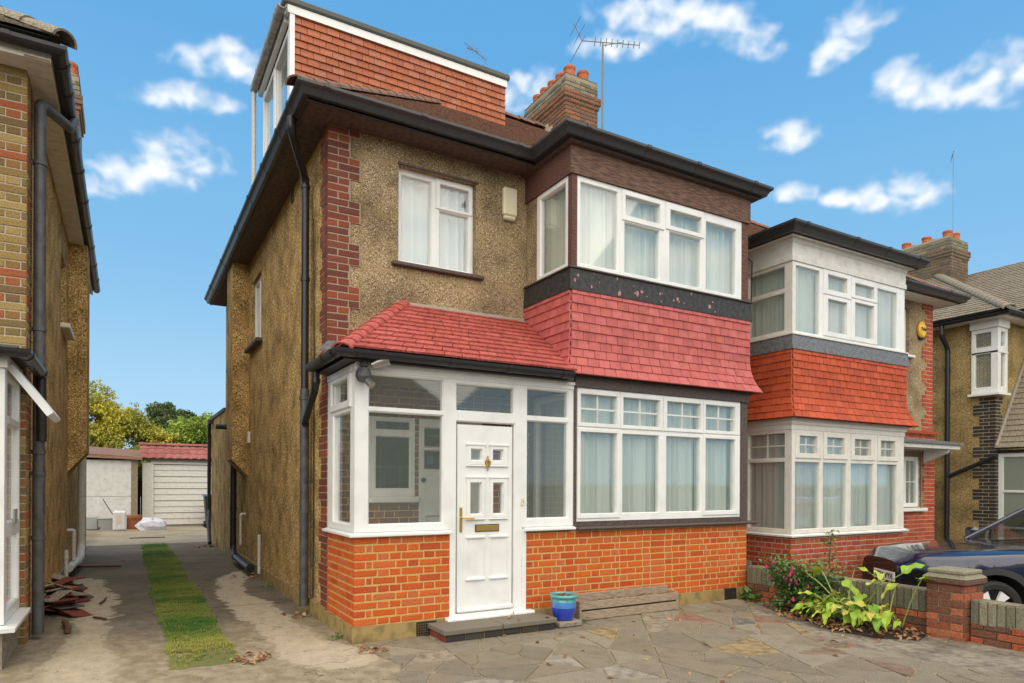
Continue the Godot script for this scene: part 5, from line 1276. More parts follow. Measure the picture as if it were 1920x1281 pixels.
# ------------------------------------------------------------------ ground
func near_line(p, pts, r):
	var best = 1e9
	for i in pts.size() - 1:
		var q = Geometry2D.get_closest_point_to_segment(p, pts[i], pts[i + 1])
		best = minf(best, p.distance_to(q) - lerpf(r[i], r[i + 1], 0.5 if pts[i].distance_to(pts[i + 1]) < .01 else clampf(q.distance_to(pts[i]) / pts[i].distance_to(pts[i + 1]), 0, 1)))
	return best
func drive_image():
	# wear and patching of the old concrete, x -3.2 .. .4, z -20.5 .. 6
	var W = 400; var H = 1920
	var im = Image.create(W, H, false, Image.FORMAT_RGB8)
	var n1 = noise(FastNoiseLite.TYPE_SIMPLEX_SMOOTH, .9, 4, 5); var n2 = noise(FastNoiseLite.TYPE_SIMPLEX_SMOOTH, 6.0, 3, 6); var n3 = noise(FastNoiseLite.TYPE_SIMPLEX_SMOOTH, 28.0, 2, 7)
	var pl = [Vector2(-2.35, -5.9), Vector2(-2.2, -4.6), Vector2(-2.18, -3.0), Vector2(-2.12, -1.7), Vector2(-2.1, -.6), Vector2(-2.15, .3), Vector2(-2.2, 2.0)]; var rl = [.16, .26, .24, .16, .2, .28, .5]
	var pr = [Vector2(.0, -5.9), Vector2(-.45, -4.7), Vector2(-.62, -3.5), Vector2(-.48, -2.2), Vector2(-.42, -1.0), Vector2(-.38, .1), Vector2(-.2, .5)]; var rr = [.15, .22, .17, .24, .24, .3, .26]
	var pale = Color(.52, .44, .31); var grey = Color(.30, .285, .26)
	for y in H:
		var z = -20.5 + 26.5 * (y + .5) / H
		for x in W:
			var px = -3.2 + 3.6 * (x + .5) / W
			var a = n1.get_noise_2d(px, z); var b = n2.get_noise_2d(px, z * .8); var f = n3.get_noise_2d(px, z)
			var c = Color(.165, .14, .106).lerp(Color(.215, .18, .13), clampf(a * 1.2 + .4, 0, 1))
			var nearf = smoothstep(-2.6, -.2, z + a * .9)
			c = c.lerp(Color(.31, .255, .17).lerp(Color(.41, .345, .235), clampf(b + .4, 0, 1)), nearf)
			if z < -11.9:
				c = c.lerp(Color(.42, .35, .245).lerp(Color(.33, .28, .2), clampf(a * 2 + .3, 0, 1)), smoothstep(-11.9, -12.2, z + b * .1))
			c = c * (1.0 + b * .13 + f * .12)
			var wob = a * .16 + b * .11 + f * .03
			var p = Vector2(px, z)
			var dl = near_line(p, pl, rl) + wob
			var k = 1.0 - smoothstep(-.035, .03, dl)
			c = c.lerp(pale * (1.0 + b * .16 + f * .14), k * .95)
			if z > -7.0 and z < 1.6:
				var dr = near_line(p, pr, rr) + wob * .8
				k = 1.0 - smoothstep(-.03, .02, dr)
				c = c.lerp(Color(.53, .45, .325) * (1.0 + b * .14 + f * .12), k * .95)
			# scuffed pale area by the grass
			var s = 1.0 - smoothstep(.1, .4, p.distance_to(Vector2(-1.8, -1.9)) * .8 + absf(b) * .25)
			c = c.lerp(grey, s * .6 * clampf(.5 + b, 0, 1))
			# cross joints and hair cracks
			if absf(z + 2.55 + a * .05) < .012 and px > -1.0: c *= .45
			if absf(z + 7.4 + a * .08) < .012: c *= .6
			var cr = absf(n1.get_noise_2d(px * 1.7 + 40.0, z * 1.7))
			if cr < .011 and (px > -.95 or f > .1) and z > -6.5: c *= .5
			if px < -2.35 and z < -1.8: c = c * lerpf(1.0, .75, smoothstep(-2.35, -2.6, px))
			im.set_pixel(x, y, Color(clampf(c.r, .01, .9), clampf(c.g, .01, .9), clampf(c.b, .01, .9)).linear_to_srgb())
	return ImageTexture.create_from_image(im)

func sheet(x0, z0, x1, z1, y):
	var m = MB.new(); m.quad(V(x0, y, z1), V(x1, y, z1), V(x1, y, z0), V(x0, y, z0), Vector2(0, 1), Vector2(1, 1), Vector2(1, 0), Vector2(0, 0))
	return m

func ground():
	struct("ground", sheet(-400, -400, 400, 400, -.42), mat("earth", lin(.12, .10, .06), 1.0, cache["blotch"], .3))
	var m = MB.new(); m.box(-30, -.41, -70, 12, -.006, -20.5); m.box(-12, -.41, -20.5, -3.2, -.008, 9); m.box(.4, -.41, -20.5, 5.3, -.03, .05)
	struct("back_garden", m, M["soil"])
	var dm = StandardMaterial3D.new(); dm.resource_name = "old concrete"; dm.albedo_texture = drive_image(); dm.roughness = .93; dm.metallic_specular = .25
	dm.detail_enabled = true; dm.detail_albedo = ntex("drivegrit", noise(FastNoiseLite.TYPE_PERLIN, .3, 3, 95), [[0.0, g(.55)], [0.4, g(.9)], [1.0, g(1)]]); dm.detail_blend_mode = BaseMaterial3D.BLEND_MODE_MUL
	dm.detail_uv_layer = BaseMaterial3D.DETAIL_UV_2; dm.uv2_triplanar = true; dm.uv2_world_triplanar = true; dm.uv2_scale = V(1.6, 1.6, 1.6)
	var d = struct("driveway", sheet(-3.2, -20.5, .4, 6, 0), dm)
	# turf strip between the wheel tracks
	m = MB.new(); var seg = 40
	for i in seg:
		var z0 = -11.8 + 11.6 * i / seg; var z1 = -11.8 + 11.6 * (i + 1) / seg
		var e = func(z, s): return -1.24 + s * (.24 + .025 * sin(z * 1.3 + s) + .012 * sin(z * 4.7 + s * 2.0) + .01 * sin(z * 13.0))
		m.quad(V(e.call(z1, -1), .004, z1), V(e.call(z1, 1), .004, z1), V(e.call(z0, 1), .004, z0), V(e.call(z0, -1), .004, z0))
	struct("grass_bed", m, mat("turf soil", lin(.27, .225, .145), 1.0, cache["blotch"], 1.4))
	var mm = MultiMesh.new(); mm.transform_format = MultiMesh.TRANSFORM_3D; mm.use_colors = true
	var tuft = MB.new()
	for i in 5:
		var a = i * 1.257; var dr = V(cos(a), 0, sin(a)); var s = V(-sin(a), 0, cos(a)) * .0022
		var p0 = dr * .006; var p1 = dr * .014 + V(0, .022, 0); var p2 = dr * .032 + V(0, .036 + .004 * (i % 3), 0)
		tuft.quad(p0 - s, p0 + s, p1 + s * .8, p1 - s * .8); tuft.tri(p1 - s * .8, p1 + s * .8, p2)
	mm.mesh = tuft.mesh(); mm.instance_count = 19000
	var nf = noise(FastNoiseLite.TYPE_SIMPLEX_SMOOTH, .8, 3, 14); var nb = noise(FastNoiseLite.TYPE_SIMPLEX_SMOOTH, 3.5, 3, 15)
	for i in mm.instance_count:
		var z = -11.85 + 12.0 * pow(rng.randf(), .8); var x = -1.24 + rng.randf_range(-1, 1) * (.245 + .02 * sin(z * 1.3) + .05 * nf.get_noise_2d(z * 2.0, 3.0) + rng.randf() * .035)
		var b = nb.get_noise_2d(x, z)
		var h = rng.randf_range(.5, 1.0) * (.9 + .4 * nf.get_noise_2d(x, z))
		if b < -.28 and rng.randf() < .6: h *= .3
		if z > -.7 and rng.randf() < smoothstep(-.5, .15, z + b * .5): h *= .12
		if z > -.25 + .3 * nb.get_noise_2d(x * 2.0, 7.0) and rng.randf() < .8: h = .02
		mm.set_instance_transform(i, Transform3D(Basis.from_scale(V(1, h, 1)).rotated(Vector3.UP, rng.randf() * TAU), V(x, .003, z)))
		var dry = clampf(.25 + 1.1 * nf.get_noise_2d(x * .6, z * .9) + smoothstep(-2.2, -.8, z) * .6 + smoothstep(-8.0, -6.8, z) * smoothstep(-5.0, -6.0, z) * .5, 0, 1)
		var c = Color(.075, .18, .022).lerp(Color(.32, .34, .06), dry).lerp(Color(.30, .24, .09), clampf(b * 1.2 - .1, 0, .7) + (.25 if z > -.6 else 0.0))
		mm.set_instance_color(i, c * rng.randf_range(.75, 1.2))
	var gm = StandardMaterial3D.new(); gm.resource_name = "grass"; gm.vertex_color_use_as_albedo = true; gm.roughness = .7; gm.backlight_enabled = true; gm.backlight = Color(.3, .35, .1)
	var mi = MultiMeshInstance3D.new(); mi.name = "grass"; mi.multimesh = mm; mi.material_override = gm; add_child(mi)
	mi.set_meta("label", "green and yellowing turf strip running up the middle of the drive"); mi.set_meta("category", "grass"); mi.set_meta("kind", "stuff")
	paving()
	# neighbour's forecourt and the drive beyond
	struct("neighbour_forecourt", sheet(5.35, -9.5, 30, 14, -.36), mat("forecourt", lin(.17, .15, .12), .95, cache["blotch"], .5, cache["fine"], .4))
	# road and far pavement behind the camera
	struct("pavement", sheet(-60, 8.0, 60, 9.8, .012), M["concrete"])
	m = MB.new(); m.box(-60, -.41, 9.81, 60, -.1, 17.5); struct("road", m, M["concrete dark"])
	# drain grating across the drive
	m = MB.new(); var hs = []
	for i in 30: hs.append(R(.01 + i * .0267, .02, .01 + i * .0267 + .017, .13))
	m.board(.82, .15, hs, .01); single("drain_grating", m, M["plastic black"], "long black slotted drain grating set in the pale concrete before the garage", "drain", Transform3D(Basis(V(1, 0, 0), V(0, 0, -1), V(0, 1, 0)), V(-1.73, .012, -13.9)))

func paving():
	# crazy paving in front of the porch and the bay
	var region = PackedVector2Array([Vector2(.06, .03), Vector2(.64, .03), Vector2(5.02, .03), Vector2(4.95, .38), Vector2(4.55, 1.1), Vector2(4.05, 1.8), Vector2(3.92, 2.3), Vector2(3.98, 2.75), Vector2(4.1, 3.6), Vector2(4.3, 5.4), Vector2(-.5, 5.4), Vector2(-.28, 2.2), Vector2(-.1, 1.3), Vector2(.13, .9), Vector2(.05, .5)])
	var m = MB.new(); m.quad(V(-.6, -.009, 8), V(5.4, -.009, 8), V(5.4, -.009, -.0), V(-.6, -.009, -.0))
	# the bed of mortar lies just below the slabs
	m = MB.new(); var tri = Geometry2D.triangulate_polygon(region)
	var rg = []
	for p in region: rg.append(V(p.x, .003, p.y))
	for t in range(0, tri.size(), 3): m.face([rg[tri[t]], rg[tri[t + 1]], rg[tri[t + 2]]], V(2, -5, 2))
	var pv = struct("paving", m, mat("joint", lin(.33, .275, .18), .95, cache["blotch"], 1.6, cache["fine"], .6))
	m = MB.new(); m.quad(V(.4, -.002, 8), V(5.32, -.002, 8), V(5.32, -.002, -.9), V(.4, -.002, -.9)); m.box(.401, -.4, 0.1, 5.3, -.02, 7.9)
	struct("concrete_apron", m, mat("apron", lin(.31, .265, .20), .9, cache["blotch"], .55, cache["fine"], .5, cache["stain"], .3))
	tones("slab grey", [lin(.355, .305, .22), lin(.33, .28, .20), lin(.37, .315, .23), lin(.345, .30, .225), lin(.305, .265, .195), lin(.36, .30, .215), lin(.41, .355, .265)], .9, ntex("slabt", noise(FastNoiseLite.TYPE_PERLIN, .22, 4, 97), [[0.0, g(.4)], [0.42, g(.84)], [1.0, g(1)]]), 1.0, cache["fine"], .4, .3, cache["mild"], .45)
	tones("slab other", [lin(.42, .22, .155), lin(.50, .37, .20), lin(.27, .26, .235), lin(.48, .43, .35), lin(.36, .25, .18), lin(.29, .275, .245), lin(.42, .24, .17), lin(.46, .39, .29)], .9, cache["slabt"], 1.3, cache["fine"], .4, .3, cache["blotch"], .45)
	var r = RandomNumberGenerator.new(); r.seed = 12
	var todo = [PackedVector2Array([Vector2(-.7, 0), Vector2(5.3, 0), Vector2(5.3, 5.4), Vector2(-.7, 5.4)])]; var done = []
	while todo.size() > 0:
		var p = todo.pop_back(); var area = 0.0; var c = Vector2.ZERO; var lng = 0.0; var dir = Vector2.RIGHT
		for i in p.size():
			var q = p[(i + 1) % p.size()]; area += p[i].cross(q) * .5; c += p[i] / p.size()
			for j in p.size():
				if p[i].distance_to(p[j]) > lng: lng = p[i].distance_to(p[j]); dir = (p[j] - p[i]).normalized()
		area = absf(area)
		if area < r.randf_range(.09, .26) or area < .07: done.append(p); continue
		var n = dir.rotated(r.randf_range(-.55, .55)); c += Vector2(r.randf_range(-.12, .12), r.randf_range(-.12, .12)) * sqrt(area)
		var cut = n.orthogonal(); var big = 20.0
		for s in [1.0, -1.0]:
			var half = PackedVector2Array([c - cut * big, c + cut * big, c + cut * big + n * big * s, c - cut * big + n * big * s])
			for w in Geometry2D.intersect_polygons(p, half):
				if w.size() >= 3: todo.append(w)
	for p in done:
		for w in Geometry2D.intersect_polygons(p, region):
			for q in Geometry2D.offset_polygon(w, -.0065):
				if q.size() < 3: continue
				var cx = Vector2.ZERO; var area = 0.0
				for i in q.size(): cx += q[i] / q.size(); area += q[i].cross(q[(i + 1) % q.size()]) * .5
				if absf(area) < .006: continue
				# chip the corners
				var pts = []
				for i in q.size():
					var a = q[i]; var b = q[(i + 1) % q.size()]; var L = a.distance_to(b); var cr = minf(.03, L * .2)
					pts.append(a.move_toward(b, cr)); 
					if L > .25: pts.append(a.lerp(b, .5) + (b - a).orthogonal().normalized() * r.randf_range(-.007, .007))
					pts.append(b.move_toward(a, cr))
				var mb = MB.new(); var top = []; var edge = []; var y = r.randf_range(.009, .014)
				for e in pts:
					edge.append(V(e.x, .0, e.y)); var t = e.move_toward(cx, .006); top.append(V(t.x, y, t.y))
				var mid = V(cx.x, -.05, cx.y)
				for i in pts.size():
					var j = (i + 1) % pts.size()
					mb.face([edge[i], edge[j], top[j], top[i]], mid)
					mb.face([top[i], top[j], V(cx.x, y, cx.y)], mid)
				var tn = M["slab other"] if r.randf() < .17 else M["slab grey"]
				add(pv, "paving_slab", mb, tn[r.randi() % tn.size()])

# ------------------------------------------------------------------ behind the houses
func garage_and_shed():
	var h = thing("garage", "white garage with a horizontally ribbed door and a red tiled roof edge", "garage", Vector3.ZERO); var z = -18.8; var m = MB.new()
	m.box(-1.33, 0, z - 5, 1.7, 2.05, z - .08); add(h, "wall", m, M["white render"])
	m = MB.new(); m.box(-1.36, 0, z - .1, -1.10, 2.10, z + .03); m.box(1.45, 0, z - .1, 1.7, 2.10, z + .03); m.box(-1.12, 2.06, z - .1, 1.46, 2.18, z + .02); var fr = add(h, "door_frame", m, M["upvc old"])
	m = MB.new(); m.box(-1.14, .0, z - .06, -1.04, 2.05, z + .045); add(fr, "door_post", m, M["upvc old"])
	m = MB.new(); m.box(-1.04, .05, z - .09, 1.46, 2.06, z - .05); var dr = add(h, "door", m, M["mortar strip"])
	for i in 10:
		m = MB.new(); var y = .06 + i * .2; m.hexa([V(-1.035, y, z - .05), V(1.45, y, z - .05), V(1.45, y, z - .012), V(-1.035, y, z - .012)], [V(-1.035, y + (.178 if i % 2 else .192), z - .05), V(1.45, y + (.178 if i % 2 else .192), z - .05), V(1.45, y + (.178 if i % 2 else .192), z - .03), V(-1.035, y + (.178 if i % 2 else .192), z - .03)])
		add(dr, "door_panel", m, M["upvc old"])
	m = MB.new(); m.cbox(.55, 1.72, z - .03, .75, 1.76, z + .01, .01); add(dr, "door_handle", m, M["plastic grey"])
	# interlocking tiles in two rows and a cap row
	m = MB.new(); m.hexa([V(-1.40, 2.18, z + .12), V(1.8, 2.18, z + .12), V(1.8, 2.18, z - .5), V(-1.40, 2.18, z - .5)], [V(-1.40, 2.22, z + .12), V(1.8, 2.22, z + .12), V(1.8, 2.68, z - .5), V(-1.40, 2.68, z - .5)]); var rf = add(h, "roof", m, M["tile dark"])
	for rw in 3:
		for i in 13:
			var x = -1.42 + i * .245; var f0 = rw / 3.0; var f1 = (rw + 1.15) / 3.0
			var a = V(x, 2.225 + .47 * f0 + .03, z + .15 - .62 * f0); var b = V(x, 2.225 + .47 * f1 + .005, z + .15 - .62 * f1); m = MB.new()
			for s in 6:
				var t0 = s / 6.0; var t1 = (s + 1) / 6.0
				var hh = func(t): return .028 * sin(t * PI) if t < .75 else .028 * sin(.75 * PI) * (1 - (t - .75) / .25)
				var o0 = V(t0 * .245, hh.call(t0), 0); var o1 = V(t1 * .245, hh.call(t1), 0)
				m.quad(a + o0, a + o1, b + o1, b + o0); m.quad(a + o0 - V(0, .03, 0), a + o1 - V(0, .03, 0), a + o1, a + o0)
			add(rf, "roof_tile", m, pick(M["tile weathered"]))
	cap_tiles(rf, "ridge_tile", V(-1.42, 2.70, z - .47), V(1.8, 2.70, z - .47), 8, .10, M["tile weathered"])
	# lean-to shed
	h = thing("shed", "low shed faced with two stained white boards under a mossy felt roof", "shed"); z = -18.4
	m = MB.new(); m.box(-4.5, 0, z - 3, -1.5, 2.1, z - .05); add(h, "wall", m, M["wood shed"])
	m = MB.new(); m.box(-4.4, .06, z - .05, -1.68, 1.0, z); add(h, "board", m, M["white render"])
	m = MB.new(); m.box(-4.4, 1.01, z - .05, -1.68, 2.15, z + .004); add(h, "board", m, M["white render"])
	m = MB.new(); m.box(-1.675, 0, z - .08, -1.50, 2.2, z + .02); add(h, "corner_post", m, M["wood shed"])
	m = MB.new(); m.hexa([V(-4.6, 2.28, z + .15), V(-1.38, 2.17, z + .15), V(-1.38, 2.17, z - 3), V(-4.6, 2.28, z - 3)], [V(-4.6, 2.47, z + .12), V(-1.38, 2.25, z + .12), V(-1.38, 2.6, z - 3), V(-4.6, 2.8, z - 3)]); add(h, "roof", m, M["tile mossy"])
	h = thing("fence", "strip of red-brown board fence showing between the shed and the garage", "fence")
	for i in 5:
		m = MB.new(); m.box(-1.62 + i * .12, 0, -20.2, -1.52 + i * .12, 1.5, -20.17); add(h, "board", m, M["wood dark"])
	h = thing("wheelie_bin", "black wheelie bin with a blue lid beside the garage door", "bin"); var bx = .68; var bz = -18.1
	m = MB.new(); m.hexa([V(bx - .2, .08, bz - .22), V(bx + .2, .08, bz - .22), V(bx + .2, .08, bz + .22), V(bx - .2, .08, bz + .22)], [V(bx - .27, .98, bz - .3), V(bx + .27, .98, bz - .3), V(bx + .27, .98, bz + .3), V(bx - .27, .98, bz + .3)]); add(h, "body", m, M["plastic black"])
	m = MB.new(); m.cbox(bx - .3, .985, bz - .33, bx + .3, 1.06, bz + .35, .025); add(h, "lid", m, M["plastic blue"])
	m = MB.new(); m.lathe([Vector2(0, -.03), Vector2(.1, -.03), Vector2(.1, .03), Vector2(0, .03)], V(bx - .26, .1, bz + .1), 16, Basis(V(0, 1, 0), V(-1, 0, 0), V(0, 0, 1))); add(h, "wheel", m, M["rubber"])
	add(h, "lettering", text_mesh("2", .16, .004), M["plastic white"], Transform3D(Basis(), V(bx + .12, .5, bz + .275)))

func clutter():
	var m = MB.new()
	m.cbox(-2.98, 0, -18.2, -2.55, .42, -17.9, .03); single("storage_tub", m, M["plastic grey"], "dull grey tub against the left end of the white shed", "tub")
	m = MB.new(); m.hexa([V(-2.48, 0, -17.9), V(-2.0, 0, -17.9), V(-2.0, 0, -17.55), V(-2.48, 0, -17.55)], [V(-2.55, .34, -17.95), V(-1.93, .34, -17.95), V(-1.93, .34, -17.5), V(-2.55, .34, -17.5)]); var t = single("plastic_crate", m, M["plastic grey"], "low pale grey plastic crate between the tub and the white canister", "crate")
	m = MB.new(); m.cbox(-2.57, .341, -17.97, -1.91, .38, -17.48, .01); add(t, "rim", m, M["plastic grey"])
	t = thing("canister", "white plastic canister with a paper label standing before the shed", "canister")
	m = MB.new(); m.cbox(-2.16, .0, -17.3, -1.80, .60, -17.05, .05); add(t, "body", m, M["jerrycan"])
	m = MB.new(); m.cbox(-2.06, .22, -17.05, -1.94, .48, -17.045, .001); add(t, "paper_label", m, M["paper"])
	m = MB.new(); m.lathe([Vector2(.04, 0), Vector2(.04, .05), Vector2(0, .05)], V(-2.08, .6, -17.18), 12); add(t, "cap", m, M["plastic white"])
	m = MB.new(); m.tube([V(-2.12, .4, -17.4), V(-2.42, .95, -17.45)], .014, 6); single("wooden_stick", m, M["wood dark"], "dark stick leaning up behind the white canister", "stick")
	t = thing("plant_pot", "square-shouldered terracotta pot by the shed corner", "pot")
	m = MB.new(); m.lathe([Vector2(0, .02), Vector2(.17, 0), Vector2(.21, .34), Vector2(.235, .34), Vector2(.24, .43), Vector2(.21, .43), Vector2(.19, .36), Vector2(0, .36)], V(-1.62, 0, -17.9), 20); add(t, "body", m, M["pot terracotta"])
	m = MB.new(); var r2 = RandomNumberGenerator.new(); r2.seed = 4; var bp = []
	for j in 5:
		var row = []
		for i in 12:
			var a = TAU * i / 12; var rr = [.36, .42, .34, .22, .02][j] * r2.randf_range(.75, 1.2); row.append(V(-1.12 + cos(a) * rr, [0.0, .12, .26, .34, .36][j] * r2.randf_range(.8, 1.15), -17.3 + sin(a) * rr * .7))
		bp.append(row)
	for j in 4:
		for i in 12: m.face([bp[j][i], bp[j][(i + 1) % 12], bp[j + 1][(i + 1) % 12], bp[j + 1][i]], V(-1.12, .1, -17.3))
	single("plastic_sack", m, M["sack"], "crumpled lilac-white plastic sack slumped before the garage post", "sack")
	# blue glazed pot on its stone
	m = MB.new(); m.cbox(1.99, .012, .18, 2.27, .07, .42, .012); single("stone_block", m, M["concrete"], "small pale stone block under the blue pot", "stone")
	t = thing("glazed_pot", "blue and turquoise glazed plant pot beside the doorstep", "pot", V(2.12, .071, .29))
	m = MB.new(); m.lathe([Vector2(0, 0), Vector2(.085, 0), Vector2(.1, .01), Vector2(.12, .08), Vector2(.128, .13)], Vector3.ZERO, 32); add(t, "base", m, glaze("glaze blue", lin(.02, .05, .42)))
	m = MB.new(); m.lathe([Vector2(.128, .13), Vector2(.13, .16), Vector2(.128, .19)], Vector3.ZERO, 32); add(t, "middle_band", m, glaze("glaze mid", lin(.06, .22, .55)))
	m = MB.new(); m.lathe([Vector2(.128, .19), Vector2(.122, .215), Vector2(.122, .225), Vector2(.15, .235), Vector2(.155, .25), Vector2(.15, .265), Vector2(.13, .265), Vector2(.118, .25), Vector2(.115, .2)], Vector3.ZERO, 32); add(t, "rim", m, glaze("glaze turquoise", lin(.07, .36, .38)))
	m = MB.new(); m.lathe([Vector2(.117, .236), Vector2(.06, .245), Vector2(0, .243)], Vector3.ZERO, 20); add(t, "soil", m, M["soil"])
	leaf_litter("dead_leaves", "withered leaves lying in the blue glazed pot", [[V(2.12, .325, .29), .1, 40]], .028)
	# long wooden planter
	t = thing("wooden_planter", "long weathered wooden trough planter against the orange brick wall", "planter"); var x0 = 2.36; var x1 = 3.76; var za = .06; var zb = .235
	for y in [[.016, .11], [.128, .215]]:
		m = MB.new(); m.cbox(x0 + .03, y[0], zb - .02, x1, y[1], zb, .004); add(t, "board", m, M["wood grey"]); m = MB.new(); m.cbox(x0 + .03, y[0] * 1.3, za, x1, y[1] * 1.3, za + .02, .004); add(t, "board", m, M["wood grey"])
	for x in [x0, x1 - .01]:
		m = MB.new(); m.cbox(x, .014, za - .005, x + .03, .225, zb + .005, .004); add(t, "end_board", m, M["wood grey"])
	m = MB.new(); m.box(x0 + .03, .1, za + .021, x1, .19, zb - .021); add(t, "soil", m, M["soil"])
	leaf_litter("dead_leaves", "withered leaves and stalks on the soil of the wooden planter", [[V(3.0, .195, .15), .5, 60], [V(3.5, .195, .15), .2, 30]], .03)
	# doorstep
	t = thing("doorstep", "low front doorstep of two dark slabs on blue-black bricks", "step")
	m = MB.new(); m.box(.75, .0, .035, 1.93, .075, .40); add(t, "core", m, M["mortar grey"])
	for s in [[.71, 1.325], [1.333, 1.95]]:
		m = MB.new(); m.cbox(s[0], .076, .036, s[1], .128, .43, .008); add(t, "slab", m, M["step slab"])
	for i in 6: brick(t, .745 + i * .2, .012, .19, .06, M["brick slate"], .412, .385)
	for i in 2: add(t, "brick", brick_mesh(.17, .06, .02, i), M["brick plum"][i], west(.75, .012, .05 + i * .18))

func glaze(k, c):
	var m = mat(k, c, .18, null); m.clearcoat_enabled = true; m.clearcoat = .6; m.clearcoat_roughness = .1
	return m

func leaf_mesh(L, w, bend, fold, tip = 2.0, seg = 4):
	# pointed leaf along +z, lying in x-z, folded along its rib
	var m = MB.new(); var pr = null
	for i in seg + 1:
		var t = float(i) / seg; var ww = w * pow(sin(PI * pow(t, .75)), .8) * .5 if i < seg else 0.0
		var c = V(0, -bend * t * t * L, L * t); var e = V(ww, fold * ww, 0)
		if pr:
			m.quad(pr[0], c, c + e, pr[0] + pr[1]) if i % 2 >= 0 else null
			m.quad(pr[0] + V(-pr[1].x, pr[1].y, 0), c + V(-e.x, e.y, 0), c, pr[0])
		pr = [c, e]
	return m.mesh()

func leaf_litter(called, label, spots, size):
	var n = 0
	for s in spots: n += s[2]
	var mm = MultiMesh.new(); mm.transform_format = MultiMesh.TRANSFORM_3D; mm.use_colors = true; mm.mesh = leaf_mesh(size, size * .6, .3, .5); mm.instance_count = n
	var k = 0
	for s in spots:
		for i in s[2]:
			var a = rng.randf() * TAU; var r = s[1] * sqrt(rng.randf()); var ex = s[3] if s.size() > 3 else 1.0
			var p = s[0] + V(cos(a) * r, rng.randf_range(0, .012), sin(a) * r * minf(1.0, .06 / s[1] if s[0].y > .15 and s[1] > .15 else 1.0) * ex)
			mm.set_instance_transform(k, Transform3D(Basis.from_euler(V(rng.randf_range(-.5, .5), rng.randf() * TAU, rng.randf_range(-.6, .6))) * Basis.from_scale(Vector3.ONE * rng.randf_range(.6, 1.5)), p))
			mm.set_instance_color(k, [Color(.24, .11, .05), Color(.34, .19, .08), Color(.18, .085, .045), Color(.40, .27, .12), Color(.27, .10, .06)][rng.randi() % 5]); k += 1
	if not M.has("dead leaf"):
		var m = mat("dead leaf", Color(1, 1, 1), .85, null); m.vertex_color_use_as_albedo = true
	var mi = MultiMeshInstance3D.new(); mi.name = numbered(called); mi.multimesh = mm; mi.material_override = M["dead leaf"]; add_child(mi)
	mi.set_meta("label", label); mi.set_meta("category", "leaves"); mi.set_meta("kind", "stuff")

# ------------------------------------------------------------------ heap of old tiles by the left wall
func tile_heap():
	var m = MB.new(); m.cbox(-.085, 0, -.135, .085, .014, .135, .004); var ms = m.mesh(); var r = RandomNumberGenerator.new(); r.seed = 21
	m = MB.new(); m.cbox(-.2, 0, -.12, .2, .022, .12, .006); var mg = m.mesh()
	var cols = ["tile terracotta", "brick plum", "tile dark", "tile grey", "brick plum"]
	var many = [12, 11, 10, 8, 6, 4, 2]
	for layer in many.size():
		for i in many[layer]:
			var p = V(-2.42 + r.randf_range(-.17, .12) - layer * .022, .012 + layer * .042 + r.randf_range(0, .03), lerpf(-2.75, -4.5, clampf((i + .5) / many[layer], .04 * layer, 1 - .05 * layer)) + r.randf_range(-.12, .12))
			var b = Basis.from_euler(V(r.randf_range(-.35, .35), r.randf_range(-.7, .7) + (PI / 2 if r.randf() < .6 else 0.0), r.randf_range(-.45, .2)))
			var c = cols[r.randi() % 5]; var mt = M[c]
			if mt is Array: mt = mt[r.randi() % mt.size()]
			single("roof_tile", ms if r.randf() < .55 else mg, mt, "loose old roof tile in the heap beside the left wall", "tile", Transform3D(b, p), "loose roof tiles heaped on the drive")
	for s in [[V(-2.32, .01, -1.95), .5, 1.45, .03, "dark"], [V(-2.05, .008, -3.55), .4, 1.7, .012, "thin"], [V(-2.05, .008, -2.35), .22, 1.0, .012, "short"], [V(-2.3, .02, -7.3), .9, .35, .02, "long"]]:
		m = MB.new(); var d = V(cos(s[2]), 0, sin(s[2])) * s[1] * .5; m.tube([s[0] - d + V(0, s[3], 0), s[0] + d * .2 + V(.01, s[3], 0), s[0] + d + V(0, s[3], 0)], s[3], 6)
		single("wooden_stick", m, M["wood dark"], {"dark": "dark timber batten at the foot of the left downpipe", "thin": "thin twig lying on the pale concrete beside the tile heap", "short": "short twig lying nearest the camera on the left wheel track", "long": "long batten leaning low by the far pale pipe on the left"}[s[4]], "stick")

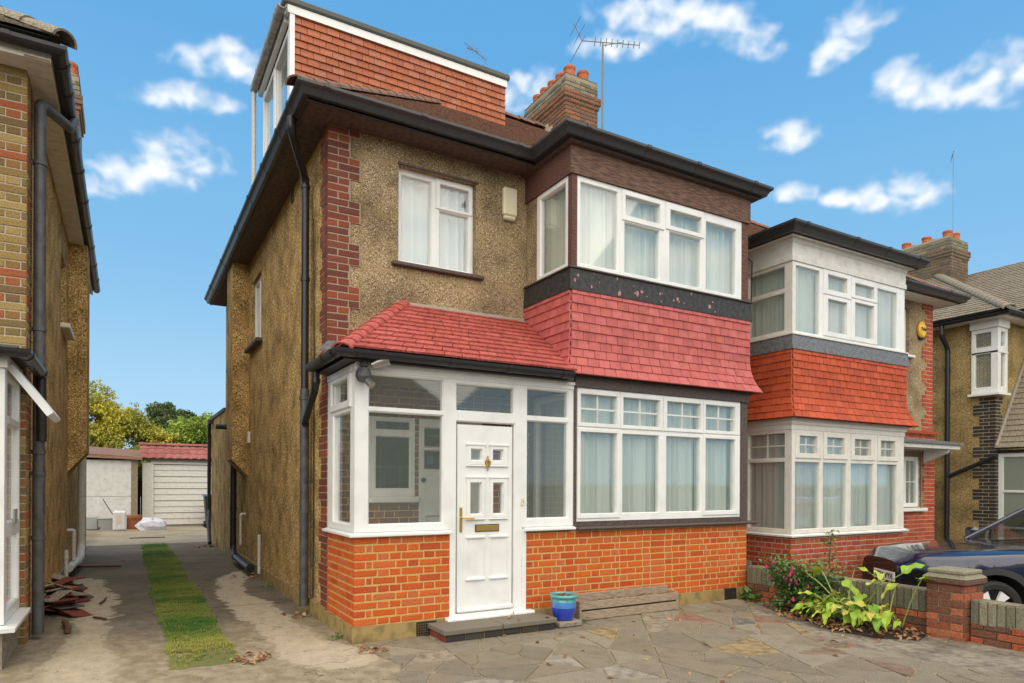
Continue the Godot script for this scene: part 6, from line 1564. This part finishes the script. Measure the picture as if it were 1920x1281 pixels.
# ------------------------------------------------------------------ garden wall and plants
func garden_wall():
	var h = thing("garden_wall", "low lichened brick garden wall with a capped pier before the parked car", "wall"); var x = 5.16
	var b = MB.new(); b.box(x + .008, -.36, .06, x + .21, .42, 2.34); var c = add(h, "wall_core", b, M["mortar dark"])
	for seg in [[.06, 2.34], [2.72, 6.5]]:
		if seg[0] > 1:
			b = MB.new(); b.box(x + .008 - .05, -.36, 2.72, x + .16, .39, 6.5); c = add(h, "wall_core", b, M["mortar dark"])
		var xx = x if seg[0] < 1 else x - .05; var top = .42 if seg[0] < 1 else .39
		var n = int((seg[1] - seg[0]) / .0745)
		for i in n:
			var t = west(xx, top - .215 + rng.randf_range(-.004, .006), seg[0] + i * .0745)
			add(c, "coping_brick", brick_mesh(.065, .215, .10, rng.randi() % 4), pick(M["brick lichen"]), t * Transform3D(Basis(), V(0, 0, -.09)))
			add(c, "coping_brick", brick_mesh(.065, .10, .02, rng.randi() % 4), pick(M["brick lichen"]), Transform3D(Basis(V(0, 0, 1), V(1, 0, 0), V(0, 1, 0)), V(xx + .01, top - .012, seg[0] + i * .0745)))
		for r in 3:
			var z = seg[0] - (0.0 if r % 2 else .11)
			while z < seg[1] - .04:
				var a = maxf(z, seg[0]); var e = minf(z + .215, seg[1])
				if e - a > .04: add(c, "brick", brick_mesh(e - a, .062, .03, rng.randi() % 4), pick(M["brick garden"]), west(xx, .0 + r * .072 - .01, a) * Transform3D(Basis(), V(0, 0, -.02)))
				z += .226
	# pier
	b = MB.new(); var px = 5.03; var pz = 2.36; b.box(px + .008, -.36, pz + .008, px + .335, .52, pz + .332); c = add(h, "pier", b, M["mortar pale"])
	for r in 8:
		for f in 2:
			var fr = west(px, -.06 + r * .073, pz) if f == 0 else front(px, -.06 + r * .073, pz + .34); var k = (r + f) % 2
			for s in ([[0, .215], [.226, .34]] if k == 0 else [[0, .1025], [.114, .34]]):
				add(c, "brick", brick_mesh(s[1] - s[0] - (.012 if f == 0 and s[1] > .33 else 0.0), .063, .03, rng.randi() % 4), pick(M["brick garden"]), fr * Transform3D(Basis(), V(s[0], .005, -.022)))
	b = MB.new(); b.cbox(px - .032, .525, pz - .032, px + .372, .585, pz + .372, .015); add(c, "cap_course", b, M["brick garden"][4])
	b = MB.new(); b.hexa([V(px - .03, .586, pz - .03), V(px + .37, .586, pz - .03), V(px + .37, .586, pz + .37), V(px - .03, .586, pz + .37)], [V(px + .02, .632, pz + .02), V(px + .32, .632, pz + .02), V(px + .32, .632, pz + .32), V(px + .02, .632, pz + .32)]); add(c, "cap_slope", b, M["brick lichen"][1])
	b = MB.new(); b.cbox(px + .0, .625, pz + .0, px + .34, .665, pz + .34, .01); add(c, "cap_top", b, M["brick lichen"][3])

func plants():
	var m = MB.new()
	# bed of soil along the wall
	var bed = [Vector2(5.16, .45), Vector2(4.9, .75), Vector2(4.6, 1.3), Vector2(4.42, 1.75), Vector2(4.45, 2.2), Vector2(4.75, 2.45), Vector2(5.16, 2.33)]; var top = []
	for p in bed: top.append(V(p.x, .004, p.y))
	for i in bed.size(): m.face([top[i], top[(i + 1) % bed.size()], V(4.95, .06, 1.5)], V(4.9, -1, 1.5))
	struct("flower_bed", m, M["soil"])
	leaf_litter("fallen_leaves", "brown fallen leaves heaped along the edge of the flower bed", [[V(4.75, .03, 1.2), .32, 150], [V(4.62, .03, 1.75), .3, 190], [V(4.75, .03, 2.25), .28, 80]], .045)
	leaf_litter("fallen_leaves", "scattered brown leaves lying on the paving and the drive", [[V(2.6, .016, 1.3), 1.6, 26], [V(4.3, .016, 2.3), .6, 14], [V(3.6, .016, .5), .9, 14], [V(-.9, .01, .1), .16, 44], [V(.05, .01, .35), .12, 26], [V(-.08, .01, -1.62), .2, 34], [V(-.2, .01, -5.0), .2, 12], [V(-.15, .01, -10.6), .35, 40], [V(1.7, .135, .2), .3, 8], [V(5.0, .01, .4), .2, 20]], .05)
	fuchsia(); arum(); weeds()

func fuchsia():
	var h = thing("fuchsia_bush", "leafy fuchsia bush with magenta hanging flowers against the garden wall", "bush"); var c = V(4.92, .33, 1.02); var m = MB.new(); var r = RandomNumberGenerator.new(); r.seed = 31; var ends = []
	for i in 46:
		var a = r.randf() * TAU; var e = V(c.x + cos(a) * r.randf_range(.05, .34), r.randf_range(.10, .62), c.z + sin(a) * r.randf_range(.1, .56))
		m.tube([V(c.x + .06 + r.randf_range(-.06, .06), .02, c.z + r.randf_range(-.1, .1)), V(lerpf(c.x, e.x, .5), e.y * .65 + .05, lerpf(c.z, e.z, .5)), e], .006, 5, .003); ends.append(e)
	# one tall shoot
	m.tube([V(4.98, .1, 1.25), V(5.0, .5, 1.32), V(4.98, .96, 1.36)], .007, 5, .003)
	add(h, "stem", m, M["bark"])
	var mm = MultiMesh.new(); mm.transform_format = MultiMesh.TRANSFORM_3D; mm.use_colors = true; mm.mesh = leaf_mesh(.045, .026, .25, .35); mm.instance_count = 4600
	for i in mm.instance_count:
		var p
		if i < 90: p = V(4.985, lerpf(.45, .98, i / 90.0), 1.345) + V(r.randf_range(-.05, .05), 0, r.randf_range(-.06, .06))
		else:
			var e = ends[r.randi() % ends.size()]; p = V(c.x, .2, c.z).lerp(e, pow(r.randf(), .45)) + V(r.randfn(), r.randfn(), r.randfn()) * .055
			p.y = maxf(p.y, .03); p.x = minf(p.x, 5.14)if p.y < .44 else p.x
		mm.set_instance_transform(i, Transform3D(Basis.from_euler(V(r.randf_range(-.8, .9), r.randf() * TAU, r.randf_range(-.5, .5))) * Basis.from_scale(Vector3.ONE * r.randf_range(.6, 1.35)), p))
		mm.set_instance_color(i, Color(.05, .13, .03).lerp(Color(.19, .27, .07), r.randf() * r.randf() + (.25 if p.y > .5 else 0.0)))
	var lm = mat("fuchsia leaf", Color(1, 1, 1), .5, null); lm.vertex_color_use_as_albedo = true; lm.backlight_enabled = true; lm.backlight = Color(.25, .3, .1)
	var mi = MultiMeshInstance3D.new(); mi.name = "foliage"; mi.multimesh = mm; mi.material_override = lm; h.add_child(mi); stuff(mi)
	var fm = mat("fuchsia flower", lin(.60, .02, .10), .5, null); var fc = mat("fuchsia core", lin(.38, .02, .22), .5, null)
	for i in 34:
		var e = ends[i % ends.size()]; var p = e + V(r.randf_range(-.09, .02), r.randf_range(-.08, .03), r.randf_range(-.02, .08)); p.x -= .03
		if i < 8: p = V(4.66, .42, 1.0 + i * .025) + V(r.randf_range(-.02, .02), r.randf_range(-.03, .03), 0)
		m = MB.new(); m.lathe([Vector2(.003, .03), Vector2(.008, .012), Vector2(.011, 0)], p, 6)
		for k in 4:
			var a = k * TAU / 4 + i; var d = V(cos(a), 0, sin(a)); var s = V(-sin(a), 0, cos(a)) * .008
			m.quad(p - s * .5, p + s * .5, p + d * .02 + s + V(0, -.012, 0), p + d * .02 - s + V(0, -.012, 0)); m.tri(p + d * .02 - s + V(0, -.012, 0), p + d * .02 + s + V(0, -.012, 0), p + d * .036 + V(0, -.004, 0))
		var f = add(h, "flower", m, fm)
		m = MB.new(); m.lathe([Vector2(.008, 0), Vector2(.013, -.014), Vector2(.011, -.024), Vector2(0, -.024)], p, 7); add(f, "petal_cup", m, fc)

func arum():
	var h = thing("arum_plant", "big-leaved yellow-green arum plant spilling over the kerb of the flower bed", "plant"); var r = RandomNumberGenerator.new(); r.seed = 17
	var ms = []
	for v in 4:
		var m = MB.new(); var seg = 9; var pr = null; var L = .20; var rr = RandomNumberGenerator.new(); rr.seed = v + 3
		for i in seg + 1:
			var t = float(i) / seg
			var w = .058 * (1.15 * sqrt(clampf(t * 5.0, 0, 1)) * pow(1.0 - t, .72) + .02) if i < seg else .001
			var c = V(.012 * sin(t * 4 + v), -.30 * t * t * L * (.6 + v * .35), L * (t - .05)); var wav = .014 * sin(t * 12 + v * 2)
			var e = [c + V(w, .030 * w / .09 + wav, -.03 * (1 - t) * (1 - t)), c + V(w * .5, .006 + wav * .4, 0), c, c + V(-w * .5, .006 - wav * .3, 0), c + V(-w, .030 * w / .09 - wav, -.03 * (1 - t) * (1 - t))]
			if pr:
				for k in 4:
					var A = pr[k]; var B = pr[k + 1]; var C = e[k + 1]; var D = e[k]
					m.quad(A, D, C, B)
			pr = e
		ms.append(m.mesh())
	var cols = tones("arum leaf", [lin(.32, .46, .04), lin(.25, .40, .04), lin(.42, .50, .07), lin(.16, .31, .035), lin(.45, .43, .07)], .38, cache["upvcdirt"], 3.0)
	for c in cols: c.backlight_enabled = true; c.backlight = Color(.3, .35, .08)
	var yl = mat("arum yellowed", lin(.48, .26, .05), .6, null); var sm = mat("arum stalk", lin(.30, .38, .10), .45, null)
	var base = V(4.93, .05, 1.85)
	for i in 85:
		var tall = i < 9; var p0 = base + V(r.randf_range(-.18, .1), 0, r.randf_range(-.38, .32)); var a; var tip
		if tall:
			tip = [V(4.78, .55, 1.38), V(4.86, .60, 1.72), V(4.9, .57, 1.95), V(4.93, .47, 2.12), V(4.92, .62, 2.22), V(4.9, .56, 2.38), V(4.74, .48, 1.25), V(4.88, .42, 1.6), V(4.84, .5, 2.02)][i]; a = [2.6, .3, 5.5, 4.2, .9, 1.2, 3.3, .2, 4.5][i]
		else:
			a = r.randf_range(2.2, 5.6); var d = r.randf_range(.05, .48); tip = p0 + V(sin(a) * d * .62 - .10, r.randf_range(.04, .30) * (1.1 - d), cos(a) * d * 1.0)
			if i > 185: tip = V(r.randf_range(4.82, 5.06), r.randf_range(.2, .4), r.randf_range(1.3, 2.32))
			tip.x = clampf(tip.x, 4.46, 5.08); tip.z = clampf(tip.z, 1.3, 2.5); tip.y = maxf(tip.y, .13 + .06 * r.randf())
		var m = MB.new(); var mid = p0.lerp(tip, .55) + V(0, .06 + .05 * r.randf(), 0); var path = []
		for k in 7:
			var t = k / 6.0; path.append(p0 * (1 - t) * (1 - t) + mid * 2 * t * (1 - t) + tip * t * t)
		m.tube(path, .0075, 6, .005); add(h, "leaf_stalk", m, sm)
		var tilt = r.randf_range(-.5, .5) if tall else r.randf_range(-.25, .6); var s = r.randf_range(.95, 1.2) if tall else r.randf_range(.6, 1.08)
		add(h, "leaf", ms[i % 4], yl if i % 19 == 15 else cols[r.randi() % (3 if tall else 5)], Transform3D(Basis.from_euler(V(tilt, a, r.randf_range(-.5, .5))) * Basis.from_scale(Vector3.ONE * s), tip))

func weeds():
	var r = RandomNumberGenerator.new(); r.seed = 8
	var lm = mat("weed leaf", lin(.10, .20, .035), .6, null); var l2 = mat("weed pale", lin(.22, .28, .06), .6, null)
	for s in [[V(5.05, 0, .22), 46, .11, "tuft of green weeds in the corner where the bay meets the garden wall"], [V(5.10, 0, .12), 20, .16, "taller dark weed growing at the plinth's right end"], [V(-.06, 0, -.30), 26, .06, "small green weed at the foot of the porch's side wall"], [V(-.09, 0, -3.9), 30, .05, "weeds rooted along the side wall's foot beyond the downpipe"], [V(2.36, .01, .27), 16, .06, "tiny weed between the blue pot and the planter"], [V(4.98, 0, .38), 14, .05, "yellowish weed nearest the camera in the wall corner"]]:
		var m = MB.new(); var lf = leaf_mesh(s[2] * .8, s[2] * .28, .5, .4)
		var ar = lf.surface_get_arrays(0); var vs = ar[Mesh.ARRAY_VERTEX]
		for i in s[1]:
			var b = Transform3D(Basis.from_euler(V(r.randf_range(-1.3, -.1), r.randf() * TAU, 0)) * Basis.from_scale(Vector3.ONE * r.randf_range(.5, 1.3)), s[0] + V(r.randf_range(-.07, .05), r.randf_range(0, s[2] * .6), r.randf_range(-.08, .08)))
			for k in range(0, vs.size(), 3): m.tri(b * vs[k], b * vs[k + 2], b * vs[k + 1])
		single("weed", m, l2 if s[1] == 14 else lm, s[3], "weed")

# ------------------------------------------------------------------ trees
func tree(label, at, ht, lobes, c0, c1, n, leaf, sd):
	var h = thing("tree", label, "tree", at); var r = RandomNumberGenerator.new(); r.seed = sd; var m = MB.new()
	m.tube([V(0, -.4, 0), V(.05, ht * .25, 0), V(-.05, ht * .5, .05)], ht * .035, 8, ht * .02)
	for l in lobes: m.tube([V(0, ht * .3, 0), V(l[0].x * .5, lerpf(ht * .3, l[0].y, .6), l[0].z * .5), l[0]], ht * .014, 6, ht * .004)
	add(h, "trunk", m, M["bark"])
	var q = MB.new()
	for i in 7:
		var b = Basis.from_euler(V(r.randf_range(-1.2, 1.2), r.randf() * TAU, r.randf_range(-1, 1))); var o = V(r.randf_range(-1, 1), r.randf_range(-1, 1), r.randf_range(-1, 1)) * leaf * 1.1
		var e = func(x, y): return o + b * V(x * leaf, absf(x) * leaf * .3, y * leaf)
		q.tri(e.call(-.32, 0), e.call(0, -.75), e.call(.32, 0)); q.tri(e.call(-.32, 0), e.call(.32, 0), e.call(0, .75))
	var mm = MultiMesh.new(); mm.transform_format = MultiMesh.TRANSFORM_3D; mm.use_colors = true; mm.mesh = q.mesh(); mm.instance_count = n
	var f = noise(FastNoiseLite.TYPE_SIMPLEX_SMOOTH, .55, 3, sd)
	for i in n:
		var l = lobes[r.randi() % lobes.size()]; var p; var k = 0
		while true:
			var d = V(r.randfn(), r.randfn(), r.randfn()).normalized(); var rad = pow(r.randf(), .33) * (.9 + .28 * f.get_noise_3dv(l[0] * 3.0 + d * 2.4)); p = l[0] + d * rad * l[1]; k += 1
			if f.get_noise_3dv(p * 1.3) > -.14 + r.randf_range(-.1, .1) or k > 6: break
		mm.set_instance_transform(i, Transform3D(Basis.from_euler(V(r.randf() * TAU, r.randf() * TAU, 0)) * Basis.from_scale(Vector3.ONE * r.randf_range(.6, 1.3)), p))
		mm.set_instance_color(i, c0.lerp(c1, clampf(.5 + f.get_noise_3dv(p * .9 + V(50, 0, 0)) * 1.1 + r.randf_range(-.25, .25), 0, 1)))
	var lm = StandardMaterial3D.new(); lm.resource_name = "foliage"; lm.vertex_color_use_as_albedo = true; lm.roughness = .6; lm.backlight_enabled = true; lm.backlight = Color(.4, .42, .15)
	var mi = MultiMeshInstance3D.new(); mi.name = "crown"; mi.multimesh = mm; mi.material_override = lm; h.add_child(mi); stuff(mi)

func trees():
	tree("broad yellow-green tree rising behind the white shed", V(-2.9, 0, -30), 6.0, [[V(-.6, 4.6, 0), V(1.7, 1.5, 1.6)], [V(.7, 3.9, .2), V(1.5, 1.4, 1.5)], [V(-.2, 3.0, .8), V(2.2, 1.5, 1.4)], [V(2.1, 2.9, .3), V(1.4, 1.2, 1.2)], [V(-2.0, 3.4, 0), V(1.5, 1.7, 1.4)], [V(.4, 1.6, .6), V(2.2, 1.2, 1.2)]], Color(.24, .25, .03), Color(.50, .44, .05), 8500, .10, 3)
	tree("darker green tree in the distance between the two bright ones", V(.5, 0, -46), 7.2, [[V(-.2, 6.2, 0), V(.9, .8, .9)], [V(1.0, 5.7, 0), V(1.1, .8, .9)], [V(.2, 5.0, .3), V(1.8, 1.1, 1.3)], [V(.3, 3.6, .2), V(2.4, 1.4, 1.4)]], Color(.06, .10, .04), Color(.13, .18, .06), 3800, .16, 7)
	tree("bright mid-green tree behind the garage roof", V(1.2, 0, -31), 4.8, [[V(-.3, 3.9, 0), V(1.2, .85, 1.2)], [V(.9, 4.1, 0), V(1.3, .9, 1.2)], [V(-1.1, 3.2, .2), V(1.1, 1.1, 1.1)], [V(.4, 2.3, .4), V(2.0, 1.3, 1.2)], [V(2.2, 2.9, 0), V(1.3, 1.3, 1.2)]], Color(.15, .24, .03), Color(.33, .42, .06), 6000, .10, 5)
	tree("thin green shrub filling the gap between the shed and the garage", V(-1.5, 0, -22), 2.4, [[V(0, 1.6, 0), V(.5, .7, .4)], [V(.1, 2.3, 0), V(.5, .6, .4)]], Color(.12, .18, .025), Color(.28, .32, .05), 700, .09, 9)

# ------------------------------------------------------------------ car
func car():
	var h = thing("parked_car", "dark blue sports utility car parked nose to the garden wall", "car", V(8.92, -.365, 1.91)); h.rotation.y = PI - deg_to_rad(32.0)
	# local: x forward, y up, the side nearest the camera is -z after the turn
	var paint = mat("car paint", lin(.008, .012, .042), .2, null); paint.metallic = .2; paint.clearcoat_enabled = true; paint.clearcoat = 1.0; paint.clearcoat_roughness = .03
	var blk = mat("car cladding", lin(.03, .031, .033), .55, null); var gloss = mat("car gloss black", lin(.008, .008, .009), .12, null)
	var glass = mat("car glass", Color(.05, .09, .07, .5), .03, null); glass.transparency = BaseMaterial3D.TRANSPARENCY_ALPHA
	var wheels = [1.36, -1.32]; var R0 = .345; var HW = .92
	var plan = func(x):   # half width of the body, rounded at the nose and the tail
		var t = clampf((x - 1.15) / 1.12, 0, 1); var u = clampf((-1.5 - x) / .75, 0, 1)
		return HW * (1.0 - .50 * pow(t, 2.6)) * (1.0 - .28 * pow(u, 3.0))
	var hood = func(x):
		if x > .95: return 1.065 - .105 * pow((x - .95) / 1.33, 1.5) - .10 * smoothstep(2.05, 2.28, x)
		return 1.065 + .02 * (.95 - x)
	var arch = func(x):
		var y = .27
		for w in wheels:
			var d = absf(x - w)
			if d < .43: y = maxf(y, R0 + sqrt(.43 * .43 - d * d) * .98)
		return y
	var sec = func(x, s):
		var w = plan.call(x); var t = hood.call(x); var y0 = arch.call(x); var nose = smoothstep(1.7, 2.28, x)
		return [V(x, y0, s * w * .97), V(x, maxf(y0 + .005, .50), s * w), V(x, maxf(y0 + .01, .72), s * w * (1.0)), V(x, t - .10, s * w * (.985 - .02 * nose)), V(x, t - .035, s * w * .90), V(x, t, s * w * .70), V(x, t + .012, s * w * .35), V(x, t + .016, 0)]
	var xs = []
	for i in 91: xs.append(-2.25 + 4.53 * i / 90.0)
	var m = MB.new()
	for s in [-1.0, 1.0]:
		for i in xs.size() - 1:
			var a = sec.call(xs[i], s); var b = sec.call(xs[i + 1], s)
			for k in a.size() - 1:
				var nn = func(S, q, xx):
					var p0 = S[maxi(q - 1, 0)]; var p1 = S[mini(q + 1, S.size() - 1)]; var c2 = sec.call(clampf(xx + .05, -2.25, 2.28), s); var c1 = sec.call(clampf(xx - .05, -2.25, 2.28), s)
					var v = (c2[q] - c1[q]).cross(p1 - p0) * s
					return v.normalized() if v.length() > 1e-7 else Vector3.UP
				var n0 = nn.call(a, k, xs[i]); var n1 = nn.call(a, k + 1, xs[i]); var n2 = nn.call(b, k + 1, xs[i + 1]); var n3 = nn.call(b, k, xs[i + 1])
				if s > 0:
					m.tris(a[k], n0, b[k], n3, b[k + 1], n2); m.tris(a[k], n0, b[k + 1], n2, a[k + 1], n1)
				else:
					m.tris(a[k], n0, b[k + 1], n2, b[k], n3); m.tris(a[k], n0, a[k + 1], n1, b[k + 1], n2)
	add(h, "body", m, paint)
	# nose closing panel, gloss black grille with lamps
	m = MB.new(); var fx = 2.28
	var nl = sec.call(fx, 1.0); var nr = sec.call(fx, -1.0)
	for k in nl.size() - 1: m.face([nl[k], nl[k + 1], nr[k + 1], nr[k]], V(1, .5, 0))
	m.face([V(fx, .27, nl[0].z), V(fx, .27, nr[0].z), V(1.6, .2, -.7), V(1.6, .2, .7)], V(1, .6, 0)); add(h, "nose", m, gloss)
	m = MB.new()
	for i in 24:
		var z0 = lerpf(-.80, .80, i / 24.0); var z1 = lerpf(-.80, .80, (i + 1) / 24.0)
		var px = func(z):
			var lo = 1.15; var hi = 2.28
			for q in 22:
				var c = (lo + hi) * .5
				if plan.call(c) > absf(z): lo = c
				else: hi = c
			return minf(lo, 2.28) + .012
		var A = V(px.call(z0), .30, z0); var B = V(px.call(z1), .30, z1)
		m.quad(A, V(B.x, B.y, B.z), V(B.x - .01, .76, B.z), V(A.x - .01, .76, A.z)) if false else m.face([A, B, V(B.x - .01, .78, B.z), V(A.x - .01, .78, A.z)], V(0, .5, 0))
	var gr = add(h, "grille", m, gloss)
	for y in [.36, .43, .50]:
		m = MB.new(); m.cbox(2.285, y, -.42, 2.30, y + .02, .42, .004); add(gr, "grille_bar", m, blk)
	for s in [-1.0, 1.0]:
		m = MB.new(); m.xf = Transform3D(Basis(Vector3.UP, -s * .62), V(1.98, .735, s * .70)); m.cbox(-.05, -.055, -.16, .06, .055, .14, .03); var hl = add(h, "headlight", m, M["glass dim"])
		m = MB.new(); m.xf = Transform3D(Basis(Vector3.UP, -s * .62), V(1.98, .735, s * .70)); m.cbox(.02, -.03, -.10, .064, .03, .06, .02); add(hl, "lamp", m, M["steel"])
		m = MB.new(); m.xf = Transform3D(Basis(Vector3.UP, -s * .7), V(1.97, .42, s * .72)); m.cbox(-.03, -.12, -.03, .05, .12, .03, .015); add(h, "bumper_blade", m, M["plastic grey"])
		# arches and sills
		m = MB.new(); var pa = []
		for i in 19:
			var a = PI * i / 18.0; pa.append(V(wheels[0] + cos(a) * .455, R0 + sin(a) * .45, 0))
		for w in wheels:
			for i in 18:
				var a0 = PI * i / 18.0; var a1 = PI * (i + 1) / 18.0
				var P = func(a, r):
					var x = w + cos(a) * r; return V(x, R0 + sin(a) * r * .98, s * (plan.call(x) + .012))
				m.face([P.call(a0, .43), P.call(a1, .43), P.call(a1, .51), P.call(a0, .51)], V(w, .3, 0))
				var q0 = P.call(a0, .43); var q1 = P.call(a1, .43); m.quad(q0, q1, V(q1.x, q1.y, s * .62), V(q0.x, q0.y, s * .62))
		add(h, "wheel_arch", m, blk)
		m = MB.new(); m.box(-.85, .22, s * .70, .90, .40, s * .925); add(h, "sill_cladding", m, blk)
		for w in wheels:
			var ax = Basis(V(1, 0, 0), V(0, 0, s), V(0, -s, 0)); var c = V(w, R0, s * .80); var wh = Node3D.new(); wh.name = "wheel"; 
			m = MB.new(); m.lathe([Vector2(.25, -.10), Vector2(.30, -.11), Vector2(.335, -.095), Vector2(.345, -.05), Vector2(.345, .05), Vector2(.335, .092), Vector2(.30, .108), Vector2(.245, .10), Vector2(.24, .06)], c, 40, ax); var ty = add(h, "tyre", m, M["rubber"])
			m = MB.new(); m.lathe([Vector2(.243, .095), Vector2(.235, .09), Vector2(.225, .05), Vector2(.1, .04), Vector2(0, .045)], c, 40, ax); add(ty, "rim", m, gloss)
			for k in 5:
				m = MB.new(); var a = TAU * k / 5 + .3
				var pp = func(an, r, o): return c + ax * V(cos(an) * r, o, -sin(an) * r)
				m.hexa([pp.call(a - .30, .05, .05), pp.call(a + .30, .05, .05), pp.call(a + .30, .232, .06), pp.call(a - .30, .232, .06)], [pp.call(a - .25, .05, .075), pp.call(a + .25, .05, .075), pp.call(a + .27, .23, .09), pp.call(a - .27, .23, .09)]) if k % 1 == 0 else null
				add(ty, "spoke", m, M["plastic white"])
	# cabin
	var gh = [[.60, 1.06, .80], [-.10, 1.50, .66], [-.25, 1.585, .63], [-1.3, 1.60, .60], [-1.75, 1.50, .58], [-2.15, 1.05, .70]]
	m = MB.new()
	for i in range(2, 4):
		m.face([V(gh[i][0], gh[i][1], gh[i][2]), V(gh[i + 1][0], gh[i + 1][1], gh[i + 1][2]), V(gh[i + 1][0], gh[i + 1][1], -gh[i + 1][2]), V(gh[i][0], gh[i][1], -gh[i][2])], V(-.5, 1, 0))
	m.face([V(-.10, 1.50, .66), V(-.25, 1.585, .63), V(-.25, 1.585, -.63), V(-.10, 1.50, -.66)], V(-.5, 1, 0))
	for s in [-1.0, 1.0]: m.tube([V(.64, 1.06, s * .81), V(-.10, 1.50, s * .67), V(-.25, 1.58, s * .64), V(-1.3, 1.60, s * .61), V(-1.75, 1.5, s * .59), V(-2.15, 1.05, s * .71)], .035, 8)
	add(h, "roof", m, paint)
	m = MB.new(); m.quad(V(.62, 1.07, -.80), V(.62, 1.07, .80), V(-.10, 1.50, .66), V(-.10, 1.50, -.66)); add(h, "windscreen", m, glass)
	for s in [-1.0, 1.0]:
		m = MB.new(); m.quad(V(.56, 1.08, s * .84), V(-2.1, 1.09, s * .80), V(-1.6, 1.52, s * .62), V(-.14, 1.51, s * .66)); add(h, "side_window", m, glass)
		m = MB.new(); m.xf = Transform3D(Basis(), V(.42, 1.13, s * 1.0)); m.cbox(-.08, -.07, -.10, .06, .09, .10, .035); add(h, "door_mirror", m, paint)
	m = MB.new(); m.tube([V(.64, 1.08, .3), V(.50, 1.165, -.45)], .010, 5); m.tube([V(.64, 1.08, -.35), V(.52, 1.145, -.72)], .010, 5); add(h, "wiper", m, blk)
	m = MB.new(); m.box(-1.9, .6, -.75, .7, .98, .75); m.cbox(-.1, .9, -.75, .45, 1.06, .75, .04); m.cbox(-.45, .9, .15, -.25, 1.38, .6, .05); m.cbox(-.45, .9, -.6, -.25, 1.38, -.15, .05); add(h, "interior", m, blk)
	m = MB.new(); m.cbox(2.305, .60, -.44, 2.315, .72, .08, .003); var np = add(h, "number_plate", m, M["plastic white"])
	add(np, "lettering", text_mesh("LT24 VYH", .10, .003), M["plastic black"], Transform3D(Basis(V(0, 0, -1), V(0, 1, 0), V(1, 0, 0)), V(2.317, .66, -.18)))
	m = MB.new(); m.lathe([Vector2(.045, 0), Vector2(.05, .006), Vector2(.04, .008), Vector2(.035, .002)], V(2.16, .86, .0), 20, Basis(Vector3.BACK, -.9)); add(h, "badge", m, M["steel"])

# ------------------------------------------------------------------ over the road, mirrored in the windows
func over_the_road():
	var labels = ["house across the road, mirrored in the ground floor bay panes", "gabled house across the road, mirrored in the porch panes"]
	for i in 2:
		var h = thing("house", labels[i], "house", V([7.0, -7.0][i], 0, 25)); var m = MB.new()
		m.box(-5, -.1, 0, 5, 5.2, 8); add(h, "wall", m, M["pebbledash buff"] if i == 0 else M["brick red"][0])
		m = MB.new(); m.face([V(-5.4, 5.2, -.5), V(5.4, 5.2, -.5), V(3.2 if i == 0 else 5.4, 8.4, 4), V(-5.4, 8.4, 4)], V(0, 4, 5)); m.face([V(-5.4, 5.2, 8.5), V(5.4, 5.2, 8.5), V(3.2 if i == 0 else 5.4, 8.4, 4), V(-5.4, 8.4, 4)], V(0, 4, 5)); m.face([V(5.4, 5.2, -.5), V(5.4, 5.2, 8.5), V(3.2 if i == 0 else 5.4, 8.4, 4)], V(0, 4, 5)); m.face([V(-5.4, 5.2, -.5), V(-5.4, 5.2, 8.5), V(-5.4, 8.4, 4)], V(0, 4, 5))
		var rf = add(h, "roof", m, M["tile mossy"])
		m = MB.new(); m.box(-3.6, 7.5, 3.4, -2.9, 10.2, 4.8); add(rf, "chimney", m, M["brick chimney"][0])
		for y in [1.0, 3.8]:
			for x in [-2.6, 2.4]:
				var f = window(h, "window", facing(V(x + 1.2, y, -.02), V(0, 0, -1)), 2.4, 1.3, [R(.08, .08, .78, 1.22), R(.86, .08, 1.56, 1.22), R(1.64, .08, 2.32, 1.22)], [], M["upvc"], [], .07, "glass dim")
	tree("street tree across the road, its leaves mirrored in the porch fanlights", V(1.2, 0, 17.5), 7.5, [[V(0, 5.6, 0), V(1.9, 1.7, 1.8)], [V(1.2, 4.8, 0), V(1.5, 1.4, 1.5)], [V(-1.2, 4.6, .2), V(1.6, 1.3, 1.5)]], Color(.05, .08, .02), Color(.11, .15, .03), 2600, .10, 23)

func _ready():
	rng.seed = 20240
	materials()
	camera_and_light()
	ground()
	main_house()
	neighbour_house()
	third_house()
	left_house()
	garage_and_shed()
	garden_wall()
	trees()
	car()
	over_the_road()
	clutter()
	tile_heap()
	plants()
